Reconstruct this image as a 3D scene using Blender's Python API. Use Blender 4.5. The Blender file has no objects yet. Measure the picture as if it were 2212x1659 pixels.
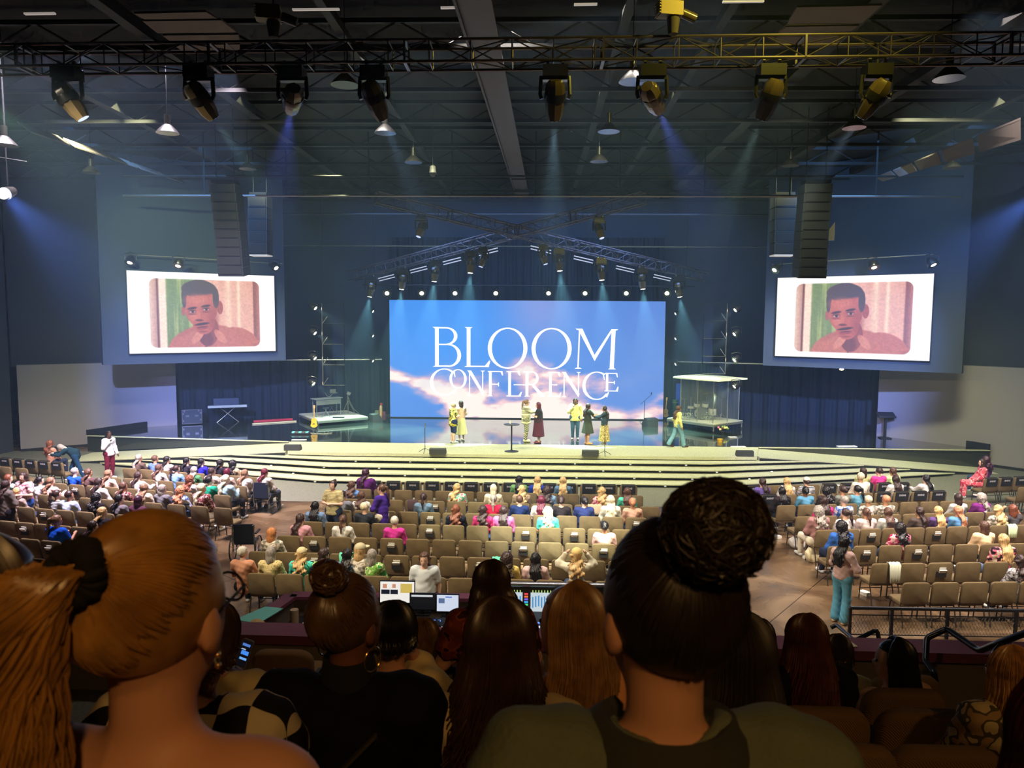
import bpy, math, random
import numpy as np
from mathutils import Vector, Matrix
random.seed(7); np.random.seed(7)
S = bpy.context.scene
COL = S.collection
# ------------------------------------------------------------------ camera
F, CX, CY, H = 1600., 1106., 829.5, 5.8
PITCH, YAW, ROLL = math.radians(-4.98), math.radians(1.7), math.radians(0.35)
_fw = np.array([-math.sin(YAW)*math.cos(PITCH), math.cos(YAW)*math.cos(PITCH), math.sin(PITCH)])
_rt = np.array([math.cos(YAW), math.sin(YAW), 0.]); _up = np.cross(_rt, _fw)
_R = _rt*math.cos(ROLL)+_up*math.sin(ROLL); _U = -_rt*math.sin(ROLL)+_up*math.cos(ROLL)
_C = np.array([0, 0, H])
def onz(px, py, z=0.):
    "point of the photo on the horizontal plane z"
    d = _fw+_R*(px-CX)/F-_U*(py-CY)/F
    return _C+d*((z-H)/d[2])
def aty(px, py, y):
    "point of the photo at distance y into the hall"
    d = _fw+_R*(px-CX)/F-_U*(py-CY)/F
    return _C+d*(y/d[1])
cd = bpy.data.cameras.new('camera'); cam = bpy.data.objects.new('camera', cd); COL.objects.link(cam)
m = Matrix(((_R[0], _U[0], -_fw[0], 0), (_R[1], _U[1], -_fw[1], 0), (_R[2], _U[2], -_fw[2], H), (0, 0, 0, 1)))
cam.matrix_world = m
cd.sensor_width = 36; cd.lens = F/2212*36; cd.clip_start = .05; cd.clip_end = 200
cd.dof.use_dof = True; cd.dof.focus_distance = 20; cd.dof.aperture_fstop = 7.5
S.camera = cam
# ------------------------------------------------------------------ world, exposure
w = bpy.data.worlds.new('hall_dark'); S.world = w; w.use_nodes = True
w.node_tree.nodes['Background'].inputs[0].default_value = (.010, .011, .014, 1)
w.node_tree.nodes['Background'].inputs[1].default_value = .5
S.view_settings.view_transform = 'Standard'; S.view_settings.look = 'None'
S.view_settings.exposure = 0; S.view_settings.gamma = 1; S.view_settings.use_curve_mapping = False
cy = S.cycles
cy.use_denoising = True; cy.use_adaptive_sampling = True; cy.adaptive_threshold = .03; cy.adaptive_min_samples = 12
cy.max_bounces = 6; cy.diffuse_bounces = 2; cy.glossy_bounces = 3; cy.transmission_bounces = 4; cy.volume_bounces = 0; cy.transparent_max_bounces = 8
cy.sample_clamp_indirect = 4; cy.sample_clamp_direct = 0; cy.caustics_reflective = False; cy.caustics_refractive = False
# ------------------------------------------------------------------ lights of the hall
def aim(o, a, b):
    o.location = a; o.rotation_euler = (Vector(b)-Vector(a)).to_track_quat('-Z', 'Y').to_euler()
def spot(name, a, b, power, col, deg=30, blend=.5, size=.12):
    l = bpy.data.lights.new(name, 'SPOT'); l.energy = power; l.color = col; l.spot_size = math.radians(deg); l.spot_blend = blend; l.shadow_soft_size = size
    o = bpy.data.objects.new(name, l); COL.objects.link(o); aim(o, a, b); return o
def area(name, a, b, power, col, sx, sy):
    l = bpy.data.lights.new(name, 'AREA'); l.energy = power; l.color = col; l.shape = 'RECTANGLE'; l.size = sx; l.size_y = sy
    o = bpy.data.objects.new(name, l); COL.objects.link(o); aim(o, a, b); return o
WARM = (1, .86, .62); STG = (.96, 1, .58); COOL = (.32, .5, 1.)
def fill_area(name, a, b, power, col, sx, sy, spread):
    o = area(name, a, b, power, col, sx, sy); o.data.spread = math.radians(spread); return o
# soft area lights added under the roof to wash stage and seats, no fixtures
fill_area('stage_wash_bank', (-5.5, 20.8, 11.9), (-4.5, 29.3, .7), 540, STG, 7, .5, 75)
fill_area('stage_wash_bank', (4.5, 20.8, 11.9), (3.5, 29.3, .7), 540, STG, 7, .5, 75)
fill_area('stage_upstage_bank', (-10.5, 27.5, 11.2), (-9.5, 34, .7), 330, STG, 7, .4, 60)
fill_area('stage_upstage_bank', (9, 27.5, 11.2), (9, 34, .7), 330, STG, 7, .4, 60)
fill_area('stage_wing_bank', (-13, 21.6, 11.9), (-14.5, 29.5, .5), 420, STG, 3, .5, 70)
fill_area('stage_wing_bank', (12, 21.6, 11.9), (13.5, 29.5, .5), 380, STG, 3, .5, 70)
spot('seat_profile_light', (-8.5, 9.2, 9.6), (1, 18, .5), 5200, WARM, 62, .6)
spot('seat_profile_light', (8.5, 9.2, 9.6), (11, 17, .5), 5200, (1, .88, .72), 60, .7)
fill_area('seat_bank', (-1, 16.4, 11.9), (0, 18.5, .5), 800, (1, .93, .84), 10, .6, 90)
fill_area('seat_bank', (-10.2, 17.6, 11.9), (-12.5, 22, .5), 1900, (.98, .86, 1.), 6, .6, 80)
fill_area('seat_bank', (12, 16.2, 11.9), (11.5, 18.5, .5), 1000, (1, .90, .86), 7, .6, 85)
fill_area('booth_bank', (0, 8.6, 9.2), (0, 9.6, 1.9), 60, (1, .9, .84), 6, .5, 80)  # area light added over the booth to brighten its desk and maroon caps
# the warm work light over the balcony seats
spot('balcony_light', (.7, -1.7, 7.7), (-.35, 1.2, 5.1), 112, (1, .54, .17), 60, .9, .10)
spot('balcony_light', (-.5, -1.6, 8.4), (.6, 2.8, 4.3), 42, (1, .52, .16), 70, .9, .2)
spot('balcony_light', (4.5, -1.0, 8.6), (3.2, 4.5, 3.), 150, (1, .58, .20), 80, .8, .25)
# blue area lights added to colour the haze and walls, no lamps there
area('stage_wash_light', (-.5, 33, 10.6), (-.5, 36, 5), 1250, (.22, .42, 1.), 16, 3)
area('stage_wash_light', (-13, 26, 11), (-17, 33, 5), 380, (.16, .40, .9), 6, 6)
area('stage_wash_light', (12, 26, 11), (17, 33, 5), 380, (.16, .40, .9), 6, 6)
def beam(px, py, y, tx, ty, tyy, power, col, deg):
    a = aty(px, py, y); return spot('side_beam_light', tuple(a), tuple(aty(tx, ty, tyy)), power, col, deg, .9)
beam(14, 424, 17.2, 380, 760, 29, 30000, (.20, .33, 1.), 38)
beam(2236, 425, 17.2, 1850, 740, 29, 30000, (.20, .33, 1.), 34)
beam(-25, 225, 14.2, 320, 520, 27, 12000, (.62, .85, .38), 26)
# ------------------------------------------------------------------ materials
def lin(c):
    return tuple((x/12.92 if x <= .04045 else ((x+.055)/1.055)**2.4) for x in c)
def rgb(r, g, b): return lin((r/255., g/255., b/255.))
MATS = {}
def mat(name, col=(.5, .5, .5), rough=.6, metal=0., emit=None, es=1., spec=.5, objcol=False, bump=None, coat=0., var=None, alpha=None, trans=0.):
    if name in MATS: return MATS[name]
    M = bpy.data.materials.new(name); M.use_nodes = True; nt = M.node_tree; b = nt.nodes['Principled BSDF']
    b.inputs['Base Color'].default_value = (*col[:3], 1); b.inputs['Roughness'].default_value = rough; b.inputs['Metallic'].default_value = metal
    b.inputs['Specular IOR Level'].default_value = spec
    if coat: b.inputs['Coat Weight'].default_value = coat
    if trans: b.inputs['Transmission Weight'].default_value = trans
    src = None
    if objcol:
        oi = nt.nodes.new('ShaderNodeObjectInfo'); src = oi.outputs['Color']
    if var:   # (scale xyz, contrast) streaky or blotchy value variation belonging to the surface
        tc = nt.nodes.new('ShaderNodeTexCoord'); mp = nt.nodes.new('ShaderNodeMapping'); mp.inputs['Scale'].default_value = var[0]
        n = nt.nodes.new('ShaderNodeTexNoise'); n.inputs['Scale'].default_value = 1; n.inputs['Detail'].default_value = 4
        nt.links.new(tc.outputs['Object'], mp.inputs[0]); nt.links.new(mp.outputs[0], n.inputs['Vector'])
        mr = nt.nodes.new('ShaderNodeMapRange'); mr.inputs[1].default_value = .3; mr.inputs[2].default_value = .7; mr.inputs[3].default_value = 1-var[1]; mr.inputs[4].default_value = 1+var[1]
        nt.links.new(n.outputs['Fac'], mr.inputs[0])
        vm = nt.nodes.new('ShaderNodeVectorMath'); vm.operation = 'SCALE'
        if src: nt.links.new(src, vm.inputs[0])
        else: vm.inputs[0].default_value = col[:3]
        nt.links.new(mr.outputs[0], vm.inputs['Scale']); src = vm.outputs[0]
    if src: nt.links.new(src, b.inputs['Base Color'])
    if emit is not None:
        b.inputs['Emission Color'].default_value = (*emit[:3], 1); b.inputs['Emission Strength'].default_value = es
    if alpha is not None: b.inputs['Alpha'].default_value = alpha
    if bump:
        tc = nt.nodes.new('ShaderNodeTexCoord'); n = nt.nodes.new('ShaderNodeTexNoise'); n.inputs['Scale'].default_value = bump[0]
        bp = nt.nodes.new('ShaderNodeBump'); bp.inputs['Strength'].default_value = bump[1]; bp.inputs['Distance'].default_value = .01
        nt.links.new(tc.outputs['Object'], n.inputs['Vector']); nt.links.new(n.outputs['Fac'], bp.inputs['Height']); nt.links.new(bp.outputs[0], b.inputs['Normal'])
    MATS[name] = M; return M
def pattern(name, kind, cols, scale=20., rough=.85):
    "printed or woven cloth: kind floral / stripes / spots / checks"
    if name in MATS: return MATS[name]
    M = bpy.data.materials.new(name); M.use_nodes = True; nt = M.node_tree; b = nt.nodes['Principled BSDF']; b.inputs['Roughness'].default_value = rough
    b.inputs['Specular IOR Level'].default_value = .2
    tc = nt.nodes.new('ShaderNodeTexCoord'); cr = nt.nodes.new('ShaderNodeValToRGB'); cr.color_ramp.interpolation = 'CONSTANT'
    el = cr.color_ramp.elements
    if kind == 'stripes':
        t = nt.nodes.new('ShaderNodeTexWave'); t.bands_direction = 'Z'; t.inputs['Scale'].default_value = scale; t.inputs['Distortion'].default_value = .4; out = t.outputs['Fac']; st = [0, .5, .75]
    elif kind == 'checks':
        t = nt.nodes.new('ShaderNodeTexChecker'); t.inputs['Scale'].default_value = scale; out = t.outputs['Fac']; st = [0, .5, .9]
    elif kind == 'spots':
        t = nt.nodes.new('ShaderNodeTexVoronoi'); t.inputs['Scale'].default_value = scale; out = t.outputs['Distance']; st = [0, .3, .5]
    else:
        t = nt.nodes.new('ShaderNodeTexNoise'); t.inputs['Scale'].default_value = scale; t.inputs['Detail'].default_value = 1; out = t.outputs['Fac']; st = [0, .47, .56, .62]
    nt.links.new(tc.outputs['Object'], t.inputs['Vector']); nt.links.new(out, cr.inputs[0]); nt.links.new(cr.outputs[0], b.inputs['Base Color'])
    for i, c in enumerate(cols):
        e = el[i] if i < 2 else el.new(st[i])
        e.position = st[i]; e.color = (*c, 1)
    MATS[name] = M; return M
# ------------------------------------------------------------------ mesh building
class MB:
    def __init__(s): s.v = []; s.f = []; s.n = 0
    def add(s, v, f):
        s.v.append(np.asarray(v, float)); s.f += [tuple(i+s.n for i in q) for q in f]; s.n += len(v); return s
    def box(s, c, size, rz=0., R=None):
        x, y, z = [a/2. for a in size]
        v = np.array([(i*x, j*y, k*z) for k in (-1, 1) for j in (-1, 1) for i in (-1, 1)])
        if R is not None: v = v@np.array(R).T
        elif rz: c_, s_ = math.cos(rz), math.sin(rz); v = v@np.array([[c_, -s_, 0], [s_, c_, 0], [0, 0, 1]]).T
        return s.add(v+np.array(c), [(0, 2, 3, 1), (4, 5, 7, 6), (0, 1, 5, 4), (2, 6, 7, 3), (0, 4, 6, 2), (1, 3, 7, 5)])
    def bar(s, a, b, w, h):
        "rectangular bar from a to b"
        a = np.array(a, float); b = np.array(b, float); d = b-a; L = np.linalg.norm(d); d = d/L
        u = np.cross(d, (0, 0, 1)); 
        if np.linalg.norm(u) < 1e-4: u = np.array([1., 0, 0])
        u /= np.linalg.norm(u); t = np.cross(u, d)
        v = [p+u*i*w/2+t*j*h/2 for p in (a, b) for j in (-1, 1) for i in (-1, 1)]
        return s.add(v, [(0, 2, 3, 1), (4, 5, 7, 6), (0, 1, 5, 4), (2, 6, 7, 3), (0, 4, 6, 2), (1, 3, 7, 5)])
    def tube(s, pts, r, n=8, cap=True):
        pts = [np.array(p, float) for p in pts]; k = len(pts); r = [r]*k if np.isscalar(r) else r
        vs = []; prev = None
        for i, p in enumerate(pts):
            d = pts[min(i+1, k-1)]-pts[max(i-1, 0)]; L = np.linalg.norm(d); d = d/L if L > 1e-9 else np.array([0, 0, 1.])
            if prev is None:
                u = np.cross(d, (0, 0, 1.)) if abs(d[2]) < .9 else np.cross(d, (1., 0, 0))
            else: u = prev-d*(prev@d)
            u = u/np.linalg.norm(u); prev = u; t = np.cross(d, u)
            for j in range(n):
                a = 2*math.pi*j/n; vs.append(p+(u*math.cos(a)+t*math.sin(a))*r[i])
        fs = [(i*n+j, i*n+(j+1) % n, (i+1)*n+(j+1) % n, (i+1)*n+j) for i in range(k-1) for j in range(n)]
        if cap: fs += [tuple(range(n-1, -1, -1)), tuple((k-1)*n+j for j in range(n))]
        return s.add(vs, fs)
    def cyl(s, a, b, r, r2=None, n=12): return s.tube([a, b], [r, r if r2 is None else r2], n)
    def lathe(s, prof, c=(0, 0, 0), n=16, R=None):
        vs = [];
        for r, z in prof:
            for j in range(n): a = 2*math.pi*j/n; vs.append((r*math.cos(a), r*math.sin(a), z))
        vs = np.array(vs)
        if R is not None: vs = vs@np.array(R).T
        k = len(prof)
        fs = [(i*n+j, i*n+(j+1) % n, (i+1)*n+(j+1) % n, (i+1)*n+j) for i in range(k-1) for j in range(n)]
        if prof[0][0] > 1e-6: fs.append(tuple(range(n-1, -1, -1)))
        if prof[-1][0] > 1e-6: fs.append(tuple((k-1)*n+j for j in range(n)))
        return s.add(vs+np.array(c), fs)
    def prism(s, poly, z0, z1):
        n = len(poly); z0 = [z0]*n if np.isscalar(z0) else z0; z1 = [z1]*n if np.isscalar(z1) else z1
        v = [(p[0], p[1], z) for p, z in zip(poly, z0)]+[(p[0], p[1], z) for p, z in zip(poly, z1)]
        return s.add(v, [tuple(range(n-1, -1, -1)), tuple(range(n, 2*n))]+[(i, (i+1) % n, n+(i+1) % n, n+i) for i in range(n)])
    def ball(s, c, r, nu=12, nv=8, R=None):
        r = (r, r, r) if np.isscalar(r) else r
        v = []
        for i in range(nv+1):
            t = math.pi*i/nv
            for j in range(nu): a = 2*math.pi*j/nu; v.append((math.sin(t)*math.cos(a)*r[0], math.sin(t)*math.sin(a)*r[1], math.cos(t)*r[2]))
        v = np.array(v)
        if R is not None: v = v@np.array(R).T
        return s.add(v+np.array(c), [(i*nu+j, (i+1)*nu+j, (i+1)*nu+(j+1) % nu, i*nu+(j+1) % nu) for i in range(nv) for j in range(nu)])
    def mesh(s, name, m=None, smooth=False, ang=40):
        me = bpy.data.meshes.new(name); V = np.concatenate(s.v) if s.v else np.zeros((0, 3))
        me.from_pydata(V.tolist(), [], s.f); me.validate(); 
        if m: me.materials.append(m)
        if smooth:
            me.polygons.foreach_set('use_smooth', [True]*len(me.polygons))
            try: me.set_sharp_from_angle(angle=math.radians(ang))
            except Exception: pass
        me.update(); return me
    def build(s, name, m=None, parent=None, smooth=False, ang=40, loc=None, rz=0.):
        return put(name, s.mesh(name, m, smooth, ang), parent, loc, rz)
def put(name, me, parent=None, loc=None, rz=0., col=None):
    o = bpy.data.objects.new(name, me); COL.objects.link(o)
    if parent is not None: o.parent = parent
    if loc is not None: o.location = loc
    if rz: o.rotation_euler = (0, 0, rz)
    if col is not None: o.color = (*col[:3], 1)
    return o
def tag(o, label=None, cat=None, group=None, kind=None):
    if label: o['label'] = label
    if cat: o['category'] = cat
    if group: o['group'] = group
    if kind: o['kind'] = kind
    return o
def empty(name, loc=(0, 0, 0), rz=0., label=None, cat=None, group=None):
    o = bpy.data.objects.new(name, None); COL.objects.link(o); o.location = loc; o.rotation_euler = (0, 0, rz); o.empty_display_size = .1
    return tag(o, label, cat, group)
def structure(o): o['kind'] = 'structure'; return o
def rotm(ax, a): return np.array(Matrix.Rotation(a, 3, ax))
# ------------------------------------------------------------------ smooth blended solids (distance field + surface nets)
def nets(fn, lo, hi, h):
    lo = np.array(lo, float); n = np.ceil((np.array(hi)-lo)/h).astype(int)+1
    ax = [lo[i]+np.arange(n[i])*h for i in range(3)]
    X, Y, Z = np.meshgrid(*ax, indexing='ij'); D = fn(X, Y, Z).astype(float)
    sg = D < 0
    c = np.zeros(tuple(n-1), int); off = [(i, j, k) for i in (0, 1) for j in (0, 1) for k in (0, 1)]
    def sh(A, o): return A[o[0]:o[0]+n[0]-1, o[1]:o[1]+n[1]-1, o[2]:o[2]+n[2]-1]
    for o in off: c += sh(sg, o)
    act = (c > 0) & (c < 8); idx = -np.ones(act.shape, int); idx[act] = np.arange(act.sum())
    P = np.zeros((act.sum(), 3)); W = np.zeros(act.sum())
    for a in off:
        for d in range(3):
            if a[d]: continue
            b = list(a); b[d] = 1; b = tuple(b)
            da = sh(D, a)[act]; db = sh(D, b)[act]; cr = (da < 0) != (db < 0)
            t = np.where(cr, da/np.where(cr, da-db, 1), 0)
            q = np.zeros((len(t), 3)); q[:] = a; q[:, d] += t
            P += q*cr[:, None]; W += cr
    P /= W[:, None]; base = np.argwhere(act); P = lo+(base+P)*h
    F_ = []
    for d in range(3):
        e = [0, 0, 0]; e[d] = 1
        A = sg; B = np.roll(sg, -1, d); m = A != B
        sl = [slice(1, n[i]-1) for i in range(3)]; sl[d] = slice(0, n[d]-1)
        pts = np.argwhere(m[tuple(sl)]); pts += np.array([0 if i == d else 1 for i in range(3)])
        u, v = [(1, 2), (2, 0), (0, 1)][d]
        def g(du, dv):
            q = pts.copy(); q[:, u] -= du; q[:, v] -= dv; return idx[q[:, 0], q[:, 1], q[:, 2]]
        a, b, c_, d_ = g(1, 1), g(0, 1), g(0, 0), g(1, 0)
        fl = A[pts[:, 0], pts[:, 1], pts[:, 2]]
        quad = np.where(fl[:, None], np.stack([a, b, c_, d_], 1), np.stack([d_, c_, b, a], 1))
        F_.append(quad[(quad >= 0).all(1)])
    return P, np.concatenate(F_)
def fmesh(name, fn, lo, hi, h, m=None):
    P, Q = nets(fn, lo, hi, h)
    me = bpy.data.meshes.new(name); me.vertices.add(len(P)); me.vertices.foreach_set('co', P.ravel())
    me.loops.add(len(Q)*4); me.loops.foreach_set('vertex_index', Q.ravel()); me.polygons.add(len(Q)); me.polygons.foreach_set('loop_start', np.arange(len(Q))*4)
    me.polygons.foreach_set('use_smooth', [True]*len(Q)); me.update(); me.validate()
    if m: me.materials.append(m)
    return me
def cap_(X, Y, Z, a, b, ra, rb=None):
    rb = ra if rb is None else rb; a = np.array(a, float); b = np.array(b, float); d = b-a; L = max(d@d, 1e-12)
    t = np.clip(((X-a[0])*d[0]+(Y-a[1])*d[1]+(Z-a[2])*d[2])/L, 0, 1)
    return np.sqrt((X-a[0]-t*d[0])**2+(Y-a[1]-t*d[1])**2+(Z-a[2]-t*d[2])**2)-(ra+(rb-ra)*t)
def ell(X, Y, Z, c, r, R=None):
    x, y, z = X-c[0], Y-c[1], Z-c[2]
    if R is not None:
        R = np.array(R); x, y, z = (R[0, 0]*x+R[1, 0]*y+R[2, 0]*z, R[0, 1]*x+R[1, 1]*y+R[2, 1]*z, R[0, 2]*x+R[1, 2]*y+R[2, 2]*z)
    k = np.sqrt((x/r[0])**2+(y/r[1])**2+(z/r[2])**2); g = np.sqrt((x/r[0]**2)**2+(y/r[1]**2)**2+(z/r[2]**2)**2)+1e-9
    return k*(k-1)/g
def su(a, b, k=.03):
    h = np.clip(.5+.5*(b-a)/k, 0, 1); return b+(a-b)*h-k*h*(1-h)
def sus(L, k=.03):
    d = L[0]
    for e in L[1:]: d = su(d, e, k)
    return d
# ------------------------------------------------------------------ people: one blended body each, clothes and hair as parts
M_SKIN = mat('skin', objcol=True, rough=.55, spec=.35); M_CLOTH = mat('cloth', objcol=True, rough=.9, spec=.15, bump=(120, .3)); M_HAIR = mat('hair', objcol=True, rough=.42, spec=.5, var=((60, 60, 5), .35))
M_SHOE = mat('shoe', objcol=True, rough=.6); M_EYE = mat('eye_dark', rgb(30, 20, 18), .3)
def skeleton(pose, arms):
    J = {}
    if pose == 'sit':
        J['pel'] = (0, .10, .50); J['chest'] = (0, .045, .86); J['neck'] = (0, .06, 1.045); J['head'] = (0, .085, 1.19)
        for s, n in ((-1, 'l'), (1, 'r')):
            J['hip'+n] = (s*.10, .12, .50); J['knee'+n] = (s*.13, .56, .50); J['ank'+n] = (s*.13, .58, .09); J['toe'+n] = (s*.15, .74, .04); J['sho'+n] = (s*.175, .045, .98)
    else:
        J['pel'] = (0, 0, .92); J['chest'] = (0, -.01, 1.25); J['neck'] = (0, 0, 1.43); J['head'] = (0, .03, 1.565)
        for s, n in ((-1, 'l'), (1, 'r')):
            sp = .10 if pose == 'stand' else .09; f = 0 if pose == 'stand' else s*.26
            J['hip'+n] = (s*.095, 0, .90); J['knee'+n] = (s*sp, .02+f*.55, .49); J['ank'+n] = (s*sp, -.03+f-(.05 if pose == 'walk' and s < 0 else 0), .09+(.05 if pose == 'walk' and s < 0 else 0)); J['toe'+n] = (s*(sp+.03), .12+f, .035); J['sho'+n] = (s*.175, -.01, 1.37)
        if pose == 'bend':
            a = math.radians(62)
            for k in ('chest', 'neck', 'head', 'shol', 'shor'):
                x, y, z = J[k]; y2, z2 = y, z-.92; J[k] = (x, y2*math.cos(a)+z2*math.sin(a)-.12, .92+z2*math.cos(a)-y2*math.sin(a))
    for s, n in ((-1, 'l'), (1, 'r')):
        S_ = np.array(J['sho'+n]); t = arms
        if t == 'lap': e = S_+(s*.06, .10, -.27); h = S_+(s*-.04, .30, -.38)
        elif t == 'side': e = S_+(s*.07, -.03, -.28); h = S_+(s*.08, .05, -.53)
        elif t == 'fold': e = S_+(s*.09, .07, -.26); h = S_+(-s*.12, .22, -.24)
        elif t == 'phone': e = S_+(s*.06, .12, -.24); h = S_+(-s*.05, .36, -.14)
        elif t == 'up': e = S_+(s*.14, .14, .02); h = S_+(s*.00, .12, .22)
        elif t == 'mic': (e, h) = (S_+(s*.08, .08, -.25), S_+(-s*.10, .20, -.02)) if s > 0 else (S_+(s*.07, -.03, -.28), S_+(s*.08, .10, -.52))
        elif t == 'chin': (e, h) = (S_+(.10, .17, -.20), S_+(-.10, .10, .09)) if s > 0 else (S_+(-.06, .10, -.27), S_+(.04, .30, -.38))
        elif t == 'reach': e = S_+(s*.06, .20, -.16); h = S_+(-s*.02, .46, -.14)
        elif t == 'down': e = S_+(s*.03, .05, -.28); h = S_+(s*-.02, .18, -.50)
        J['elb'+n] = tuple(e); J['han'+n] = tuple(h)
    return J
def head_df(X, Y, Z, c, yaw=0., tilt=0.):
    Rm = rotm('Z', yaw)@rotm('X', -tilt); T = lambda p: np.array(c)+Rm@np.array(p)
    d = sus([ell(X, Y, Z, T((0, -.012, .025)), (.076, .095, .092), Rm), ell(X, Y, Z, T((0, .022, -.035)), (.058, .066, .082), Rm)], .03)
    d = su(d, ell(X, Y, Z, T((0, .088, -.022)), (.012, .018, .022), Rm), .012)     # nose
    d = su(d, ell(X, Y, Z, T((0, .072, -.066)), (.024, .012, .010), Rm), .012)     # lips
    for s in (-1, 1):
        d = -su(-d, ell(X, Y, Z, T((s*.03, .087, .006)), (.019, .012, .012), Rm), .012)
        d = su(d, ell(X, Y, Z, T((s*.080, -.006, -.012)), (.010, .018, .030), Rm), .006)
    return d
def hand_df(X, Y, Z, a, b, sd):
    a = np.array(a); b = np.array(b); d = (b-a)/max(np.linalg.norm(b-a), 1e-6); u = np.cross(d, (0, 0, 1.)); u /= max(np.linalg.norm(u), 1e-6)
    L = [cap_(X, Y, Z, b, b+d*.05, .028, .030)]
    for i, o in enumerate((-.027, -.009, .009, .027)): L.append(cap_(X, Y, Z, b+d*.06+u*o, b+d*(.115-.008*abs(i-1.3))+u*o*1.15+np.array([0, 0, -.018]), .011, .009))
    L.append(cap_(X, Y, Z, b+d*.01-u*.03*sd, b+d*.06-u*.055*sd, .012, .010)); return sus(L, .008)
def body_df(J, fat=1., yaw=0., tilt=0.):
    def f(X, Y, Z):
        p, c, n, h = (np.array(J[k]) for k in ('pel', 'chest', 'neck', 'head'))
        L = [cap_(X, Y, Z, p, (p+c)/2, .115*fat, .105*fat), cap_(X, Y, Z, (p+c)/2, c, .105*fat, .11*fat), cap_(X, Y, Z, np.array(J['shol'])*.62+n*.38-(0, 0, .035), np.array(J['shor'])*.62+n*.38-(0, 0, .035), .07)]
        for s in 'lr':
            L += [cap_(X, Y, Z, J['hip'+s], J['knee'+s], .088*fat, .056), cap_(X, Y, Z, J['sho'+s], J['elb'+s], .050*fat, .037)]
        d = sus(L, .06); M2 = []
        for s in 'lr':
            kn, an = np.array(J['knee'+s]), np.array(J['ank'+s]); M2 += [cap_(X, Y, Z, kn, kn*.6+an*.4+(0, -.015, 0), .054, .055), cap_(X, Y, Z, kn*.6+an*.4+(0, -.015, 0), an, .055, .033), cap_(X, Y, Z, an-(0, .02, .04), J['toe'+s], .036, .026), cap_(X, Y, Z, J['elb'+s], J['han'+s], .037, .024)]
        d = su(d, sus(M2, .03), .03)
        d = su(d, cap_(X, Y, Z, n-(0, 0, .06), h-(0, .02, .04), .052, .05), .035); d = su(d, head_df(X, Y, Z, h, yaw, tilt), .02)
        for s, k in ((-1, 'l'), (1, 'r')): d = su(d, hand_df(X, Y, Z, J['elb'+k], J['han'+k], s), .015)
        return d
    return f
def top_df(J, fat=1., sleeve=1., length=0., loose=.018):
    def f(X, Y, Z):
        p, c, n = (np.array(J[k]) for k in ('pel', 'chest', 'neck'))
        L = [cap_(X, Y, Z, p+(0, 0, -.02-length), (p+c)/2, .125*fat+loose, .108*fat+loose), cap_(X, Y, Z, (p+c)/2, c, .108*fat+loose, .112*fat+loose),
             cap_(X, Y, Z, np.array(J['shol'])*.66+n*.34-(0, 0, .035), np.array(J['shor'])*.66+n*.34-(0, 0, .035), .07+loose*.8)]
        for s in 'lr':
            a, b, h = (np.array(J[k+s]) for k in ('sho', 'elb', 'han'))
            if sleeve <= .6: L.append(cap_(X, Y, Z, a, a+(b-a)*.62, .052*fat+loose, .048+loose*1.2))
            else: L += [cap_(X, Y, Z, a, b, .052*fat+loose, .042+loose), cap_(X, Y, Z, b, b+(h-b)*.88, .042+loose, .032+loose)]
        if J['pel'][2] > .7:
            for sx in (-.06, .06): L.append(cap_(X, Y, Z, p+(sx, 0, -.04-length), p+(sx*.7, 0, .12), .105*fat+loose, .10*fat+loose))
        d = sus(L, .065)
        if J['pel'][2] > .7 and c[2] > 1.2: d = np.maximum(d, (p[2]-.10-length)-Z)
        d = d+.004*np.sin(Z*60+Y*40+X*22)+.003*np.sin(X*70-Z*35)
        d = np.maximum(d, -(np.sqrt((X-n[0])**2+(Y-n[1]-.02)**2+(Z-n[2]-.035)**2)-.072))
        return d
    return f
def legs_df(J, fat=1., kind='trousers'):
    def f(X, Y, Z):
        p = np.array(J['pel'])
        L = [cap_(X, Y, Z, np.array(J['hipl']), np.array(J['hipr']), .115*fat, .115*fat)]
        for s in 'lr':
            h, k, a = (np.array(J[q+s]) for q in ('hip', 'knee', 'ank')); e = {'trousers': a, 'wide': a, 'shorts': k+(a-k)*.15}.get(kind, a)
            w = .090 if kind == 'wide' else .060
            L.append(cap_(X, Y, Z, h, k, .100*fat, .076))
            L.append(cap_(X, Y, Z, k, k+(e-k)*.96, .078, w))
        d = sus(L, .03)+.003*np.sin(Z*50+X*30)
        return np.maximum(d, Z-(p[2]+.10))
    return f
def skirt_df(J, z0, r0, r1):
    def f(X, Y, Z):
        p = np.array(J['pel']); t = np.clip((p[2]+.12-Z)/(p[2]+.12-z0), 0, 1); a = np.arctan2(Y-p[1], X-p[0])
        r = r0+(r1-r0)*t+.014*t*np.sin(a*11); d = (np.hypot(X-p[0], (Y-p[1])*1.1)-r)*.9
        return np.maximum(np.maximum(d, Z-(p[2]+.12)), z0-Z)
    return f
def shoes_df(J):
    def f(X, Y, Z):
        L = []
        for s in 'lr':
            a, t = np.array(J['ank'+s]), np.array(J['toe'+s]); L.append(cap_(X, Y, Z, a-(0, .03, .05), t+(0, .02, .005), .044, .036))
        return np.maximum(sus(L, .01), .004-Z)
    return f
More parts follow.
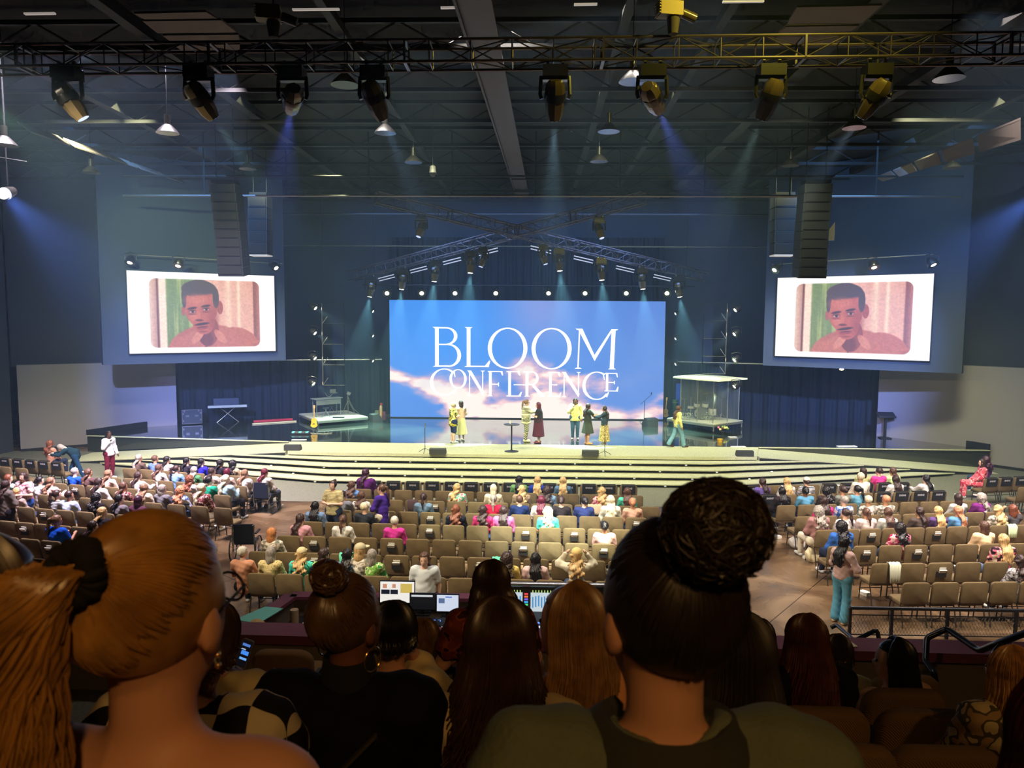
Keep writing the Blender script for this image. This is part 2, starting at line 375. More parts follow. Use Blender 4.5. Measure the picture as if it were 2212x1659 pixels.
# hair shapes around a head whose centre is the origin, face towards +y
def hair_df(style):
    def f(X, Y, Z):
        g = .0035*np.sin(np.arctan2(X, -Y-.02)*26+Z*20)+.002*np.sin(np.arctan2(X, -Y)*61)
        cap = ell(X, Y, Z, (0, -.020, .030), (.091, .108, .104))
        face = np.maximum(np.maximum(.030-Y, Z-.072), np.abs(X)-.074)        # opening of the face
        d = np.maximum(cap, -(face-.0)); low = -.045
        if style == 'short': d = np.maximum(d, -(Z+.045)) ; return np.maximum(d+g, -ell(X, Y, Z, (0, .07, -.03), (.07, .075, .10)))
        d = np.maximum(d, -ell(X, Y, Z, (0, .085, -.03), (.066, .075, .10)))
        if style == 'bob': return su(d, np.maximum(cap_(X, Y, Z*.55, (0, -.035, -.015), (0, -.045, -.055), .082, .088), Y-.035), .03)+g*1.6
        if style in ('long', 'wavy', 'curly'):
            w = .35 if style == 'long' else 1.
            t = np.clip(-Z/.40, 0, 1); wob = w*(.012*np.sin(Z*34+X*18)+.008*np.sin(Z*55-X*40))
            q_ = np.clip((-Z-.03)/.17, 0, 1); q_ = q_*q_*(3-2*q_); yc = .045+.128*q_; th = .052-.012*q_
            sx = (X/(.088+.040*t*(1 if style != 'long' else .7)))**2+((Y+yc)/th)**2
            fall = (np.sqrt(sx)-1)*.04; fall = np.maximum(fall, Z-.02); fall = np.maximum(fall, -(Z+(.40 if style == 'long' else .34)+.03*np.sin(X*50)))
            r = su(d, fall+wob, .03)+g*1.8
            if style == 'curly': r = su(r, ell(X, Y, Z, (0, -.03, .0), (.118, .118, .135)), .03); r = np.maximum(r, -(np.maximum(.045-Y, np.abs(X)-.06)))+.010*np.sin(X*95)*np.sin(Y*95)*np.sin(Z*90)
            return r
        if style == 'pony':
            p = sus([ell(X, Y, Z, (0, -.135, .055), (.03, .035, .03)), cap_(X, Y, Z, (0, -.155, .04), (0, -.175, -.10), .030, .034), cap_(X, Y, Z, (0, -.175, -.10), (.01, -.205, -.27), .034, .012)], .03); return su(np.maximum(d, -(Z+.055)), p, .015)+g
        if style == 'bun':
            return su(np.maximum(d, -(Z+.055)), ell(X, Y, Z, (0, -.105, .105), (.048, .048, .042))+.004*np.sin(X*90+Z*90), .012)+g
        if style == 'updo':
            return su(np.maximum(d, -(Z+.06)), ell(X, Y, Z, (0, -.115, .0), (.05, .04, .055))+.005*np.sin(X*80+Z*70), .02)+g
        return d+g
    return f
HAIRS = {}
def hair_mesh(st, h=.011):
    if st not in HAIRS: HAIRS[st] = fmesh('hair_'+st, hair_df(st), (-.17, -.27, -.46), (.16, .13, .17), h, M_HAIR)
    return HAIRS[st]
CACHE = {}
def cached(key, mk):
    if key not in CACHE: CACHE[key] = mk()
    return CACHE[key]
def bounds(J, pad=.2):
    A = np.array(list(J.values())); return A.min(0)-pad, A.max(0)+np.array([pad, pad, .17])
SKINS = {'fair': rgb(232, 186, 164), 'tan': rgb(205, 150, 120), 'brown': rgb(120, 76, 56), 'dark': rgb(78, 50, 40)}
HC = {'black': rgb(26, 20, 24), 'dark': rgb(58, 38, 36), 'brown': rgb(92, 62, 50), 'lightbrown': rgb(140, 104, 80), 'blonde': rgb(214, 176, 122), 'platinum': rgb(232, 216, 186), 'grey': rgb(160, 150, 144), 'white': rgb(224, 216, 204), 'auburn': rgb(122, 66, 44), 'ginger': rgb(206, 134, 84), 'maroon': rgb(96, 22, 44), 'plum': rgb(62, 26, 50), 'strawberry': rgb(206, 138, 104)}
M_CAPC = mat('cap_cloth', objcol=True, rough=.85); M_GLASS = mat('glasses_frame', rgb(30, 26, 26), .3)
def person(loc, rz, label, pose='sit', arms='lap', hair='long', hc='brown', top=(.5, .5, .5), sleeve=1, legs='trousers', lc=(.1, .12, .2), skin='fair', yaw=0, fat=1., scale=1., pat=None, lpat=None, cap=None, shoes=(.6, .6, .6), glasses=False, length=0., h=.022, group=None, tilt=0.):
    yw = math.radians(yaw); key = (pose, arms, round(fat, 2), yaw, tilt)
    J = skeleton(pose, arms); lo, hi = bounds(J); lo[2] = max(lo[2], -.01)
    r = empty('person', loc, rz, label, 'person', group); r.scale = (scale, scale, scale)
    put('body', cached(('b', h)+key, lambda: fmesh('body', body_df(J, fat, yw, tilt), lo, hi, h, M_SKIN)), r, col=SKINS[skin])
    mt = pat or M_CLOTH
    o = put('top', cached(('t', sleeve, length, h)+key[:3], lambda: fmesh('top', top_df(J, fat, sleeve, length), lo-.06, hi, h, None)), r, col=top)
    if not len(o.data.materials): o.data.materials.append(M_CLOTH)
    o.material_slots[0].link = 'OBJECT'; o.material_slots[0].material = mt
    if legs.startswith('skirt'):
        z0 = {'skirt': .28, 'skirtknee': .48, 'skirtlong': .16}[legs]
        o = put('skirt', cached((legs, h)+key[:3], lambda: fmesh('skirt', skirt_df(J, z0, .155*fat, .27), lo-.1, hi, h, None)), r, col=lc)
    else: o = put('trousers', cached((legs, h)+key[:3], lambda: fmesh('trousers', legs_df(J, fat, legs), lo-.06, hi, h, None)), r, col=lc)
    if not len(o.data.materials): o.data.materials.append(M_CLOTH)
    o.material_slots[0].link = 'OBJECT'; o.material_slots[0].material = lpat or M_CLOTH
    put('shoes', cached(('s', h)+key[:2], lambda: fmesh('shoes', shoes_df(J), lo-.06, (hi[0]+.05, hi[1]+.1, .25), h*.8, M_SHOE)), r, col=shoes)
    hd = Matrix.Translation(Vector(J['head']))@Matrix.Rotation(yw, 4, 'Z')@Matrix.Rotation(-tilt-(math.radians(50) if pose == 'bend' else 0), 4, 'X')
    o = put('hair', hair_mesh(hair), r, col=HC[hc]); o.matrix_local = hd
    if abs(yaw) > 30 or pose != 'sit':
        e = put('eyes', cached('eyes', lambda: MB().ball((-.029, .078, .004), .0085, 8, 6).ball((.029, .078, .004), .0085, 8, 6).mesh('eyes', M_EYE, True)), r); e.matrix_local = hd
    if glasses:
        def mk():
            b = MB()
            for s in (-1, 1):
                b.tube([(s*.031+.022*math.cos(a), .094, .004+.018*math.sin(a)) for a in np.linspace(0, 6.283, 11)], .0028, 5); b.tube([(s*.053, .09, .008), (s*.078, .0, .0)], .0028, 5)
            return b.tube([(-.009, .095, .006), (.009, .095, .006)], .0028, 5).mesh('glasses', M_GLASS)
        e = put('glasses', cached('gl', mk), r); e.matrix_local = hd
    if cap is not None:
        def mk():
            fc_ = lambda X, Y, Z: np.minimum(np.maximum(ell(X, Y, Z, (0, -.015, .045), (.098, .112, .10)), .045-Z), np.maximum(np.maximum(ell(X, Y, Z, (0, .09, .05), (.078, .10, .03)), np.abs(Z-.052)-.008), -(Y-.05)))
            return fmesh('cap', fc_, (-.13, -.15, .0), (.13, .22, .17), .009, M_CAPC)
        e = put('cap', cached('cap', mk), r, col=cap); e.matrix_local = hd
    return r
# ------------------------------------------------------------------ room shell
SZ = .70                     # stage height
CXS = -.5                    # stage centre line
def nodes_of(M): return M.node_tree, M.node_tree.nodes['Principled BSDF']
def floor_mat():
    M = mat('stained_concrete', (.1, .06, .04), .22, spec=.5); nt, b = nodes_of(M)
    tc = nt.nodes.new('ShaderNodeTexCoord')
    n = nt.nodes.new('ShaderNodeTexNoise'); n.inputs['Scale'].default_value = .55; n.inputs['Detail'].default_value = 7; n.inputs['Distortion'].default_value = 1.2
    cr = nt.nodes.new('ShaderNodeValToRGB'); e = cr.color_ramp.elements
    e[0].position = .32; e[0].color = (*rgb(72, 54, 38), 1); e[1].position = .72; e[1].color = (*rgb(152, 126, 98), 1)
    k = e.new(.5); k.color = (*rgb(108, 84, 60), 1)
    nt.links.new(tc.outputs['Object'], n.inputs['Vector']); nt.links.new(n.outputs['Fac'], cr.inputs[0])
    # saw-cut joints every 6 m, turned 45 degrees
    mp = nt.nodes.new('ShaderNodeMapping'); mp.inputs['Rotation'].default_value = (0, 0, math.radians(38)); mp.inputs['Location'].default_value = (0, 1.6, 0)
    br = nt.nodes.new('ShaderNodeTexBrick'); br.offset = 0; br.inputs['Scale'].default_value = 1; br.inputs['Brick Width'].default_value = 5; br.inputs['Row Height'].default_value = 5; br.inputs['Mortar Size'].default_value = .012
    br.inputs['Color1'].default_value = br.inputs['Color2'].default_value = (1, 1, 1, 1); br.inputs['Mortar'].default_value = (.25, .2, .18, 1)
    mx = nt.nodes.new('ShaderNodeMix'); mx.data_type = 'RGBA'; mx.blend_type = 'MULTIPLY'; mx.inputs[0].default_value = 1
    nt.links.new(tc.outputs['Object'], mp.inputs[0]); nt.links.new(mp.outputs[0], br.inputs['Vector'])
    nt.links.new(cr.outputs[0], mx.inputs[6]); nt.links.new(br.outputs[0], mx.inputs[7]); nt.links.new(mx.outputs[2], b.inputs['Base Color'])
    r = nt.nodes.new('ShaderNodeMapRange'); r.inputs[3].default_value = .12; r.inputs[4].default_value = .42
    nt.links.new(n.outputs['Fac'], r.inputs[0]); nt.links.new(r.outputs[0], b.inputs['Roughness'])
    return M
def carpet(name, col): return mat(name, col, .95, spec=.15, var=((30, 30, 30), .22), bump=(250, .5))
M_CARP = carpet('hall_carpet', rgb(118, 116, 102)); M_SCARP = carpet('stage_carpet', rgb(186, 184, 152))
M_BLK = mat('black_paint', rgb(24, 25, 28), .6); M_DARKW = mat('dark_wall_paint', rgb(62, 66, 74), .8); M_GREYW = mat('grey_wall_paint', rgb(150, 142, 140), .8, bump=(60, .2))
M_CEIL = mat('black_ceiling_paint', rgb(16, 14, 12), .9)
structure(MB().box((0, 20, -.15), (64, 60, .3)).build('floor', floor_mat()))
structure(MB().prism([(-26, 23.0), (26, 22.7), (26, 31), (-26, 31)], -.02, .012).build('trim_1', M_CARP))
structure(MB().box((0, 18, 12.6), (60, 56, .3)).build('ceiling', M_CEIL))
structure(MB().box((0, 41.2, 6), (50, .4, 13)).build('wall_back', M_DARKW))
structure(MB().box((0, -6.2, 6), (60, .4, 13)).build('wall_rear', M_DARKW))
wl0 = onz(45, 976, 0); wl1 = onz(383, 918, SZ)
def slab(name, a, b, z0, z1, th, m, st=True, side=1):
    a = np.array(a[:2]); b = np.array(b[:2]); d = b-a; d /= np.linalg.norm(d); n = np.array([-d[1], d[0]])*th*side
    o = MB().prism([tuple(a), tuple(b), tuple(b+n), tuple(a+n)], z0, z1).build(name, m)
    return structure(o) if st else o
zl = aty(37, 789, wl0[1])[2]
slab('wall_left_lower', wl0, wl1, 0, zl, .4, M_GREYW)
lo = wl0[:2]+(wl0[:2]-wl1[:2])*.0
slab('wall_left', (wl0[0]-.6, wl0[1]+.5), (wl1[0]-.4, wl1[1]+.6), zl-.1, 12.6, .4, M_DARKW)
slab('wall_left_side', (-27.5, 8), (wl0[0]-.35, wl0[1]+.05), 0, 12.6, .4, M_DARKW)
wr0 = onz(1893, 941, SZ); wr1 = onz(2134, 1008, 0)
e = np.array(wr1[:2])-np.array(wr0[:2]); wr2 = np.array(wr1[:2])+e*1.1
zr = aty(1910, 798, wr0[1])[2]
slab('wall_right_lower', wr0, wr2, 0, zr+.35, .4, M_GREYW)
slab('wall_right', (wr0[0]+.3, wr0[1]+.6), (wr2[0]+.6, wr2[1]+.5), zr, 12.6, .4, M_DARKW)
slab('wall_right_side', (wr2[0], wr2[1]), (27.8, 8), 0, 12.6, .4, M_DARKW)
slab('baseboard_right', (wr1[0]-.02, wr1[1]-.03), (wr2[0]-.02, wr2[1]-.03), 0, .12, .03, M_BLK)
slab('baseboard_left', (wl0[0]+.02, wl0[1]-.03), (wl0[0]*.55+wl1[0]*.45, wl0[1]*.55+wl1[1]*.45-.03), 0, .12, .03, M_BLK)
# ------------------------------------------------------------------ stage
M_STG = mat('glossy_stage_floor', rgb(38, 42, 38), .16, spec=.6, bump=(3., .015)); 
nt, b = nodes_of(M_STG)
tc = nt.nodes.new('ShaderNodeTexCoord'); n = nt.nodes.new('ShaderNodeTexNoise'); n.inputs['Scale'].default_value = 1.3; n.inputs['Detail'].default_value = 8
mr = nt.nodes.new('ShaderNodeMapRange'); mr.inputs[1].default_value = .35; mr.inputs[2].default_value = .7; mr.inputs[3].default_value = .03; mr.inputs[4].default_value = .16
nt.links.new(tc.outputs['Object'], n.inputs['Vector']); nt.links.new(n.outputs['Fac'], mr.inputs[0]); nt.links.new(mr.outputs[0], b.inputs['Roughness'])
b.inputs['Coat Weight'].default_value = .8; b.inputs['Coat Roughness'].default_value = .06
WX = 18.7; WY = 30.0; RY = 27.75
st = [(CXS-WX, 31.0), (CXS-9.6, WY), (CXS+9.6, WY-.1), (CXS+WX, WY-.2), (CXS+WX+.1, WY+1.6), (17.3, 34), (17, 40.6), (-17.4, 40.6), (-17.6, 35.4), (CXS-WX-.1, 31.6)]
structure(MB().prism(st, .0, SZ).build('stage_floor', M_STG))
# pale lip colouring in the lit wing edges, and low kerbs at the sides
structure(MB().bar((CXS-WX, 30.98, SZ+.01), (CXS-9.6, WY-.02, SZ+.01), .12, .03).bar((CXS+9.6, WY-.12, SZ+.01), (CXS+WX, WY-.22, SZ+.01), .12, .03).build('trim_2', M_SCARP))
structure(MB().bar((CXS-WX, 31.0, SZ+.13), (-17.5, 35.0, SZ+.13), .1, .25).build('trim_3', M_BLK))
structure(MB().bar((CXS+WX, WY-.2, SZ+.13), (16.75, 33.4, SZ+.13), .1, .25).build('trim_4', M_BLK))
M_RIS = mat('step_riser_black', rgb(20, 22, 28), .6)
# carpeted apron
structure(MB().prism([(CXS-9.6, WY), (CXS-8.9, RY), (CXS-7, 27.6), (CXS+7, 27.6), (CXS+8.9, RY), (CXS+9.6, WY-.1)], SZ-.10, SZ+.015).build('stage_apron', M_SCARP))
structure(MB().prism([(CXS-9.6, WY), (CXS-8.9, RY+.1), (CXS-7, 27.8), (CXS+7, 27.8), (CXS+8.9, RY+.1), (CXS+9.6, WY-.1)], 0, SZ-.1).build('stage_apron_base', M_RIS))
# ramps on both sides
for s, nm in ((-1, 'ramp_left'), (1, 'ramp_right')):
    xs = [CXS+s*9.0, CXS+s*18.3]
    yb = [WY-.02, 30.7 if s < 0 else WY-.25]; yf = [RY, RY+(.9 if s < 0 else .75)]
    o = MB().prism([(xs[0], yf[0]), (xs[1], yf[1]), (xs[1], yb[1]), (xs[0], yb[0])][::1 if s > 0 else -1], -.01, [SZ, .03, .03, SZ] if s > 0 else [SZ, .03, .03, SZ][::-1]).build(nm, M_SCARP)
    structure(o)
    xs2 = [CXS+s*9.0, CXS+s*18.3]
    structure(MB().prism([(xs2[0], yf[0]-.03), (xs2[1], yf[1]-.03), (xs2[1], yf[1]-.005), (xs2[0], yf[0]-.005)][::1 if s > 0 else -1], -.01, [SZ-.03, .0, .0, SZ-.03] if s > 0 else [.0, SZ-.03, SZ-.03, .0][::1]).build(nm+'_side', M_RIS)) if s > 0 else structure(MB().prism([(xs2[1], yf[1]-.03), (xs2[0], yf[0]-.03), (xs2[0], yf[0]-.005), (xs2[1], yf[1]-.005)], -.01, [.0, SZ-.03, SZ-.03, .0]).build(nm+'_side', M_RIS))
# four stage-wide steps whose ends run out against the ramps
tipx = [11.1, 12.95, 14.7, 16.4]
led_m = mat('step_light', (.9, .9, .8), .4, emit=(1, .97, .8), es=.6)
for k in range(4):
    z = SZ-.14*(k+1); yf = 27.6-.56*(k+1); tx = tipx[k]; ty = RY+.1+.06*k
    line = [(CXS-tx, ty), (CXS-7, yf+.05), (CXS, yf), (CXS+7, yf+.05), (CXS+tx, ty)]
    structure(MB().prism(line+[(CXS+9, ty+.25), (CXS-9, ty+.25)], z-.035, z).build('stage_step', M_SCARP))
    ins = [(x*(1 if i in (0, 4) else 1), y+(.24 if i not in (0, 4) else .14)) for i, (x, y) in enumerate(line)]
    structure(MB().prism(ins+[(CXS+9, ty+.25), (CXS-9, ty+.25)], 0, z-.035).build('stage_step_base', M_RIS))
    t = empty('step_lights', (0, 0, 0), 0, 'row of small lights under the nosing of %s stage step' % ['the top', 'the second', 'the third', 'the lowest'][k], 'light', 'step lights')
    for i in range(-5, 6):
        x = CXS+i*2.05+(k % 2)*1.0
        if abs(x-CXS) < tx-3: MB().box((x, yf+.17+max(0, abs(x-CXS)-7)*.12, z-.09), (.07, .05, .03)).build('lamp', led_m, t)
structure(MB().box((CXS, 39.3, .35+.38), (14.6, 1.6, .12)).build('trim_5', M_BLK))
# ------------------------------------------------------------------ black drapes at the rear of the stage
M_DRP = mat('black_drape', rgb(28, 34, 42), .75, spec=.3)
def drape(pts, z0, z1, lab):
    P = [np.array(p, float) for p in pts]; out = []; acc = 0
    for a, b in zip(P[:-1], P[1:]):
        L = np.linalg.norm(b-a); d = (b-a)/L; nn = np.array([-d[1], d[0]]); k = int(L/.07)
        for i in range(k):
            s = acc+L*i/k; q = a+d*(L*i/k)+nn*(.07*math.sin(s*9.2)+.04*math.sin(s*23+1)+.03*math.sin(s*3.1)); out.append(q)
        acc += L
    nz = 2; V = [(q[0], q[1], z) for z in (z0, z1) for q in out]; n = len(out)
    V += [(q[0], q[1]+.03, z) for z in (z0, z1) for q in out]
    Fc = [(i, i+1, n+i+1, n+i) for i in range(n-1)]+[(2*n+i+1, 2*n+i, 3*n+i, 3*n+i+1) for i in range(n-1)]+[(n+i, n+i+1, 3*n+i+1, 3*n+i) for i in range(n-1)]
    tag(MB().add(V, Fc).build('drape', M_DRP, smooth=True, ang=80), lab, 'curtain')
zc = aty(700, 778, 38.5)[2]
drape([(-17.2, 35.2), (-15, 37.2), (-11, 38.6), (-7.7, 39.2)], SZ, zc, 'black pleated drape left of the big sky screen')
drape([(6.9, 39.2), (10.5, 38.6), (14, 36.6), (16.8, 34.0)], SZ, zc, 'black pleated drape right of the big sky screen, behind the drum riser')
drape([(-7.8, 40.4), (7, 40.4)], SZ, 10.2, 'tall black drape hanging directly behind the big sky screen')
M_TUBE = mat('aluminium_tube', rgb(150, 152, 150), .3, metal=.9); M_RIG = mat('rig_black', rgb(26, 27, 30), .35, metal=.5, spec=.6)
for a, b, lb in (((-14.6, 36.9), (-8.0, 38.7), 'left'), ((7.4, 38.7), (13.8, 36.3), 'right')):
    tag(MB().cyl((*a, zc+.05), (*b, zc+.05), .05).build('drape_pipe', M_TUBE), 'pale horizontal pipe above the %s stage drape' % lb, 'pipe')
# balcony platforms and the half wall in front of them
prof = [(-3, .45, 4.68), (.45, 1.4, 4.28), (1.4, 2.35, 3.84), (2.35, 3.2, 3.35), (3.2, 3.78, 3.05), (3.78, 4.65, 2.72), (4.65, 5.5, 2.40), (5.5, 7.15, 2.12)]
for i, (a, b, z) in enumerate(prof):
    structure(MB().prism([(-9, a), (12, a), (12, b), (-9, b)], 0, z).build('balcony_floor', M_CARP))
cA = onz(520, 1371, 2.75); cB = onz(2212, 1416, 2.75)
d_ = (cB-cA)/np.linalg.norm(cB-cA); cA = cA-d_*6; cB = cB+d_*4
M_CAP = mat('maroon_wood', rgb(122, 62, 78), .45, var=((2, 2, 2), .15)); M_HW = mat('taupe_wall', rgb(120, 104, 84), .85)
slab('wall_half', cA+np.array([0, .06, 0]), cB+np.array([0, .06, 0]), 0, 2.69, .16, M_HW)
slab('trim_6', cA, cB, 2.66, 2.75, .30, M_CAP)
# ------------------------------------------------------------------ thin theatrical haze in the air of the hall
_nt = w.node_tree; _v = _nt.nodes.new('ShaderNodeVolumeScatter'); _v.inputs['Density'].default_value = .0028; _v.inputs['Anisotropy'].default_value = .2; _v.inputs['Color'].default_value = (.45, .68, 1, 1)
_nt.links.new(_v.outputs[0], _nt.nodes['World Output'].inputs['Volume'])
# ------------------------------------------------------------------ pictures shown by the screens (computed colours on a fine mesh)
def vnoise(u, v, sx, sy, seed):
    r = np.random.RandomState(seed); G = r.rand(64, 64)
    x = u*sx; y = v*sy; i = np.floor(x).astype(int); j = np.floor(y).astype(int); fx = x-i; fy = y-j
    fx = fx*fx*(3-2*fx); fy = fy*fy*(3-2*fy); g = lambda a, b: G[a % 64, b % 64]
    return (g(i, j)*(1-fx)+g(i+1, j)*fx)*(1-fy)+(g(i, j+1)*(1-fx)+g(i+1, j+1)*fx)*fy
def fbm(u, v, sx, sy, seed, o=5):
    s = 0; a = .5
    for k in range(o): s = s+a*vnoise(u, v, sx*2**k, sy*2**k, seed+k); a *= .5
    return s/(1-.5**o)
def mixc(A, B, t): return A*(1-t[..., None])+np.array(B, float)*t[..., None]
def sst(a, b, x): t = np.clip((x-a)/(b-a), 0, 1); return t*t*(3-2*t)
def sky_picture(nx, ny):
    U, Vv = np.meshgrid(np.linspace(0, 1, nx), np.linspace(0, 1, ny), indexing='ij')
    C = np.zeros(U.shape+(3,)); C[:] = (74, 138, 232)
    C = mixc(C, (62, 150, 250), sst(.75, .1, np.hypot((U-.25)*1.2, Vv-.25)))
    C = mixc(C, (96, 138, 222), sst(.5, 1, U)*.8)
    C = mixc(C, (150, 158, 224), np.exp(-((U-.55)/.14)**2)*sst(.75, 0, Vv)*.75)
    n = fbm(U+.15*Vv, Vv, 7, 6, 3); n2 = fbm(U, Vv+.2*U, 16, 16, 21)
    def band(x0, y0, x1, y1, w, s):
        dx, dy = x1-x0, y1-y0; L = dx*dx+dy*dy; t = np.clip(((U-x0)*dx+(Vv-y0)*dy)/L, 0, 1)
        d = np.hypot(U-x0-t*dx, (Vv-y0-t*dy)*.6); return s*np.exp(-(d/w)**2)
    m = band(-.02, .62, .15, .74, .030, .95)+band(.15, .74, .3, .86, .05, .9)+band(.25, .9, .5, 1.0, .075, 1.0)+band(.35, .8, .47, .98, .05, .7)
    m += band(.5, .6, .62, .95, .06, .75)+band(.58, .62, .75, .7, .05, .7)+band(.6, .9, .75, 1., .08, .85)+band(.2, .62, .35, .7, .05, .3)+band(.95, .98, 1.02, .85, .05, .95)+band(.45, .9, .9, 1.02, .04, .45)
    cl = np.clip(m*(-.35+2.7*n)+(n2-.5)*1.5*np.clip(m*1.6, 0, 1), 0, 1.25)
    C = mixc(C, (190, 170, 218), sst(.08, .45, cl)*.9); C = mixc(C, (246, 204, 214), sst(.4, .8, cl)); C = mixc(C, (255, 246, 240), sst(.72, 1.05, cl))
    C = mixc(C, (176, 170, 226), sst(.5, .75, fbm(U, Vv, 3, 3, 40))*.22*np.ones_like(U))
    return C
def portrait_picture(nx, ny):
    "a plain picture card: a man in a rust shirt before green and pink curtains"
    U, Vv = np.meshgrid(np.linspace(0, 1, nx), np.linspace(0, 1, ny), indexing='ij')
    C = np.zeros(U.shape+(3,)); C[:] = 255
    q = C.copy(); q[:] = (236, 178, 160)
    q = mixc(q, (255, 226, 196), np.exp(-((U-.66)/.018)**2)+.9*np.exp(-((U-.735)/.012)**2)); q = mixc(q, (214, 138, 120), sst(.5, .8, fbm(U, Vv, 26, 1.2, 5))*.45)
    g = sst(.505, .46, U)*sst(.225, .245, U); q = mixc(q, (120, 140, 84), g); q = mixc(q, (166, 178, 110), g*sst(.45, .75, fbm(U, Vv, 40, 1.5, 9)))
    q = mixc(q, (252, 226, 205), sst(.25, .235, U)); q = mixc(q, (196, 140, 128), sst(.2, .192, U)*sst(.1, .2, U)); q = mixc(q, (110, 60, 56), np.exp(-((U-.186)/.006)**2))
    q = mixc(q, (150, 92, 86), sst(.835, .845, U)); q = mixc(q, (206, 138, 130), sst(.845, .9, U))
    grain = fbm(U, Vv, 90, 60, 31, 2)
    def E(cx, cy, rx, ry, s=.12, rot=0):
        x, y = U-cx, (Vv-cy)*.565; c, sn = math.cos(rot), math.sin(rot); x, y = x*c+y*sn, -x*sn+y*c
        return sst(1+s, 1-s, np.hypot(x/rx, y/(ry*.565)))
    # shirt
    sh = np.maximum.reduce([E(.53, 1.08, .30, .44, .03), E(.70, 1.0, .19, .32, .03), E(.40, 1.02, .16, .3, .03)])
    q = mixc(q, (198, 116, 102), sh); q = mixc(q, (160, 82, 76), sh*sst(.45, .8, fbm(U+Vv, Vv, 9, 5, 50))*.6)
    nk = E(.515, .72, .075, .2, .05); q = mixc(q, (150, 76, 72), nk)
    q = mixc(q, (120, 56, 60), E(.50, .83, .05, .10, .2)*nk)
    for cx, rot in ((.445, -.9), (.60, .9)): q = mixc(q, (216, 136, 118), E(cx, .80, .062, .045, .1, rot))
    q = mixc(q, (120, 62, 60), E(.50, .93, .006, .14, .3))
    # head
    q = mixc(q, (170, 84, 74), E(.602, .43, .021, .085, .1)); q = mixc(q, (172, 90, 80), E(.352, .48, .012, .06, .1))
    q = mixc(q, (82, 62, 66), E(.465, .29, .122, .21, .03))
    hd = np.maximum(E(.472, .43, .112, .25, .03), E(.487, .60, .078, .17, .04)); q = mixc(q, (192, 98, 86), hd)
    q = mixc(q, (82, 62, 66), E(.462, .20, .118, .11, .05)*sst(.30, .26, Vv+(U-.46)*.25)); q = mixc(q, (84, 64, 66), E(.575, .31, .022, .13, .1)); q = mixc(q, (84, 64, 66), E(.36, .34, .014, .1, .1))
    q = mixc(q, (214, 124, 104), E(.44, .34, .07, .07, .6)*.6); q = mixc(q, (220, 130, 108), E(.425, .55, .03, .05, .6)*.6); q = mixc(q, (150, 66, 62), E(.555, .58, .035, .16, .6)*.55)
    for cx, cy in ((.412, .485), (.505, .455)):
        q = mixc(q, (70, 34, 36), E(cx, cy-.042, .032, .016, .3, -.2)); q = mixc(q, (150, 72, 66), E(cx, cy, .027, .03, .5)*.7); q = mixc(q, (206, 160, 150), E(cx, cy+.003, .019, .011, .25)); q = mixc(q, (40, 20, 24), E(cx+.003, cy+.002, .0085, .014, .3)); q = mixc(q, (70, 32, 34), E(cx, cy-.012, .023, .006, .4, -.1)); q = mixc(q, (120, 56, 54), E(cx, cy+.034, .026, .008, .6)*.7)
    q = mixc(q, (206, 112, 94), E(.455, .53, .013, .07, .4)); q = mixc(q, (112, 46, 46), E(.458, .592, .026, .014, .4)); q = mixc(q, (70, 34, 38), E(.475, .64, .05, .016, .3, -.15))
    q = mixc(q, (160, 70, 72), E(.478, .69, .040, .02, .2, -.1)); q = mixc(q, (84, 34, 40), E(.478, .675, .038, .006, .4, -.1)); q = mixc(q, (140, 64, 60), E(.482, .735, .03, .012, .6)*.7)
    q *= (.93+.14*grain)[..., None]
    x = np.abs(U-.51)-(.375-.045); y = (np.abs(Vv-.508)-(.425-.08))*.565; rr = .045
    d = np.hypot(np.maximum(x, 0), np.maximum(y, 0))+np.minimum(np.maximum(x, y), 0)-rr
    return mixc(C, 0, 0*d)*(1-sst(.002, -.002, d))[..., None]+q*sst(.002, -.002, d)[..., None]
def picture_mesh(name, pic, W, Hh, nx, ny, strength, th=.08):
    C = np.clip(pic, 0, 255)/255.; C = np.where(C <= .04045, C/12.92, ((C+.055)/1.055)**2.4)
    U, Vv = np.meshgrid(np.linspace(0, 1, nx), np.linspace(0, 1, ny), indexing='ij')
    P = np.stack([(U-.5)*W, np.zeros_like(U), (1-Vv)*Hh], -1).reshape(-1, 3)
    i = np.arange(nx-1)[:, None]*ny+np.arange(ny-1)[None]; Q = np.stack([i, i+1, i+ny+1, i+ny], -1).reshape(-1, 4)
    me = bpy.data.meshes.new(name); me.vertices.add(len(P)); me.vertices.foreach_set('co', P.ravel())
    me.loops.add(len(Q)*4); me.loops.foreach_set('vertex_index', Q.ravel()); me.polygons.add(len(Q)); me.polygons.foreach_set('loop_start', np.arange(len(Q))*4); me.update()
    at = me.color_attributes.new('picture', 'FLOAT_COLOR', 'POINT'); A = np.ones((len(P), 4)); A[:, :3] = C.reshape(-1, 3); at.data.foreach_set('color', A.ravel())
    M = mat(name+'_glow', (.02, .02, .02), .5); nt, b = nodes_of(M); a = nt.nodes.new('ShaderNodeVertexColor'); a.layer_name = 'picture'
    nt.links.new(a.outputs[0], b.inputs['Emission Color']); b.inputs['Emission Strength'].default_value = strength
    me.materials.append(M); return me
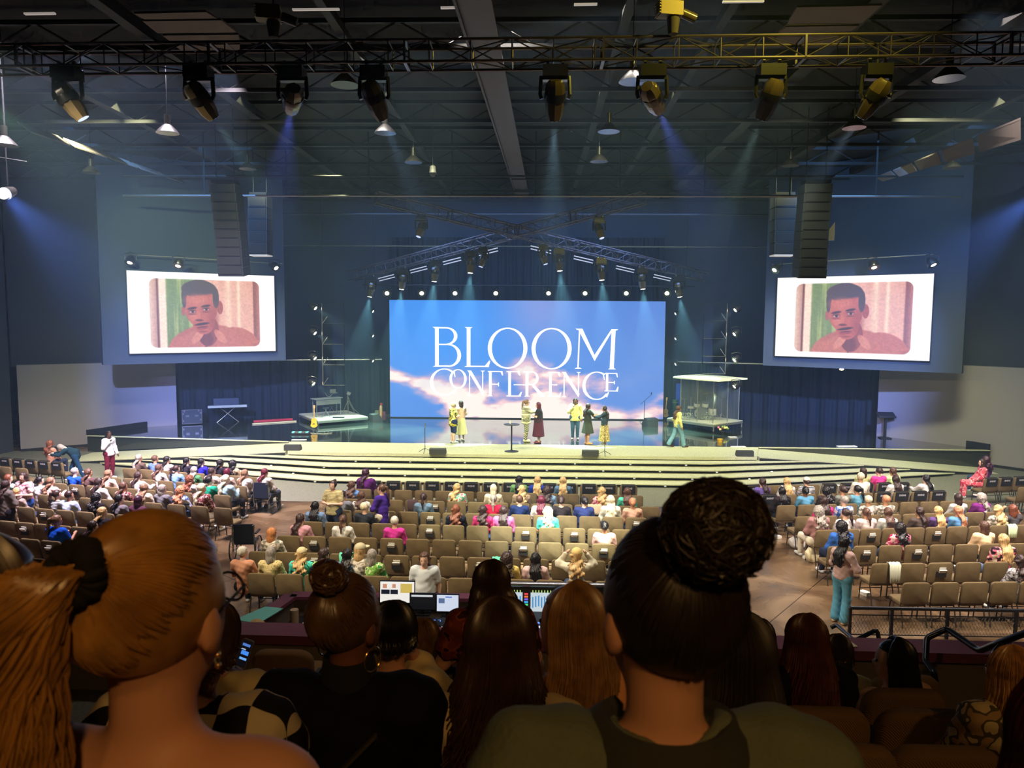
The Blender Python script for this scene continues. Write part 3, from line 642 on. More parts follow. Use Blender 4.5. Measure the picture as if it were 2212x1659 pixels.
# ---- the big LED wall
lx0, lx1 = aty(842, 774, 37.8)[0], aty(1435, 777, 37.8)[0]; lz0 = aty(1138, 903, 37.8)[2]; lz1 = aty(1138, 649.5, 37.8)[2]
LW, LH = lx1-lx0, lz1-lz0
led = empty('led_wall', ((lx0+lx1)/2, 37.8, lz0), 0, 'huge sky-blue LED wall with pink clouds reading BLOOM CONFERENCE at the rear of the stage', 'screen')
MB().box((0, .12, LH/2), (LW+.06, .2, LH+.06)).box((0, .9, LH/2-.2), (LW-.4, .1, .1)).build('cabinet', M_BLK, led)
put('picture', picture_mesh('sky_picture', sky_picture(420, 180), LW, LH, 420, 180, 1.0), led)
MB().box((0, .1, -(lz0-SZ)/2-.01), (LW+.05, .3, lz0-SZ-.03)).build('plinth', M_BLK, led)
# letters, drawn in the pixel frame of the wall
LT = MB(); fc = lambda x, y: (((x-297)/1758.-.5)*LW, -.02, (1-(y-790)/742.)*LH)
def poly(P):
    n = len(P); a = [fc(*p) for p in P]; LT.add(a, [tuple(range(n))])
def ring(cx, cy, rx, ry, ts, tt, a0=0, a1=360, n=48, rot=0.):
    O, I = [], []
    for i in range(n+1):
        a = math.radians(a0+(a1-a0)*i/n); c, s = math.cos(a), math.sin(a)
        for L, x, y in ((O, rx*c, ry*s), (I, (rx-ts)*c, (ry-tt)*s)):
            L.append((cx+x*math.cos(rot)-y*math.sin(rot), cy-(x*math.sin(rot)+y*math.cos(rot))))
    for i in range(n): poly([O[i], O[i+1], I[i+1], I[i]])
def stem(x0, y0, x1, y1, t): dx, dy = x1-x0, y1-y0; poly([(x0-t/2, y0), (x0+t/2, y0), (x1+t/2, y1), (x1-t/2, y1)])
def hbar(x0, x1, y, t, tip=0): poly([(x0, y-t/2), (x1, y-t/2), (x1, y+t/2), (x0, y+t/2)]); 
def serif(x, y, w, t=7, up=1):
    poly([(x-w, y), (x+w, y), (x+w*.45, y+up*t*1.2), (x-w*.45, y+up*t*1.2)])
# B
stem(602, 960, 602, 1208, 24); serif(598, 958, 24); serif(600, 1210, 26, 7, -1); hbar(605, 668, 963, 9); hbar(605, 680, 1068, 8); hbar(605, 680, 1205, 9)
ring(664, 1015, 70, 56, 22, 9, -90, 90, 30); ring(678, 1137, 80, 73, 24, 9, -90, 90, 30)
# L
stem(806, 960, 806, 1208, 24); serif(806, 958, 26); serif(804, 1210, 26, 7, -1); hbar(806, 925, 1205, 9); poly([(905, 1208), (935, 1210), (946, 1168), (938, 1168)])
# OO
ring(1056, 1089, 127, 130, 26, 9, n=72); ring(1337, 1090, 128, 131, 26, 9, n=72)
# M
serif(1506, 963, 18); stem(1514, 963, 1507, 1212, 9); serif(1508, 1216, 24, 7, -1); poly([(1502, 963), (1532, 963), (1622, 1150), (1612, 1166)]); poly([(1612, 1166), (1606, 1135), (1715, 966), (1728, 966)])
stem(1730, 966, 1722, 1212, 26); serif(1738, 965, 22); serif(1724, 1217, 26, 7, -1)
# C
ring(650, 1308, 94, 88, 21, 7, 40, 318, 50, .06); poly([(700, 1378), (712, 1388), (728, 1352), (722, 1350)]); poly([(706, 1238), (716, 1232), (722, 1275), (716, 1275)])
# small o
ring(738, 1286, 56, 62, 17, 6, n=40)
# N
stem(812, 1234, 812, 1392, 7); serif(810, 1232, 14, 5); serif(812, 1395, 16, 5, -1); poly([(800, 1234), (824, 1234), (905, 1370), (898, 1392)]); stem(897, 1234, 897, 1385, 7); serif(897, 1232, 15, 5)
# F
stem(946, 1234, 946, 1392, 18); serif(944, 1395, 20, 5, -1); hbar(930, 1022, 1237, 7); poly([(1010, 1238), (1024, 1234), (1028, 1262), (1022, 1262)]); hbar(950, 1000, 1318, 7); poly([(992, 1318), (998, 1305), (1002, 1305), (1002, 1332), (998, 1332)])
# E with the bar that runs on into R
stem(1070, 1234, 1070, 1392, 18); hbar(1050, 1130, 1237, 7); poly([(1120, 1238), (1134, 1234), (1138, 1262), (1132, 1262)]); hbar(1050, 1140, 1392, 7); poly([(1124, 1394), (1142, 1396), (1150, 1364), (1144, 1364)]); hbar(1096, 1182, 1320, 7)
# R
stem(1182, 1236, 1182, 1392, 18); serif(1182, 1395, 20, 5, -1); hbar(1160, 1222, 1238, 7); ring(1218, 1277, 38, 42, 16, 7, -90, 90, 24); hbar(1185, 1222, 1318, 7); poly([(1208, 1320), (1228, 1318), (1300, 1394), (1272, 1396)])
# E
stem(1332, 1238, 1332, 1392, 18); hbar(1318, 1388, 1240, 7); poly([(1378, 1241), (1390, 1237), (1394, 1265), (1388, 1265)]); hbar(1335, 1376, 1318, 7); hbar(1318, 1392, 1392, 7); poly([(1380, 1394), (1396, 1397), (1403, 1366), (1397, 1366)])
# N
stem(1420, 1238, 1420, 1392, 7); serif(1418, 1236, 14, 5); serif(1420, 1396, 16, 5, -1); poly([(1406, 1238), (1430, 1238), (1520, 1375), (1512, 1397)]); stem(1512, 1238, 1512, 1388, 7); serif(1512, 1236, 15, 5)
# C
ring(1628, 1322, 92, 90, 21, 7, 50, 322, 50, .05); poly([(1684, 1388), (1696, 1396), (1708, 1362), (1702, 1360)]); poly([(1664, 1246), (1672, 1240), (1680, 1285), (1674, 1285)])
# small raised E
stem(1694, 1240, 1694, 1354, 15); hbar(1678, 1756, 1243, 6); poly([(1748, 1243), (1758, 1240), (1762, 1268), (1757, 1268)]); hbar(1698, 1742, 1300, 6); poly([(1734, 1300), (1740, 1290), (1744, 1290), (1744, 1312), (1740, 1312)]); hbar(1678, 1760, 1354, 6); poly([(1748, 1356), (1764, 1358), (1768, 1326), (1762, 1326)])
_l = LT.build('lettering', mat('letter_white', (.05, .05, .05), .5, emit=(1, .99, .97), es=1.15), led)
_l['label'] = 'white serif lettering BLOOM CONFERENCE'
# ---- the two side screens
pm = picture_mesh('portrait_picture', portrait_picture(320, 180), 6.04, 3.43, 320, 180, 1.02)
white_edge = mat('screen_frame', rgb(22, 24, 28), .5)
def atdepth(px, py, d): return _C+(_fw+_R*(px-CX)/F-_U*(py-CY)/F)*d
for nm, lab, (a, da, b, db), (ex0, ex1), bot in (
    ('left', 'left side screen hung high, white with a picture of a man in a rust shirt', ((273, 583), 30.3, (592, 597), 33.7), (-51, 27), 20),
    ('right', 'right side screen hung high, white with a picture of a man in a rust shirt', ((1680, 602), 32.3, (2018, 589), 28.7), (-32, 62), 20)):
    A = atdepth(*a, da); B = atdepth(*b, db); d = (B-A)[:2]; L = np.linalg.norm(d); d /= L; ang = math.atan2(d[1], d[0]); top = (A[2]+B[2])/2; hgt = L*3.43/6.04; mid = (A+B)/2
    r = empty('projection_screen', (mid[0], mid[1], top-hgt), ang, lab, 'screen')
    o = put('picture', pm, r); o.scale = (L/6.04, 1, hgt/3.43)
    MB().box((0, .06, hgt/2), (L+.06, .1, hgt+.06)).build('frame', white_edge, r)
    # the bulkhead that carries it
    k = L/abs(b[0]-a[0]); x0 = -L/2+ex0*k; x1 = L/2+ex1*k
    s = MB().box(((x0+x1)/2, .40, (12.4-(top-hgt)+.45)/2-.45), (x1-x0, .5, 12.4-(top-hgt)+.45)).build('wall_screen_'+nm, mat('bulkhead_paint', rgb(50, 58, 70), .8)); structure(s)
    s.location = (mid[0], mid[1], top-hgt); s.rotation_euler = (0, 0, ang)
# ------------------------------------------------------------------ stackable padded chairs of the floor seating
M_CH = mat('chair_fabric', rgb(116, 98, 70), .9, spec=.2, bump=(160, .35), var=((9, 9, 9), .10)); M_CF = mat('chair_frame', rgb(62, 52, 44), .45, metal=.4); M_COV = mat('cover_cloth', rgb(24, 24, 30), .85)
M_PAPER = mat('paper_white', rgb(226, 222, 214), .7); M_PRINT = mat('cover_print', rgb(176, 174, 184), .8)
def rbox(w, d, h, r, seg=4):
    "cushion: rounded in the w/h plane, softened at front and back; centred, h is z"
    out = []
    for cx, cz, a0 in ((w/2-r, h/2-r, 0), (-w/2+r, h/2-r, 90), (-w/2+r, -h/2+r, 180), (w/2-r, -h/2+r, 270)):
        for i in range(seg+1): a = math.radians(a0+90*i/seg); out.append((cx+r*math.cos(a), cz+r*math.sin(a)))
    n = len(out); V = []; L = ((-d/2, .90), (-d/2+.012, .985), (d/2-.012, .985), (d/2, .90)) if d > .03 else ((-d/2, 1), (d/2, 1))
    for y, s in L: V += [(x*(s if s > .95 else 1-.03/w*1.2), y, z*(s if s > .95 else 1-.03/h*1.2)) for x, z in out]
    k = len(L); Fc = [tuple(range(n)), tuple((k-1)*n+j for j in range(n-1, -1, -1))]+[(i*n+j, (i+1)*n+j, (i+1)*n+(j+1) % n, i*n+(j+1) % n) for i in range(k-1) for j in range(n)]
    return np.array(V), Fc
def chair_meshes():
    D = {}
    v, f = rbox(.535, .06, .45, .07); Rm = rotm('X', math.radians(8)); D['backrest'] = MB().add(v@Rm.T+np.array((0, -.16, .665)), f).mesh('backrest', M_CH, True, 50)
    v, f = rbox(.50, .085, .47, .06); Rm = rotm('X', math.radians(90)); D['seat'] = MB().add(v@Rm.T+np.array((0, .10, .435)), f).mesh('seat', M_CH, True, 50)
    fr = []
    for s in (-1, 1):
        fr.append(MB().tube([(s*.235, .30, 0), (s*.235, .27, .30), (s*.235, .24, .385), (s*.235, .10, .39)], .013, 6).mesh('leg', M_CF, True))
        fr.append(MB().tube([(s*.235, -.20, 0), (s*.235, -.13, .30), (s*.235, -.09, .40), (s*.235, -.15, .62)], .013, 6).mesh('leg', M_CF, True))
    D['legs'] = fr
    D['stretcher'] = MB().tube([(-.235, .25, .22), (.235, .25, .22)], .009, 6).mesh('stretcher', M_CF)
    D['pocket'] = MB().box((0, -.222, .655), (.20, .03, .13), R=rotm('X', math.radians(8))).mesh('pocket', mat('pocket_net', rgb(30, 27, 25), .8))
    c = MB(); c.box((0, -.158, .89), (.40, .085, .03)); c.box((0, -.215, .76), (.40, .02, .25), R=rotm('X', math.radians(8))); D['cover'] = c.mesh('reserved_cover', M_COV)
    c = MB();
    for i in range(7): c.box((-.09+.03*i, -.2345, .80), (.022, .006, .045 if i % 3 else .06), R=rotm('X', math.radians(8)))
    D['print'] = c.mesh('printed_label', M_PRINT)
    return D
CM = chair_meshes()
ORD = ['first', 'second', 'third', 'fourth', 'fifth', 'sixth', 'seventh', 'eighth', 'ninth', 'tenth', 'eleventh', 'twelfth', 'thirteenth', 'fourteenth', 'fifteenth', 'sixteenth', 'seventeenth', 'eighteenth']
def chair(loc, rz, label, group, cover=False, pocket=False):
    c = empty('padded_chair', loc, rz, label, 'chair', group)
    put('seat', CM['seat'], c); put('backrest', CM['backrest'], c)
    for l in CM['legs']: put('leg', l, c)
    put('stretcher', CM['stretcher'], c)
    if cover:
        k = put('reserved_cover', CM['cover'], c); k['label'] = 'black reserved cover with white print'; put('printed_label', CM['print'], k)
    if pocket: put('pocket', CM['pocket'], c)
    return c
booklet_me = MB().box((0, -.262, .725), (.15, .014, .08), R=rotm('X', math.radians(34))).box((.01, -.245, .77), (.14, .012, .06), R=rotm('X', math.radians(10))).mesh('booklet', M_PAPER)
# rows: pixel ends of the chair tops (left x,y  right x,y), number of chairs, block, row name, covered?
ROWS = {
 'C1': (788, 1039, 1379, 1048, 14, 'centre', 'first', 1), 'C2': (762, 1055, 1392, 1070, 14, 'centre', 'second', 0), 'C3': (740, 1076, 1427, 1094, 15, 'centre', 'third', 0),
 'C4': (715, 1100, 1450, 1119, 15, 'centre', 'fourth', 0), 'C5': (650, 1125, 1480, 1146, 16, 'centre', 'fifth', 0), 'C6': (597, 1155, 1510, 1179, 16, 'centre', 'sixth', 0),
 'C7': (536, 1189, 1560, 1217, 17, 'centre', 'seventh', 0), 'C8': (534, 1236, 1606, 1261, 17, 'centre', 'eighth', 0),
 'L1': (0, 989, 139, 1000, 5, 'far left', 'first', 1), 'L2': (-40, 1004, 66, 1013, 3, 'far left', 'second', 0),
 'LA': (264, 1011, 562, 1030, 8, 'left', 'first', 0), 'LB': (228, 1029, 537, 1050, 8, 'left', 'second', 0), 'LC': (112, 1042, 502, 1070, 10, 'left', 'third', 0),
 'LD': (34, 1063, 508, 1098, 10, 'left', 'fourth', 0), 'LE': (-4, 1090, 296, 1113, 7, 'left', 'fifth', 0), 'LF': (0, 1123, 196, 1139, 5, 'left', 'sixth', 0), 'LG': (0, 1157, 182, 1173, 4, 'left', 'seventh', 0), 'LH': (4, 1199, 152, 1210, 3, 'left', 'eighth', 0),
 'RA': (1610, 1049, 1967, 1042, 9, 'right', 'first', 1), 'RB': (1640, 1069, 2045, 1060, 10, 'right', 'second', 2), 'RC': (1675, 1091, 2112, 1080, 10, 'right', 'third', 0), 'RD': (1716, 1115, 2170, 1104, 10, 'right', 'fourth', 0),
 'RE': (1760, 1144, 2226, 1132, 10, 'right', 'fifth', 0), 'RF': (1784, 1179, 2222, 1172, 8, 'right', 'sixth', 0), 'RG': (1878, 1216, 2240, 1211, 6, 'right', 'seventh', 0), 'RH': (1946, 1257, 2262, 1254, 5, 'right', 'eighth', 0),
 'R0': (2124, 1034, 2250, 1029, 4, 'far right', 'first', 1), 'R1': (2196, 1052, 2270, 1050, 2, 'far right', 'second', 0)}
BOOK = {'C3': (4, 7), 'C4': (4, 9, 13), 'C5': (5, 9, 11), 'C6': (1, 4, 9, 12), 'C7': (2, 5, 8), 'LC': (1,), 'LE': (2,), 'LF': (1,), 'LG': (2,), 'RD': (7,), 'RE': (2, 5), 'RF': (1, 3, 6), 'RG': (2,)}
COVSKIP = {'RA': (1, 2, 3), 'RB': (1, 2, 3, 4, 5)}
def row_pt(r, px):
    x0, y0, x1, y1 = ROWS[r][:4]; t = (px-x0)/(x1-x0); B = onz(px, y0+(y1-y0)*t, .89)
    a = onz(x0, y0, .89); b = onz(x1, y1, .89); d = (b-a)[:2]; ang = math.atan2(d[1], d[0]); f = np.array([-math.sin(ang), math.cos(ang)])
    return (B[0]+f[0]*.15, B[1]+f[1]*.15, 0.), ang
for key, (x0, y0, x1, y1, n, blk, rn, cov) in ROWS.items():
    a = onz(x0, y0, .89); b = onz(x1, y1, .89); d = (b-a)[:2]; ang = math.atan2(d[1], d[0]); f = np.array([-math.sin(ang), math.cos(ang)])
    for i in range(n):
        q = a[:2]+d*((i+.5)/n)+f*.15; cv = cov and i not in COVSKIP.get(key, ())
        bk = i in BOOK.get(key, ())
        chair((q[0], q[1], .012 if q[1] > 23.2 else 0), ang, 'brown padded chair, %s from the left in the %s row of %s seats' % (ORD[i], rn, blk), 'padded chairs of the %s block' % blk, bool(cv), bk)
        if bk:
            o = put('booklet', booklet_me, None, (q[0], q[1], 0), ang); tag(o, 'white booklet in the pocket of the %s chair, %s row of %s seats' % (ORD[i], rn, blk), 'booklet', 'booklets in chair pockets')
# ------------------------------------------------------------------ the audience on the floor
FLO = lambda n, *c, s=14: pattern('floral_'+n, 'floral', [rgb(*x) for x in c], s)
P_TEALF = FLO('teal', (120, 210, 190), (235, 225, 210), (222, 120, 120)); P_CREAMF = FLO('cream', (236, 228, 214), (180, 160, 150), (120, 130, 120)); P_PINKF = FLO('pink', (232, 96, 140), (245, 200, 200), (190, 30, 80), s=9)
P_MARF = FLO('maroon', (130, 60, 66), (210, 180, 175), (90, 36, 44)); P_REDF = FLO('red', (214, 60, 90), (240, 170, 180), (230, 90, 110), s=9); P_GREENF = FLO('green', (130, 190, 80), (225, 235, 190), (60, 150, 70), s=10); P_DARKF = FLO('dark', (50, 32, 40), (232, 110, 140), (240, 225, 200), s=12)
P_PPF = FLO('blush', (236, 200, 206), (190, 110, 130), (245, 230, 230), s=8); P_BWS = pattern('stripes_bw', 'stripes', [rgb(230, 228, 232), rgb(40, 36, 50)], 9); P_TANS = pattern('stripes_tan', 'stripes', [rgb(222, 208, 160), rgb(168, 152, 104)], 9)
P_LEO = pattern('spots_leopard', 'spots', [rgb(120, 90, 50), rgb(228, 208, 150)], 38); P_BLUEF = FLO('blue', (225, 228, 240), (70, 110, 210), (160, 185, 235), s=8); P_YEL = FLO('sunflower', (240, 228, 150), (60, 70, 50), (200, 180, 60), s=7)
P_STRONG = pattern('stripes_cream', 'stripes', [rgb(236, 232, 196), rgb(50, 46, 50), rgb(200, 190, 160)], 2.0); P_PLAID = pattern('plaid_trousers', 'checks', [rgb(60, 60, 50), rgb(200, 196, 160)], 24); P_LEOS = FLO('leopard_skirt', (226, 208, 140), (120, 90, 50), (180, 150, 90), s=22); P_GREYF = FLO('greyprint', (190, 184, 190), (90, 84, 96), (220, 216, 222), s=16)
# row, px, hair style, hair colour, top colour, sleeve, words for the top, extras
N_ = {}
PPL = [
 # centre block
 ('C2', 786, 'long', 'plum', (92, 36, 110), 1, 'a deep purple long-sleeved top', dict(fat=1.25, yaw=-35, scale=1.08)), ('C2', 1120, 'long', 'black', (110, 160, 100), 1, 'a sage green top', {}), ('C2', 1160, 'long', 'blonde', (36, 60, 160), 1, 'a royal blue top', {}), ('C2', 1216, 'long', 'blonde', (96, 128, 160), 1, 'a denim blue shirt', {}),
 ('C3', 754, 'wavy', 'brown', (110, 150, 220), .5, 'a light blue top', {}), ('C3', 985, 'wavy', 'blonde', 0, .5, 'a teal floral top', dict(pat=P_TEALF, yaw=-30)), ('C3', 1064, 'bob', 'platinum', (226, 206, 180), 1, 'a cream sweater', {}), ('C3', 1126, 'wavy', 'blonde', (156, 132, 108), 1, 'a tan cardigan', dict(fat=1.15)), ('C3', 1181, 'curly', 'dark', (130, 160, 190), 1, 'a pale blue shirt', {}), ('C3', 1301, 'wavy', 'blonde', 0, .5, 'a coral patterned top', dict(pat=P_PINKF)), ('C3', 1356, 'long', 'brown', (90, 200, 176), .5, 'a mint green tee', dict(fat=1.1)),
 ('C4', 735, 'updo', 'dark', (150, 150, 160), 1, 'a grey top', dict(yaw=-35, glasses=True)), ('C4', 775, 'wavy', 'brown', (226, 220, 222), 1, 'a white top', {}), ('C4', 911, 'pony', 'dark', (110, 134, 160), 1, 'a denim jacket', {}), ('C4', 1064, 'pony', 'grey', (206, 34, 70), .5, 'a bright red tee', {}), ('C4', 1121, 'short', 'brown', (32, 46, 90), 1, 'a navy sweater', dict(fat=1.12)), ('C4', 1168, 'long', 'maroon', (228, 212, 202), .5, 'a cream lace top', {}), ('C4', 1212, 'updo', 'dark', (44, 36, 40), 1, 'a black top', dict(fat=1.1)), ('C4', 1262, 'updo', 'black', (48, 58, 110), .5, 'a navy tee with a pale print on the back', dict(fat=1.15, yaw=20)), ('C4', 1320, 'long', 'platinum', (232, 226, 206), 1, 'a cream top', dict(scale=1.04)), ('C4', 1368, 'updo', 'strawberry', (222, 172, 150), 1, 'a peach top', {}),
 ('C5', 674, 'long', 'black', (120, 146, 190), 1, 'a denim blue shirt', dict(fat=1.1)), ('C5', 782, 'short', 'platinum', (48, 50, 60), 1, 'a black top and glasses', dict(yaw=-30, glasses=True)), ('C5', 982, 'wavy', 'auburn', (34, 36, 50), 1, 'a black sweater', dict(fat=1.12)), ('C5', 1041, 'wavy', 'dark', (216, 60, 120), 1, 'a magenta sweater', dict(fat=1.05)), ('C5', 1086, 'long', 'dark', (220, 110, 170), 1, 'a pink sweater', dict(fat=1.2)), ('C5', 1183, 'curly', 'platinum', (90, 222, 206), .5, 'a turquoise tee', dict(fat=1.2)),
 ('C6', 642, 'long', 'dark', (222, 160, 176), 1, 'a rose pink top', dict(fat=1.1, yaw=-25)), ('C6', 734, 'pony', 'brown', (232, 226, 222), 1, 'a white top', {}), ('C6', 847, 'short', 'white', (214, 60, 160), 1, 'a magenta top', {}), ('C6', 1307, 'updo', 'black', (226, 178, 172), .5, 'a light pink tee', dict(fat=1.35)),
 ('C7', 579, 'bob', 'ginger', 0, 1, 'a black and white floral blouse', dict(pat=P_CREAMF, yaw=-25)),
 ('C8', 514, 'short', 'white', (226, 160, 130), .5, 'a peach striped top', dict(yaw=-30)), ('C8', 575, 'bob', 'grey', 0, 1, 'a leopard-print top', dict(pat=P_LEO)), ('C8', 643, 'wavy', 'blonde', (84, 214, 200), 1, 'a turquoise sweater and a cap', dict(cap=rgb(226, 206, 160))), ('C8', 693, 'wavy', 'dark', 0, .5, 'a green floral blouse', dict(pat=P_GREENF, yaw=-30)), ('C8', 743, 'long', 'black', (120, 150, 190), 1, 'a blue top', {}), ('C8', 772, 'bob', 'blonde', 0, .5, 'a cream printed tee and a beige cap', dict(pat=P_CREAMF, cap=rgb(206, 194, 160), yaw=-50, scale=1.08)), ('C8', 797, 'bob', 'grey', 0, 1, 'a bright green blouse', dict(pat=P_GREENF)),
 ('C8', 1093, 'curly', 'dark', (236, 210, 120), 1, 'a yellow cardigan', {}), ('C8', 1156, 'long', 'black', (232, 196, 196), .5, 'a white and pink top', dict(fat=1.1)), ('C8', 1246, 'wavy', 'blonde', (222, 212, 190), 1, 'a cream jacket and cap, one hand raised', dict(cap=rgb(230, 200, 130), arms='up', fat=1.1, scale=1.08)),
 # left block
 ('L1', 29, 'curly', 'auburn', (196, 140, 120), 1, 'a blush top', dict(off=1.2)),
 ('LA', 289, 'long', 'grey', (96, 76, 72), 1, 'a dark brown top', dict(yaw=-30)), ('LA', 324, 'short', 'brown', (96, 120, 186), .5, 'a blue tee', dict(yaw=-40)), ('LA', 350, 'long', 'black', (226, 206, 216), 1, 'a white top', dict(yaw=-40)), ('LA', 393, 'long', 'black', (44, 40, 52), 1, 'a black jacket holding papers', dict(yaw=-40, arms='phone')), ('LA', 425, 'long', 'black', (48, 40, 200), 1, 'a royal blue sweater', dict(yaw=-40)), ('LA', 466, 'long', 'black', (34, 30, 40), 1, 'a black dress', dict(yaw=-40)), ('LA', 493, 'curly', 'black', (200, 170, 140), 1, 'a tan top', {}),
 ('LB', 332, 'long', 'brown', (226, 214, 212), 1, 'a cream top and glasses', dict(yaw=-40, glasses=True)), ('LB', 370, 'pony', 'dark', (130, 170, 226), .5, 'a light blue tee', dict(yaw=-40)), ('LB', 408, 'long', 'grey', (80, 130, 90), 1, 'a green top', {}), ('LB', 447, 'long', 'dark', (216, 200, 190), 1, 'a cream top', dict(yaw=-30)), ('LB', 480, 'bob', 'maroon', (200, 172, 160), 1, 'a beige top', dict(fat=1.1)), ('LB', 519, 'long', 'lightbrown', (226, 216, 214), 1, 'a white blouse', dict(yaw=-30)),
 ('LC', 148, 'short', 'grey', (36, 84, 210), .5, 'a bright blue tee and glasses', dict(yaw=-40, glasses=True, fat=1.1)), ('LC', 178, 'long', 'brown', (96, 70, 70), 1, 'a brown top', dict(yaw=-30)), ('LC', 221, 'wavy', 'lightbrown', (222, 190, 176), 1, 'a blush shawl', dict(yaw=-40)), ('LC', 286, 'long', 'dark', (232, 222, 230), 1, 'a white top, arm stretched out pointing', dict(yaw=-45, arms='reach')), ('LC', 398, 'curly', 'auburn', (226, 214, 214), 1, 'a white top', {}), ('LC', 441, 'pony', 'black', (36, 150, 120), .5, 'an emerald green tee', dict(yaw=-35)), ('LC', 477, 'long', 'platinum', (170, 206, 226), 1, 'a pale blue denim shirt', dict(yaw=-30, arms='phone', scale=1.06)),
 ('LD', 71, 'updo', 'black', (226, 216, 226), 1, 'a white tee', dict(yaw=-45)), ('LD', 95, 'wavy', 'lightbrown', (222, 184, 176), 1, 'a dusty pink sweater holding a phone', dict(yaw=-45, arms='phone')), ('LD', 200, 'long', 'dark', (226, 214, 216), 1, 'a white sweater', dict(yaw=-35, scale=1.05)), ('LD', 253, 'long', 'brown', 0, 1, 'a brown patterned top', dict(pat=P_MARF, yaw=-40)), ('LD', 298, 'long', 'lightbrown', (226, 208, 190), 1, 'a cream cardigan', {}), ('LD', 338, 'bob', 'grey', (120, 116, 124), 1, 'a grey top and glasses', dict(yaw=-40, glasses=True)), ('LD', 377, 'curly', 'strawberry', 0, 1, 'a white floral top', dict(pat=P_BLUEF)), ('LD', 424, 'long', 'platinum', 0, 1, 'a maroon print blouse and white trousers', dict(pat=P_MARF, yaw=-30, lc=rgb(232, 214, 208), fat=1.15, scale=1.08)), ('LD', 3, 'short', 'auburn', (170, 206, 216), .5, 'a pale blue tee, arms stretched forward', dict(yaw=-40, arms='reach', fat=1.1)),
 ('LE', 107, 'pony', 'dark', 0, 1, 'a black and white striped top and headband', dict(pat=P_BWS, yaw=-45)), ('LE', 134, 'short', 'dark', (196, 206, 236), .5, 'a pale blue tee', dict(fat=1.2, yaw=-20)), ('LE', 192, 'curly', 'black', (36, 30, 36), 1, 'a black top', {}), ('LE', 243, 'long', 'black', (120, 112, 120), 1, 'a grey top', dict(yaw=-35)), ('LE', 22, 'wavy', 'blonde', (200, 176, 170), 1, 'a pale pink top', dict(yaw=-35)), ('LE', 284, 'bob', 'plum', (90, 50, 70), 1, 'a plum top', {}),
 ('LF', 205, 'long', 'blonde', (44, 40, 46), 1, 'a black top', dict(yaw=-45)),
 ('LG', 104, 'pony', 'lightbrown', (30, 92, 226), .5, 'a vivid blue tee and glasses', dict(yaw=-50, glasses=True, fat=1.2, arms='phone', scale=1.05)), ('LG', 183, 'long', 'dark', (90, 64, 70), 1, 'a dark brown top', dict(yaw=-30)),
 # right block
 ('RA', 1873, 'bob', 'dark', (190, 186, 130), 1, 'a khaki top', dict(yaw=35)), ('RA', 1908, 'updo', 'dark', (240, 70, 160), .5, 'a hot pink top', dict(yaw=35)), ('RA', 1938, 'long', 'brown', (200, 226, 160), .5, 'a light green tee', dict(yaw=20)),
 ('RB', 1654, 'long', 'dark', (106, 86, 160), 1, 'a purple hoodie', dict(yaw=35)), ('RB', 1708, 'long', 'blonde', (226, 218, 222), .5, 'a white top with papers in the lap', {}), ('RB', 1751, 'updo', 'dark', 0, .5, 'a white striped tee and white cap', dict(cap=rgb(226, 216, 210), pat=P_BWS)), ('RB', 1869, 'short', 'platinum', (232, 220, 206), 1, 'a cream sweater', dict(fat=1.3, scale=1.08)), ('RB', 1945, 'long', 'dark', (234, 228, 226), .5, 'a white tee', {}), ('RB', 2011, 'long', 'black', (232, 226, 222), 1, 'a white jacket holding a tablet', dict(arms='reach', yaw=30)),
 ('RC', 1698, 'long', 'black', (44, 36, 42), 1, 'a black top', {}), ('RC', 1749, 'updo', 'black', (96, 154, 190), .5, 'a sky blue tee with white print', {}), ('RC', 1795, 'curly', 'black', (60, 50, 56), 1, 'a charcoal top', {}), ('RC', 1831, 'updo', 'dark', (120, 124, 116), 1, 'a grey cardigan', dict(yaw=20)), ('RC', 1862, 'pony', 'black', (96, 150, 176), .5, 'a steel blue tee', dict(yaw=30)),
 ('RD', 1790, 'long', 'dark', (232, 60, 140), .5, 'a hot pink tee', {}), ('RD', 1834, 'short', 'grey', 0, .5, 'a blue and white print top and glasses', dict(pat=P_BLUEF, yaw=40, glasses=True)), ('RD', 1887, 'short', 'platinum', 0, 1, 'a pale floral top', dict(pat=P_CREAMF, yaw=15)), ('RD', 1925, 'short', 'strawberry', 0, .5, 'a white and grey floral top', dict(pat=P_CREAMF, yaw=20)), ('RD', 2083, 'bob', 'dark', (200, 196, 196), 1, 'a light grey top', {}), ('RD', 2133, 'curly', 'grey', (120, 44, 120), 1, 'a purple sweater and pink cap', dict(cap=rgb(216, 180, 170), yaw=45, fat=1.25)),
 ('RE', 1779, 'curly', 'grey', (170, 124, 124), 1, 'a mauve sweater and white trousers', dict(fat=1.4, lc=rgb(226, 216, 196), scale=1.06)), ('RE', 1837, 'pony', 'dark', (226, 216, 220), .5, 'a white tee', dict(yaw=30)), ('RE', 1883, 'pony', 'brown', (222, 200, 200), 1, 'a blush sweater', dict(fat=1.15)), ('RE', 1930, 'long', 'brown', (220, 222, 216), .5, 'a white jersey reading JESUS', dict(fat=1.05, jersey=1)), ('RE', 1999, 'long', 'dark', (84, 70, 66), 1, 'a dark taupe sweater', dict(yaw=30, fat=1.1)), ('RE', 2040, 'long', 'blonde', (96, 70, 124), 1, 'a purple top', {}), ('RE', 2083, 'long', 'strawberry', (100, 150, 206), .5, 'a sky blue tee', dict(yaw=40)), ('RE', 2171, 'wavy', 'blonde', 0, .5, 'a white floral blouse', dict(pat=P_CREAMF)), ('RE', 2203, 'bob', 'auburn', (70, 66, 70), .5, 'a charcoal tee, both hands behind the head', dict(arms='up')),
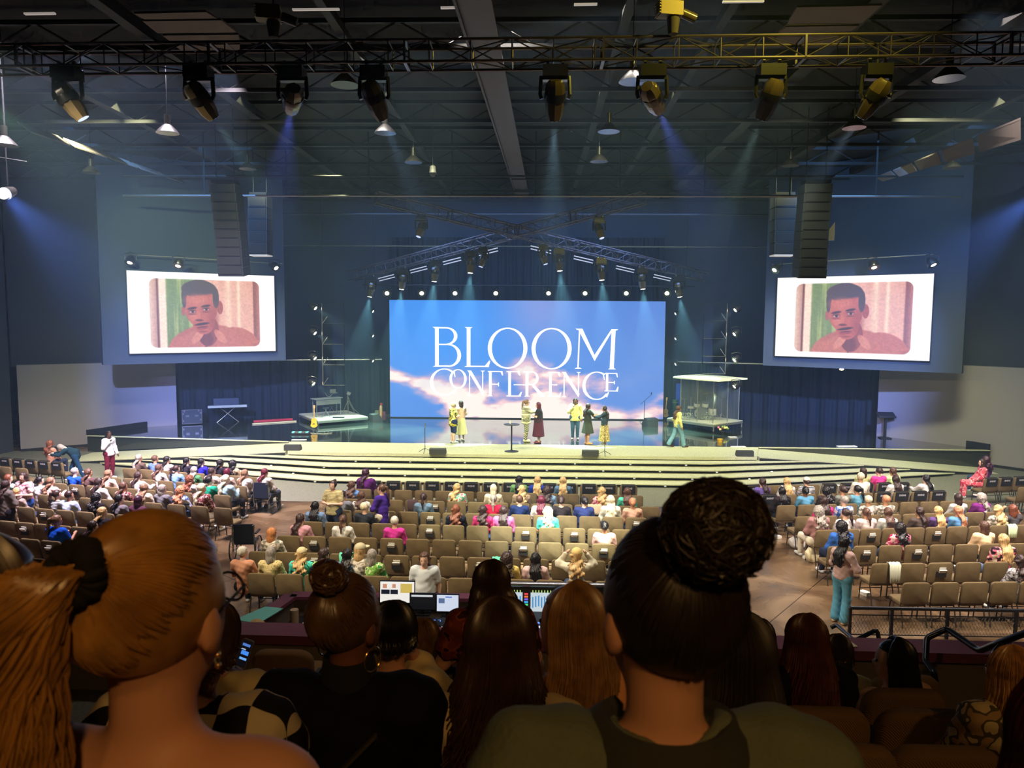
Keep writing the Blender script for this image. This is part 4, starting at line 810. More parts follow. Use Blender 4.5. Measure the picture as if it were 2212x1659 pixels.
 ('RF', 1829, 'curly', 'black', (60, 110, 200), 1, 'a blue and purple top', dict(fat=1.2, scale=1.05)), ('RF', 1957, 'curly', 'black', 0, .5, 'a pink floral top', dict(pat=P_PINKF, fat=1.05)), ('RF', 2140, 'bob', 'brown', (238, 200, 160), 1, 'a peach blouse', dict(yaw=30, fat=1.15)),
 ('RG', 2184, 'long', 'blonde', 0, .5, 'a dark pink floral dress', dict(pat=P_DARKF, fat=1.15, scale=1.05)), ('RH', 2222, 'wavy', 'dark', 0, 1, 'a grey speckled top', dict(pat=P_GREYF)),
 ('R0', 2206, 'curly', 'plum', (96, 44, 120), 1, 'a violet top', dict(off=1.15)),
]
HD = {'short': 'short', 'bob': 'bobbed', 'long': 'long', 'wavy': 'long wavy', 'curly': 'curly', 'pony': 'ponytailed', 'bun': 'bun-tied', 'updo': 'pinned-up'}
def plabel(h, c, w_, rn, blk):
    for a, b, e in (('seated person with %s %s hair and %s', w_, ', %s row, %s seats'), ('person with %s %s hair and %s', w_, ', %s row, %s seats'), ('person with %s %s hair, %s', w_[2:], ', %s row, %s seats'), ('person, %s %s hair, %s', w_[2:], ', %s row, %s')):
        L = a % (h, c, b)+e % (rn, blk)
        if len(L.split()) <= 16: return L
    return L
rnd = random.Random(4)
for r, px, hs, hc, tc_, sl, words, kw in PPL:
    kw = dict(kw); off = kw.pop('off', 0); jersey = kw.pop('jersey', 0)
    loc, ang = row_pt(r, px); f = (-math.sin(ang), math.cos(ang)); loc = (loc[0]+f[0]*(.03+off), loc[1]+f[1]*(.03+off), 0)
    blk, rn = ROWS[r][5], ROWS[r][6]
    c = rgb(*tc_) if tc_ else (.5, .5, .5); yaw = kw.pop('yaw', rnd.choice([-15, 0, 0, 15]))
    yaw = 0 if abs(yaw) < 18 else (30 if yaw > 0 else -40)
    kw['fat'] = 1.25 if kw.get('fat', 1) > 1.12 else 1.; kw.setdefault('lc', rgb(*rnd.choice([(40, 46, 70), (60, 76, 110), (36, 34, 38), (90, 110, 140)])))
    sk = 'brown' if words in ('a black dress', 'a sky blue tee with white print') else rnd.choice(['fair', 'fair', 'tan'])
    hcn = {'lightbrown': 'light brown', 'platinum': 'pale blonde', 'dark': 'dark brown'}.get(hc, hc)
    p = person(loc, ang, plabel(HD[hs], hcn, words, rn, blk), 'sit', kw.pop('arms', 'lap'), hs, hc, c, sl, skin=sk, yaw=yaw, group='seated audience, %s block' % blk, **kw)
    if jersey:
        t = bpy.data.curves.new('jersey_lettering', 'FONT'); t.body = 'JESUS'; t.size = .11; t.extrude = .002; t.align_x = 'CENTER'
        o = bpy.data.objects.new('lettering', t); COL.objects.link(o); o.parent = p; o.location = (0, -.142, .93); o.rotation_euler = (math.radians(90), 0, 0); t.materials.append(mat('letter_navy', rgb(40, 44, 60), .8))
# standing people on the floor
def stand(px, y, label, rz=0, **kw):
    q = onz(px, y, 0); return person((q[0], q[1], .012 if q[1] > 23.2 else 0), math.radians(rz), label, **kw)
stand(238, 1034, 'standing person in white jacket and maroon trousers speaking into a microphone, left aisle', -115, pose='stand', arms='mic', hair='pony', hc='black', top=rgb(232, 226, 232), legs='trousers', lc=rgb(104, 22, 48), skin='dark', yaw=0, scale=1.02)
stand(166, 1040, 'person in a dark teal top bending over a bag beside the left aisle', 105, pose='bend', arms='reach', hair='bob', hc='grey', top=rgb(28, 52, 66), lc=rgb(30, 60, 90))
stand(722, 1178, 'standing person with dark top bun and tan striped blouse among the centre seats', 165, pose='stand', arms='fold', hair='bun', hc='dark', pat=P_TANS, sleeve=.5, lc=rgb(50, 60, 90), fat=1.25, yaw=0)
stand(826, 1190, 'standing person in a long violet cardigan and white trousers leaning to talk, centre seats', 60, pose='stand', arms='fold', hair='pony', hc='brown', top=rgb(74, 44, 150), lc=rgb(232, 220, 206), length=.28, glasses=True, yaw=30)
stand(58, 1156, 'standing person with long dark hair and a blush print blouse facing the camera, left seats', 170, pose='stand', arms='fold', hair='long', hc='dark', pat=P_PPF, sleeve=.5, lc=rgb(56, 90, 170), fat=1.25)
stand(18, 1180, 'standing person with long dark hair in a grey-brown sweater seen from behind, left edge', -20, pose='stand', arms='fold', hair='long', hc='dark', top=rgb(112, 100, 96), lc=rgb(38, 32, 40), fat=1.25)
stand(1815, 1345, 'standing person in a sheer blush blouse and wide blue jeans at the right aisle rail', -58, pose='stand', arms='fold', hair='long', hc='black', top=rgb(206, 172, 168), legs='wide', lc=rgb(96, 160, 190), skin='brown', shoes=rgb(220, 190, 150), length=-.06)
stand(918, 1398, 'standing person in a white tee facing the camera beyond the sound desk', 178, pose='stand', arms='side', hair='long', hc='brown', top=rgb(220, 226, 232), sleeve=.5, lc=rgb(60, 60, 80), scale=1.02, fat=1.25)
q = onz(2122, 1078, 0); person((q[0], q[1], .02), math.radians(75), 'seated person in a red floral dress and glasses turned left, far right front row', 'sit', 'lap', 'bob', 'dark', pat=P_REDF, glasses=True, lpat=P_REDF, fat=1.25)
# ------------------------------------------------------------------ people on the stage
def onstage(px, y, rz, label, **kw):
    q = onz(px, y, SZ); kw.setdefault('h', .018)
    return person((q[0], q[1], SZ+(.016 if q[1] < WY else .002)), math.radians(rz), label, group='people on the stage', **kw)
onstage(979, 957, -60, 'person on stage in a yellow sunflower blouse and navy shorts leaning to a friend', pose='stand', arms='fold', hair='short', hc='platinum', pat=P_YEL, sleeve=.5, lc=rgb(40, 50, 90), legs='shorts', fat=1.25, length=.12)
onstage(996, 952, 40, 'person on stage with a rust scarf and a cream skirt, left of the high table', pose='stand', arms='fold', hair='bob', hc='dark', top=rgb(236, 196, 170), legs='skirt', lc=rgb(240, 232, 176), scale=1.)
onstage(1136, 954, -85, 'person on stage in a cream and black striped poncho sweater and plaid trousers', pose='stand', arms='reach', hair='pony', hc='lightbrown', pat=P_STRONG, lpat=P_PLAID, fat=1.25, shoes=rgb(236, 232, 170), glasses=True, length=.1, scale=1.05)
onstage(1163, 957, 80, 'person on stage with magenta hair, black tee and long maroon skirt', pose='stand', arms='fold', hair='bob', hc='maroon', top=rgb(48, 42, 46), sleeve=.5, legs='skirt', lc=rgb(86, 38, 56), shoes=rgb(120, 50, 60), fat=1.25)
onstage(1242, 949, 175, 'person on stage in a pale yellow sweatshirt and blue jeans facing the seats', pose='stand', arms='mic', hair='long', hc='black', top=rgb(240, 230, 150), lc=rgb(70, 100, 130), skin='brown', fat=1.25, length=.06, scale=1.05)
onstage(1269, 960, -70, 'person on stage in a black shirt dress holding one end of a paper', pose='stand', arms='reach', hair='long', hc='dark', top=rgb(52, 56, 52), sleeve=.5, legs='skirtknee', lc=rgb(66, 72, 62), skin='tan', shoes=rgb(210, 150, 90))
onstage(1305, 961, 75, 'person on stage in a navy jacket and tan leopard skirt holding a paper', pose='stand', arms='reach', hair='long', hc='dark', top=rgb(50, 62, 76), legs='skirtlong', lpat=P_LEOS, skin='tan', scale=.95)
onstage(1463, 967, -72, 'person walking on stage in a pale yellow blouse and blue jeans by the drum riser', pose='walk', arms='side', hair='long', hc='brown', top=rgb(240, 232, 150), legs='wide', lc=rgb(120, 165, 190), skin='tan', shoes=rgb(70, 40, 30))
M_PAP = M_PAPER; q0 = onz(1288, 957, SZ)
tag(MB().box((q0[0], q0[1]-.1, SZ+1.08), (.26, .02, .2), R=rotm('X', .9)).build('paper_sheet', M_PAP), 'white paper held between two people on stage', 'paper')
# scarf of the second person
o = [x for x in bpy.data.objects if x.get('label', '').startswith('person on stage with a rust scarf')][0]
MB().tube([(-.10, .13, .75), (-.10, .14, 1.1), (-.07, .09, 1.38), (0, -.07, 1.46), (.07, .09, 1.38), (.10, .14, 1.1), (.11, .13, .62)], [.05, .045, .035, .035, .035, .045, .05], 8).build('scarf', mat('rust_scarf', rgb(150, 60, 40), .9), o, True)
# ------------------------------------------------------------------ stage furniture
MET = mat('grey_metal', rgb(150, 150, 138), .35, metal=.7); BLK = mat('stand_black', rgb(28, 28, 30), .45); M_DECK = mat('deck_grey', rgb(170, 168, 150), .6, var=((2, 2, 2), .1)); M_WOODY = mat('amber_wood', rgb(224, 170, 60), .35)
def at_stage(px, y, z=SZ): q = onz(px, y, z); return (q[0], q[1], z+(.016 if q[1] < WY and z == SZ else 0))
t = empty('high_table', at_stage(1105, 976), 0, 'round black high table at the stage front centre', 'table')
MB().lathe([(.0, 0), (.28, 0), (.27, .015), (.06, .05), (.03, .08)], n=20).build('base', BLK, t); MB().cyl((0, 0, .05), (0, 0, 1.04), .028).build('column', BLK, t); MB().lathe([(0, 1.04), (.30, 1.04), (.31, 1.05), (.31, 1.065), (0, 1.067)], n=28).build('tabletop', mat('table_top', rgb(60, 58, 50), .3), t)
q = at_stage(1105, 976); tag(MB().lathe([(.03, 0), (.033, .03), (.028, .11), (.012, .13), (.012, .15)], (q[0]-.06, q[1], q[2]+1.067), 12).build('water_bottle', mat('clear_plastic', rgb(226, 226, 210), .2), smooth=True), 'small clear bottle on the high table', 'bottle')
for px, y, h, n in ((918, 979, .95, 'left'), (1306, 985, 1.0, 'right')):
    t = empty('microphone_stand', at_stage(px, y), 0, 'straight microphone stand on the %s of the stage front' % n, 'stand')
    for i in range(3):
        a = i*2.094+.5; MB().cyl((0, 0, .18), (.3*math.cos(a), .3*math.sin(a), .012), .01, n=6).build('leg', BLK, t)
    MB().cyl((0, 0, .1), (0, 0, h), .012, n=8).build('pole', BLK, t); MB().lathe([(.012, h), (.02, h+.1), (.028, h+.12), (.028, h+.16), (0, h+.18)], n=10).build('microphone', MET, t, True)
def wedge(name, loc, rz, label, w=.55, d=.38, h=.34):
    t = empty(name, loc, rz, label, 'speaker'); P = [(-d/2, 0), (d/2, 0), (d/2, h*.35), (d*.1, h), (-d/2, h*.9)]
    V = [(x, p[0], p[1]) for x in (-w/2, w/2) for p in P]; n = 5
    MB().add(V, [tuple(range(n-1, -1, -1)), tuple(range(n, 2*n))]+[(i, (i+1) % n, n+(i+1) % n, n+i) for i in range(n)]).build('cabinet', mat('monitor_black', rgb(50, 50, 48), .6), t)
    s = MB().add([(-w/2+.03, d/2+.004-.0, h*.38), (w/2-.03, d/2+.004, h*.38), (w/2-.03, d*.13, h*.97+.004), (-w/2+.03, d*.13, h*.97+.004), (-w/2+.03, d/2-.01, h*.37), (w/2-.03, d/2-.01, h*.37), (w/2-.03, d*.12, h*.95), (-w/2+.03, d*.12, h*.95)], [(0, 1, 2, 3), (7, 6, 5, 4), (0, 4, 5, 1), (1, 5, 6, 2), (2, 6, 7, 3), (3, 7, 4, 0)]).build('grille', mat('grille_grey', rgb(120, 118, 104), .7), t)
    return t
for px, y, n in ((633, 973, 'at the left end of the carpeted apron'), (946, 981, 'left of the high table'), (1275, 985, 'beside the right front microphone stand'), (1608, 986, 'at the right end of the carpeted apron')):
    wedge('stage_monitor', at_stage(px, y), 0, 'low grey floor monitor '+n, .62, .3, .22)
wedge('stage_monitor', at_stage(1404, 921), math.radians(25), 'large black wedge monitor under the boom microphone', .6, .5, .42); wedge('stage_monitor', at_stage(812, 911), math.radians(-60), 'tilted grey wedge monitor right of the keyboard riser', .6, .5, .42)
t = empty('boom_stand', at_stage(1391, 914), 0, 'tall boom microphone stand in front of the sky screen', 'stand')
for i in range(3): a = i*2.094; MB().cyl((0, 0, .2), (.32*math.cos(a), .32*math.sin(a), .012), .011, n=6).build('leg', BLK, t)
MB().cyl((0, 0, .1), (0, 0, 1.1), .013, n=8).build('pole', BLK, t); MB().cyl((-.18, 0, .95), (.33, 0, 1.42), .009, n=6).build('boom', BLK, t); MB().cyl((.33, 0, 1.42), (.345, 0, 1.54), .022, .026, 10).build('microphone', BLK, t)
def riser(name, A, B, D_, ztop, label):
    A, B, D_ = (np.array(p[:2]) for p in (A, B, D_)); C_ = B+D_-A; t = empty(name, (0, 0, 0), 0, label, 'stage riser'); P = [tuple(A), tuple(B), tuple(C_), tuple(D_)]
    MB().prism(P, ztop-.04, ztop).build('deck', M_DECK, t)
    m = MB()
    for a, b in zip(P, P[1:]+P[:1]): m.bar((*a, ztop-.09), (*b, ztop-.09), .05, .10)
    m.build('frame', MET, t)
    for a in P:
        c = (A+C_)/2; a = np.array(a)+(c-np.array(a))*.02
        l = MB().cyl((*a, SZ+.09), (*a, ztop-.1), .03, n=8).build('leg', MET, t); MB().lathe([(0, 0), (.05, .0), (.05, .08), (0, .09)], (*a, SZ+.003), 10).build('castor', BLK, l)
    return t, A, B, C_, D_
dz = SZ+.42
_, dA, dB, dC, dD = riser('drum_riser', onz(1441.5, 903, dz), onz(1542, 916.6, dz), onz(1480, 893, dz)*0+onz(1504, 895, dz), dz, 'raised platform on castors carrying the drum kit behind clear panels')
kz = SZ+.28
_, kA, kB, kC, kD = riser('keyboard_riser', onz(686.5, 908.5, kz), onz(794, 900, kz), onz(646, 893.4, kz), kz, 'low rolling platform carrying the keyboard desk at stage left')
def on(A, B, D_, u, v): return A+(B-A)*u+(D_-A)*v
# drum shield
t = empty('drum_shield', (0, 0, 0), 0, 'clear drum shield with an off-white roof standing on the drum riser', 'drum shield')
M_GL = mat('clear_acrylic', (.8, .9, .9), .03, alpha=.035, spec=.5); zr_ = dz+1.95
PS = [on(dA, dB, dD, *p) for p in ((.08, .85), (.05, .35), (.25, .06), (.62, .05), (.93, .08), (.97, .5), (.97, .9))]
for i, (a, b) in enumerate(zip(PS[:-1], PS[1:])): MB().bar((*a, (dz+zr_)/2), (*b, (dz+zr_)/2), .015, zr_-dz-.02).build('panel', M_GL, t)
for a in PS: MB().box((*a, (dz+zr_)/2), (.035, .035, zr_-dz-.01)).build('post', MET, t)
m = MB()
R8 = [on(dA, dB, dD, *p) for p in ((-.02, .5), (.12, -.02), (.6, -.06), (1.08, -.02), (1.1, .95), (.5, 1.05), (.02, 1.))]
m.prism([tuple(p) for p in R8], zr_, zr_+.07).build('roof', mat('roof_foam', rgb(226, 220, 180), .9), t)
# the drum kit
kc = on(dA, dB, dD, .5, .45); k = empty('drum_kit', (kc[0], kc[1], dz), 0, 'pearl drum kit with cymbals behind the clear shield', 'drum kit')
M_SH = mat('drum_shell', rgb(206, 200, 170), .25, metal=.2); M_BR = mat('cymbal_brass', rgb(214, 190, 110), .25, metal=.9); M_HD = mat('drum_head', rgb(70, 72, 74), .6)
def drum(c, r, h, R, name='tom'):
    d = MB().lathe([(r, -h/2), (r, h/2)], c, 20, R).build(name, M_SH, k, True); MB().lathe([(0, h/2+.004), (r+.004, h/2+.004), (r+.012, h/2-.01), (r+.012, h/2-.025)], c, 20, R).build('head', M_HD, d); MB().lathe([(r+.012, -h/2+.02), (r+.012, -h/2-.006), (0, -h/2-.006)], c, 20, R).build('rim', MET, d)
drum((-.1, 0, .28), .27, .42, rotm('X', math.radians(90)), 'bass_drum'); drum((-.30, .02, .72), .15, .2, rotm('X', .35)); drum((.08, .02, .72), .16, .22, rotm('X', .35)); drum((.45, .15, .36), .20, .35, np.eye(3), 'floor_tom'); drum((-.5, .35, .55), .17, .14, np.eye(3), 'snare')
for x, y, z, tl in ((-.6, .0, 1.05, .3), (.15, .1, 1.25, -.15), (.6, .1, 1.1, -.3), (-.85, .35, .95, 0), (.95, .4, .98, .2)):
    c = MB().cyl((x, y, .0), (x, y, z), .012, n=6).build('cymbal_stand', MET, k)
    for i in range(3): a = i*2.094; MB().cyl((x, y, .25), (x+.22*math.cos(a), y+.22*math.sin(a), .01), .009, n=5).build('leg', MET, c)
    MB().lathe([(0, .02), (.04, .012), (.22, -.01), (.22, -.014), (0, .01)], (x, y, z), 20, rotm('Y', tl)).build('cymbal', M_BR, c, True)
MB().cyl((0, .75, 0), (0, .75, .45), .03, n=8).lathe([(0, .45), (.17, .45), (.17, .52), (0, .53)], (0, .75, 0), 16).build('stool', BLK, k)
kc2 = onz(1513, 908, dz); 
for i, (px, lab) in enumerate(((1486, 'leafy white floral bush left of the bass drum'), (1532, 'leafy pale bush in front of the floor tom'))):
    q = onz(px, 909, dz); rr = random.Random(i); m = MB()
    for j in range(130):
        a, b, c = rr.gauss(0, .18), rr.gauss(0, .08), abs(rr.gauss(.16, .14)); s = .05; d = np.array([rr.uniform(-1, 1), rr.uniform(-1, 1), rr.uniform(-.2, 1)]); d /= np.linalg.norm(d); p = np.array([q[0]+a, q[1]+.25+b, dz+c+.03]); e = np.cross(d, (0, 0, 1))*.4
        m.add([p-d*s, p+e*s, p+d*s, p-e*s], [(0, 1, 2, 3)])
    tag(m.build('artificial_plant', mat('pale_leaf', rgb(190, 200, 170), .6)), lab, 'plant')
# keyboard desk
K = lambda u, v: on(kA, kB, kD, u, v)
a0, a1 = K(.08, .45), K(.66, .50); t = empty('keyboard_desk', (0, 0, 0), 0, 'grey keyboard desk with a modesty panel on the keyboard riser', 'desk'); d = (a1-a0)/np.linalg.norm(a1-a0); nn = np.array([-d[1], d[0]])
MB().prism([tuple(a0-nn*.25), tuple(a1-nn*.25), tuple(a1+nn*.25), tuple(a0+nn*.25)], kz+.86, kz+.90).build('desktop', mat('desk_grey', rgb(120, 122, 116), .5), t); MB().bar((*(a0+d*.08-nn*.2), kz+.72), (*(a1-d*.08-nn*.2), kz+.72), .02, .28).build('front_panel', mat('desk_panel', rgb(104, 104, 92), .6), t)
for p in (a0+d*.1-nn*.2, a1-d*.1-nn*.2, a0+d*.1+nn*.2, a1-d*.1+nn*.2): MB().cyl((*p, kz), (*p, kz+.86), .02, n=8).build('leg', MET, t)
p = (a0+a1)/2+d*.35; t = empty('laptop_stand', (p[0], p[1], kz+.90), math.atan2(d[1], d[0]), 'open laptop on a wire stand on the keyboard desk', 'laptop')
MB().tube([(-.45, 0, .28), (-.35, 0, .1), (-.2, 0, .03), (0, 0, .18), (.25, 0, .2)], .014, 6).build('stand', MET, t); MB().box((.05, 0, .215), (.32, .2, .015)).box((.05, .1, .3), (.32, .015, .18)).build('laptop', MET, t)
for u, v, lab in ((.28, .3, 'folding stool left under the keyboard desk'), (.52, .6, 'folding stool behind the keyboard desk')):
    p = K(u, v); t = empty('folding_stool', (p[0], p[1], kz), .3, lab, 'stool'); MB().cyl((-.2, 0, 0), (.05, 0, .42), .012, n=6).build('leg', MET, t); MB().cyl((.2, 0, 0), (-.05, 0, .42), .012, n=6).build('leg', MET, t); MB().box((0, 0, .45), (.3, .25, .05)).build('seat', BLK, t)
p = K(.82, .5); t = empty('monitor_stand', (p[0], p[1], kz), 0, 'cabled stand with small screens at the right of the keyboard riser', 'stand')
MB().cyl((0, 0, 0), (0, 0, 1.05), .02, n=8).build('pole', MET, t); MB().cyl((-.3, 0, 0), (0, 0, .7), .012, n=6).build('leg', MET, t); MB().cyl((.35, .1, 0), (0, 0, .7), .012, n=6).build('leg', MET, t); MB().box((.05, 0, 1.05), (.18, .1, .14), R=rotm('Y', .4)).build('screen', MET, t); MB().tube([(0, 0, .9), (.12, -.03, .6), (.3, 0, .25), (.55, .1, .01)], .012, 5).build('cable', MET, t)
p = K(.45, .1); o = tag(MB().box((p[0], p[1], kz+.03), (.55, .22, .05), rz=.1).build('pedal_board', BLK), 'black row of pedals on the front edge of the keyboard riser', 'pedals')
# guitars
def guitar(loc, rz, label, body, lean=.12):
    t = empty('guitar', loc, rz, label, 'guitar'); Rm = rotm('X', -lean)
    P = []
    for i in range(28):
        a = 2*math.pi*i/28; P.append((math.sin(a)*(.175+.035*math.cos(a)-.035*math.cos(2*a-.0)*-1*(abs(math.sin(a)) > .8)-.02*(abs(math.cos(a)) < .25)), math.cos(a)*-.22+.22))
    V = [np.array((x, y, z))@Rm.T for y in (-.035, .035) for x, z in P]; n = 28
    MB().add(V, [tuple(range(n)), tuple(range(2*n-1, n-1, -1))]+[(i, n+i, n+(i+1) % n, (i+1) % n) for i in range(n)]).build('body', body, t, True); 
    Q = lambda x, y, z: tuple(Rm@np.array((x, y, z)))
    MB().bar(Q(0, -.03, .38), Q(0, -.03, .88), .045, .025).build('neck', mat('neck_wood', rgb(190, 150, 90), .4), t); MB().bar(Q(0, -.03, .88), Q(0, -.02, 1.02), .08, .02).build('headstock', mat('neck_wood', rgb(190, 150, 90), .4), t); MB().box(Q(0, -.04, .17), (.10, .015, .03)).build('bridge', BLK, t)
    return t
q = at_stage(677, 931); guitar((q[0], q[1]+.1, SZ+.14), 0, 'amber guitar on a stand in front of the keyboard riser', mat('amber_lacquer', rgb(226, 178, 60), .25))
t = empty('guitar_stand', (q[0], q[1]+.12, SZ), 0, 'small black floor stand holding the amber guitar', 'stand')
for s in (-1, 1): MB().tube([(s*.22, -.16, .01), (s*.10, .04, .30)], .012, 6).build('leg', BLK, t)
MB().tube([(0, .26, .01), (0, .10, .55)], .012, 6).build('leg', BLK, t); MB().bar((-.16, -.03, .13), (.16, -.03, .13), .03, .02).build('yoke', BLK, t)
q = at_stage(1437, 907); guitar((q[0], q[1], SZ+.14), -.5, 'dark bass guitar leaning on a stand left of the drum riser', mat('tan_lacquer', rgb(150, 120, 80), .3), .2)
t = empty('guitar_stand', (q[0]+.04, q[1]+.15, SZ), 0, 'floor stand holding the dark bass guitar', 'stand')
for s in (-1, 1): MB().tube([(s*.22, -.16, .01), (s*.10, .04, .30)], .012, 6).build('leg', BLK, t)
MB().bar((-.16, -.05, .13), (.16, -.05, .13), .03, .02).build('yoke', BLK, t)
# pedal board and odds on the left
q = at_stage(650, 938); t = empty('pedal_board', q, .06, 'pedal board with turquoise pedals and cables in front of the amber guitar', 'pedals')
MB().box((0, 0, .04), (.85, .3, .06)).build('board', BLK, t)
for i in range(5): MB().box((-.32+.15*i, 0, .095), (.12, .2, .05)).build('pedal', mat('turquoise_pedal', rgb(120, 200, 196), .4) if i % 2 == 0 else MET, t)
MB().tube([(.42, 0, .05), (.7, .1, .02), (1.0, .0, .02), (1.3, .25, .02)], .012, 5).build('cable', mat('cable_pale', rgb(190, 190, 160), .6), t)
# red strip, fire extinguisher, bins, lectern, road case, desk in the wing
a, b = onz(548, 913, SZ), onz(632, 908, SZ); tag(MB().bar((a[0], a[1], SZ+.06), (b[0], b[1], SZ+.06), .12, .10).build('foam_roll', mat('red_foam', rgb(176, 40, 52), .7)), 'long red foam strip lying at the foot of the left drape', 'foam strip')
a, b = onz(545, 917, SZ), onz(640, 911, SZ); tag(MB().bar((a[0], a[1], SZ+.03), (b[0], b[1], SZ+.03), .1, .05).build('timber_batten', mat('pale_batten', rgb(190, 176, 130), .7)), 'pale batten lying in front of the red foam strip', 'batten')
q = at_stage(823, 898); t = empty('fire_extinguisher', q, 0, 'red and cream extinguisher standing beside the sky screen', 'extinguisher'); MB().lathe([(0, 0), (.08, 0), (.08, .48), (.05, .53), (.02, .56)], n=14).build('cylinder', mat('cream_paint', rgb(206, 176, 130), .5), t, True); MB().box((.02, 0, .62), (.12, .05, .12)).build('valve', mat('red_paint', rgb(170, 40, 50), .5), t)
tag(MB().box((q[0]-.2, q[1], SZ+.14), (.2, .2, .28)).build('storage_box', mat('olive_box', rgb(110, 120, 90), .7)), 'small olive box left of the extinguisher', 'box'); tag(MB().box((q[0]+.16, q[1]+.05, SZ+.11), (.18, .18, .22)).build('storage_box', mat('plum_box', rgb(110, 50, 70), .7)), 'small plum box right of the extinguisher', 'box')
q = at_stage(1912, 943); q = (q[0]-.25, q[1]-.5, q[2]); t = empty('lectern', q, -.1, 'slim dark lectern at the right end of the stage', 'lectern'); MB().box((0, 0, .02), (.45, .4, .04)).build('base', BLK, t); MB().box((0, 0, .5), (.09, .09, .96)).build('column', BLK, t); MB().box((0, 0, 1.03), (.72, .42, .05), R=rotm('X', .45)).box((0, -.2, .97), (.72, .03, .08)).build('top', mat('lectern_top', rgb(40, 36, 38), .5), t)
q = at_stage(409, 918); t = empty('flight_case', (q[0], q[1]+.3, SZ+.06), .45, 'black flight case with silver edges in the left wing', 'case'); MB().box((0, 0, .33), (.86, .55, .66)).build('body', mat('case_black', rgb(36, 44, 54), .5), t)
m = MB()
for s in (-1, 1):
    m.box((s*.43, -.28, .33), (.025, .02, .68)); m.box((0, -.28, .33+s*.33), (.88, .02, .025))
m.build('edging', M_TUBE, t)
for x in (-.2, .2): MB().box((x, -.285, .37), (.15, .02, .09)).build('handle', M_TUBE, t)
for x, z in ((-.33, .6), (.3, .62), (-.38, .14), (.38, .18), (.38, .5), (-.38, .48)): MB().box((x, -.29, z), (.06, .02, .08)).build('latch', M_TUBE, t)
for x in (-.35, .35):
    for y in (-.2, .2): MB().cyl((x-.02, y, -.02), (x+.02, y, -.02), .036, n=10).build('castor', BLK, t)
q = at_stage(485, 914); t = empty('mixing_desk', (q[0], q[1]+.4, SZ), .4, 'dark mixing desk on a crossed stand in the left wing', 'desk'); MB().box((0, 0, .80), (1.75, .5, .1)).box((-.05, .1, 1.0), (1.15, .25, .35)).build('console', mat('console_dark', rgb(44, 56, 66), .5), t); MB().box((0, -.27, .80), (1.78, .03, .12)).build('front_edge', mat('cream_edge', rgb(190, 190, 160), .5), t)
for s in (-1, 1): MB().tube([(s*.5, -.1, 0), (s*-.4, .1, .75)], .015, 6).build('leg', MET, t)
# flowers, bucket and papers near the drum riser
q = at_stage(1561, 939); t = empty('flower_bucket', q, 0, 'dark bucket of pink and yellow flowers on the stage floor', 'flowers'); MB().lathe([(0, 0), (.09, 0), (.12, .16), (.1, .16)], n=14).build('bucket', BLK, t)
rr = random.Random(3)
for i in range(9): MB().ball((rr.gauss(0, .12), rr.gauss(0, .08), .24+rr.random()*.12), .055, 8, 6).build('flower', mat('petal_%d' % (i % 3), [rgb(226, 90, 120), rgb(236, 220, 120), rgb(110, 140, 70)][i % 3], .7), t, True)
q = at_stage(1555, 955); tag(MB().lathe([(0, 0), (.10, 0), (.12, .14), (.1, .14), (.09, .02)], q, 16).build('bucket', mat('yellow_plastic', rgb(226, 176, 50), .4), smooth=True), 'small yellow bucket in front of the flowers', 'bucket')
for px, y, w, lab in ((1582, 945, .34, 'white card lying right of the flower bucket'), (1595, 966, .6, 'long pale card at the stage front right'), (1829, 965, .8, 'pale strip of card at the far right stage front'), (646, 951, .6, 'pale card at the stage front left')):
    q = onz(px, y, SZ); tag(MB().box((q[0], q[1], SZ+.02), (w, .2, .02), rz=.1).build('floor_card', M_PAPER), lab, 'card')
# banner stand and barrels left of the drum riser
q = at_stage(1466, 903); t = empty('banner_stand', (q[0], q[1]+.25, SZ), 0, 'tall blue banner standing behind the walking person', 'banner'); MB().box((0, 0, .9), (.26, .03, 1.8)).build('banner', mat('banner_blue', rgb(40, 80, 200), .6), t); MB().box((0, 0, .03), (.3, .2, .05)).build('foot', MET, t)
q = at_stage(1459, 905); t = empty('percussion_drum', (q[0]-.05, q[1]-.1, SZ), 0, 'tall green hand drum beside the blue banner', 'drum'); MB().lathe([(.12, 0), (.15, .5), (.16, 1.0), (.15, 1.02), (0, 1.02)], n=16).build('shell', mat('green_shell', rgb(50, 90, 60), .5), t, True); MB().lathe([(.165, .86), (.165, .9)], n=16).build('hoop', MET, t)
M_TRS = mat('truss_dark_aluminium', rgb(96, 88, 92), .32, metal=.75)
# ------------------------------------------------------------------ trusses and lamps
def truss(name, A, B, w, h, seg, label, parent=None):
    "box truss between A and B (centres), w deep, h high"
    A = np.array(A, float); B = np.array(B, float); d = B-A; L = np.linalg.norm(d); d /= L; u = np.cross(d, (0, 0, 1)); u /= np.linalg.norm(u); t = np.cross(u, d)
    r = empty(name, (0, 0, 0), 0, label, 'truss')
    cs = [u*i*w/2+t*j*h/2 for i, j in ((-1, -1), (1, -1), (1, 1), (-1, 1))]
    for c in cs: MB().cyl(A+c, B+c, .024, n=8).build('chord', M_TRS, r, True)
    n = int(L/seg)
    for k in range(4):
        a, b = cs[k], cs[(k+1) % 4]; m = MB()
        for i in range(n):
            p, q = A+d*L*i/n, A+d*L*(i+1)/n
            m.tube([p+a, q+b] if (i+k) % 2 else [p+b, q+a], .011, 5, False)
            m.tube([p+a, p+b], .011, 5, False)
        m.build('lacing', M_TRS, r)
    for i in range(1, int(L/3)):
        p = A+d*3*i; m = MB()
        for k in range(4): m.bar(p+cs[k], p+cs[(k+1) % 4], .05, .03)
        m.build('coupler', M_TRS, r)
    return r
fz1, fz0 = 9.98, 9.68; zc_ = (fz0+fz1)/2
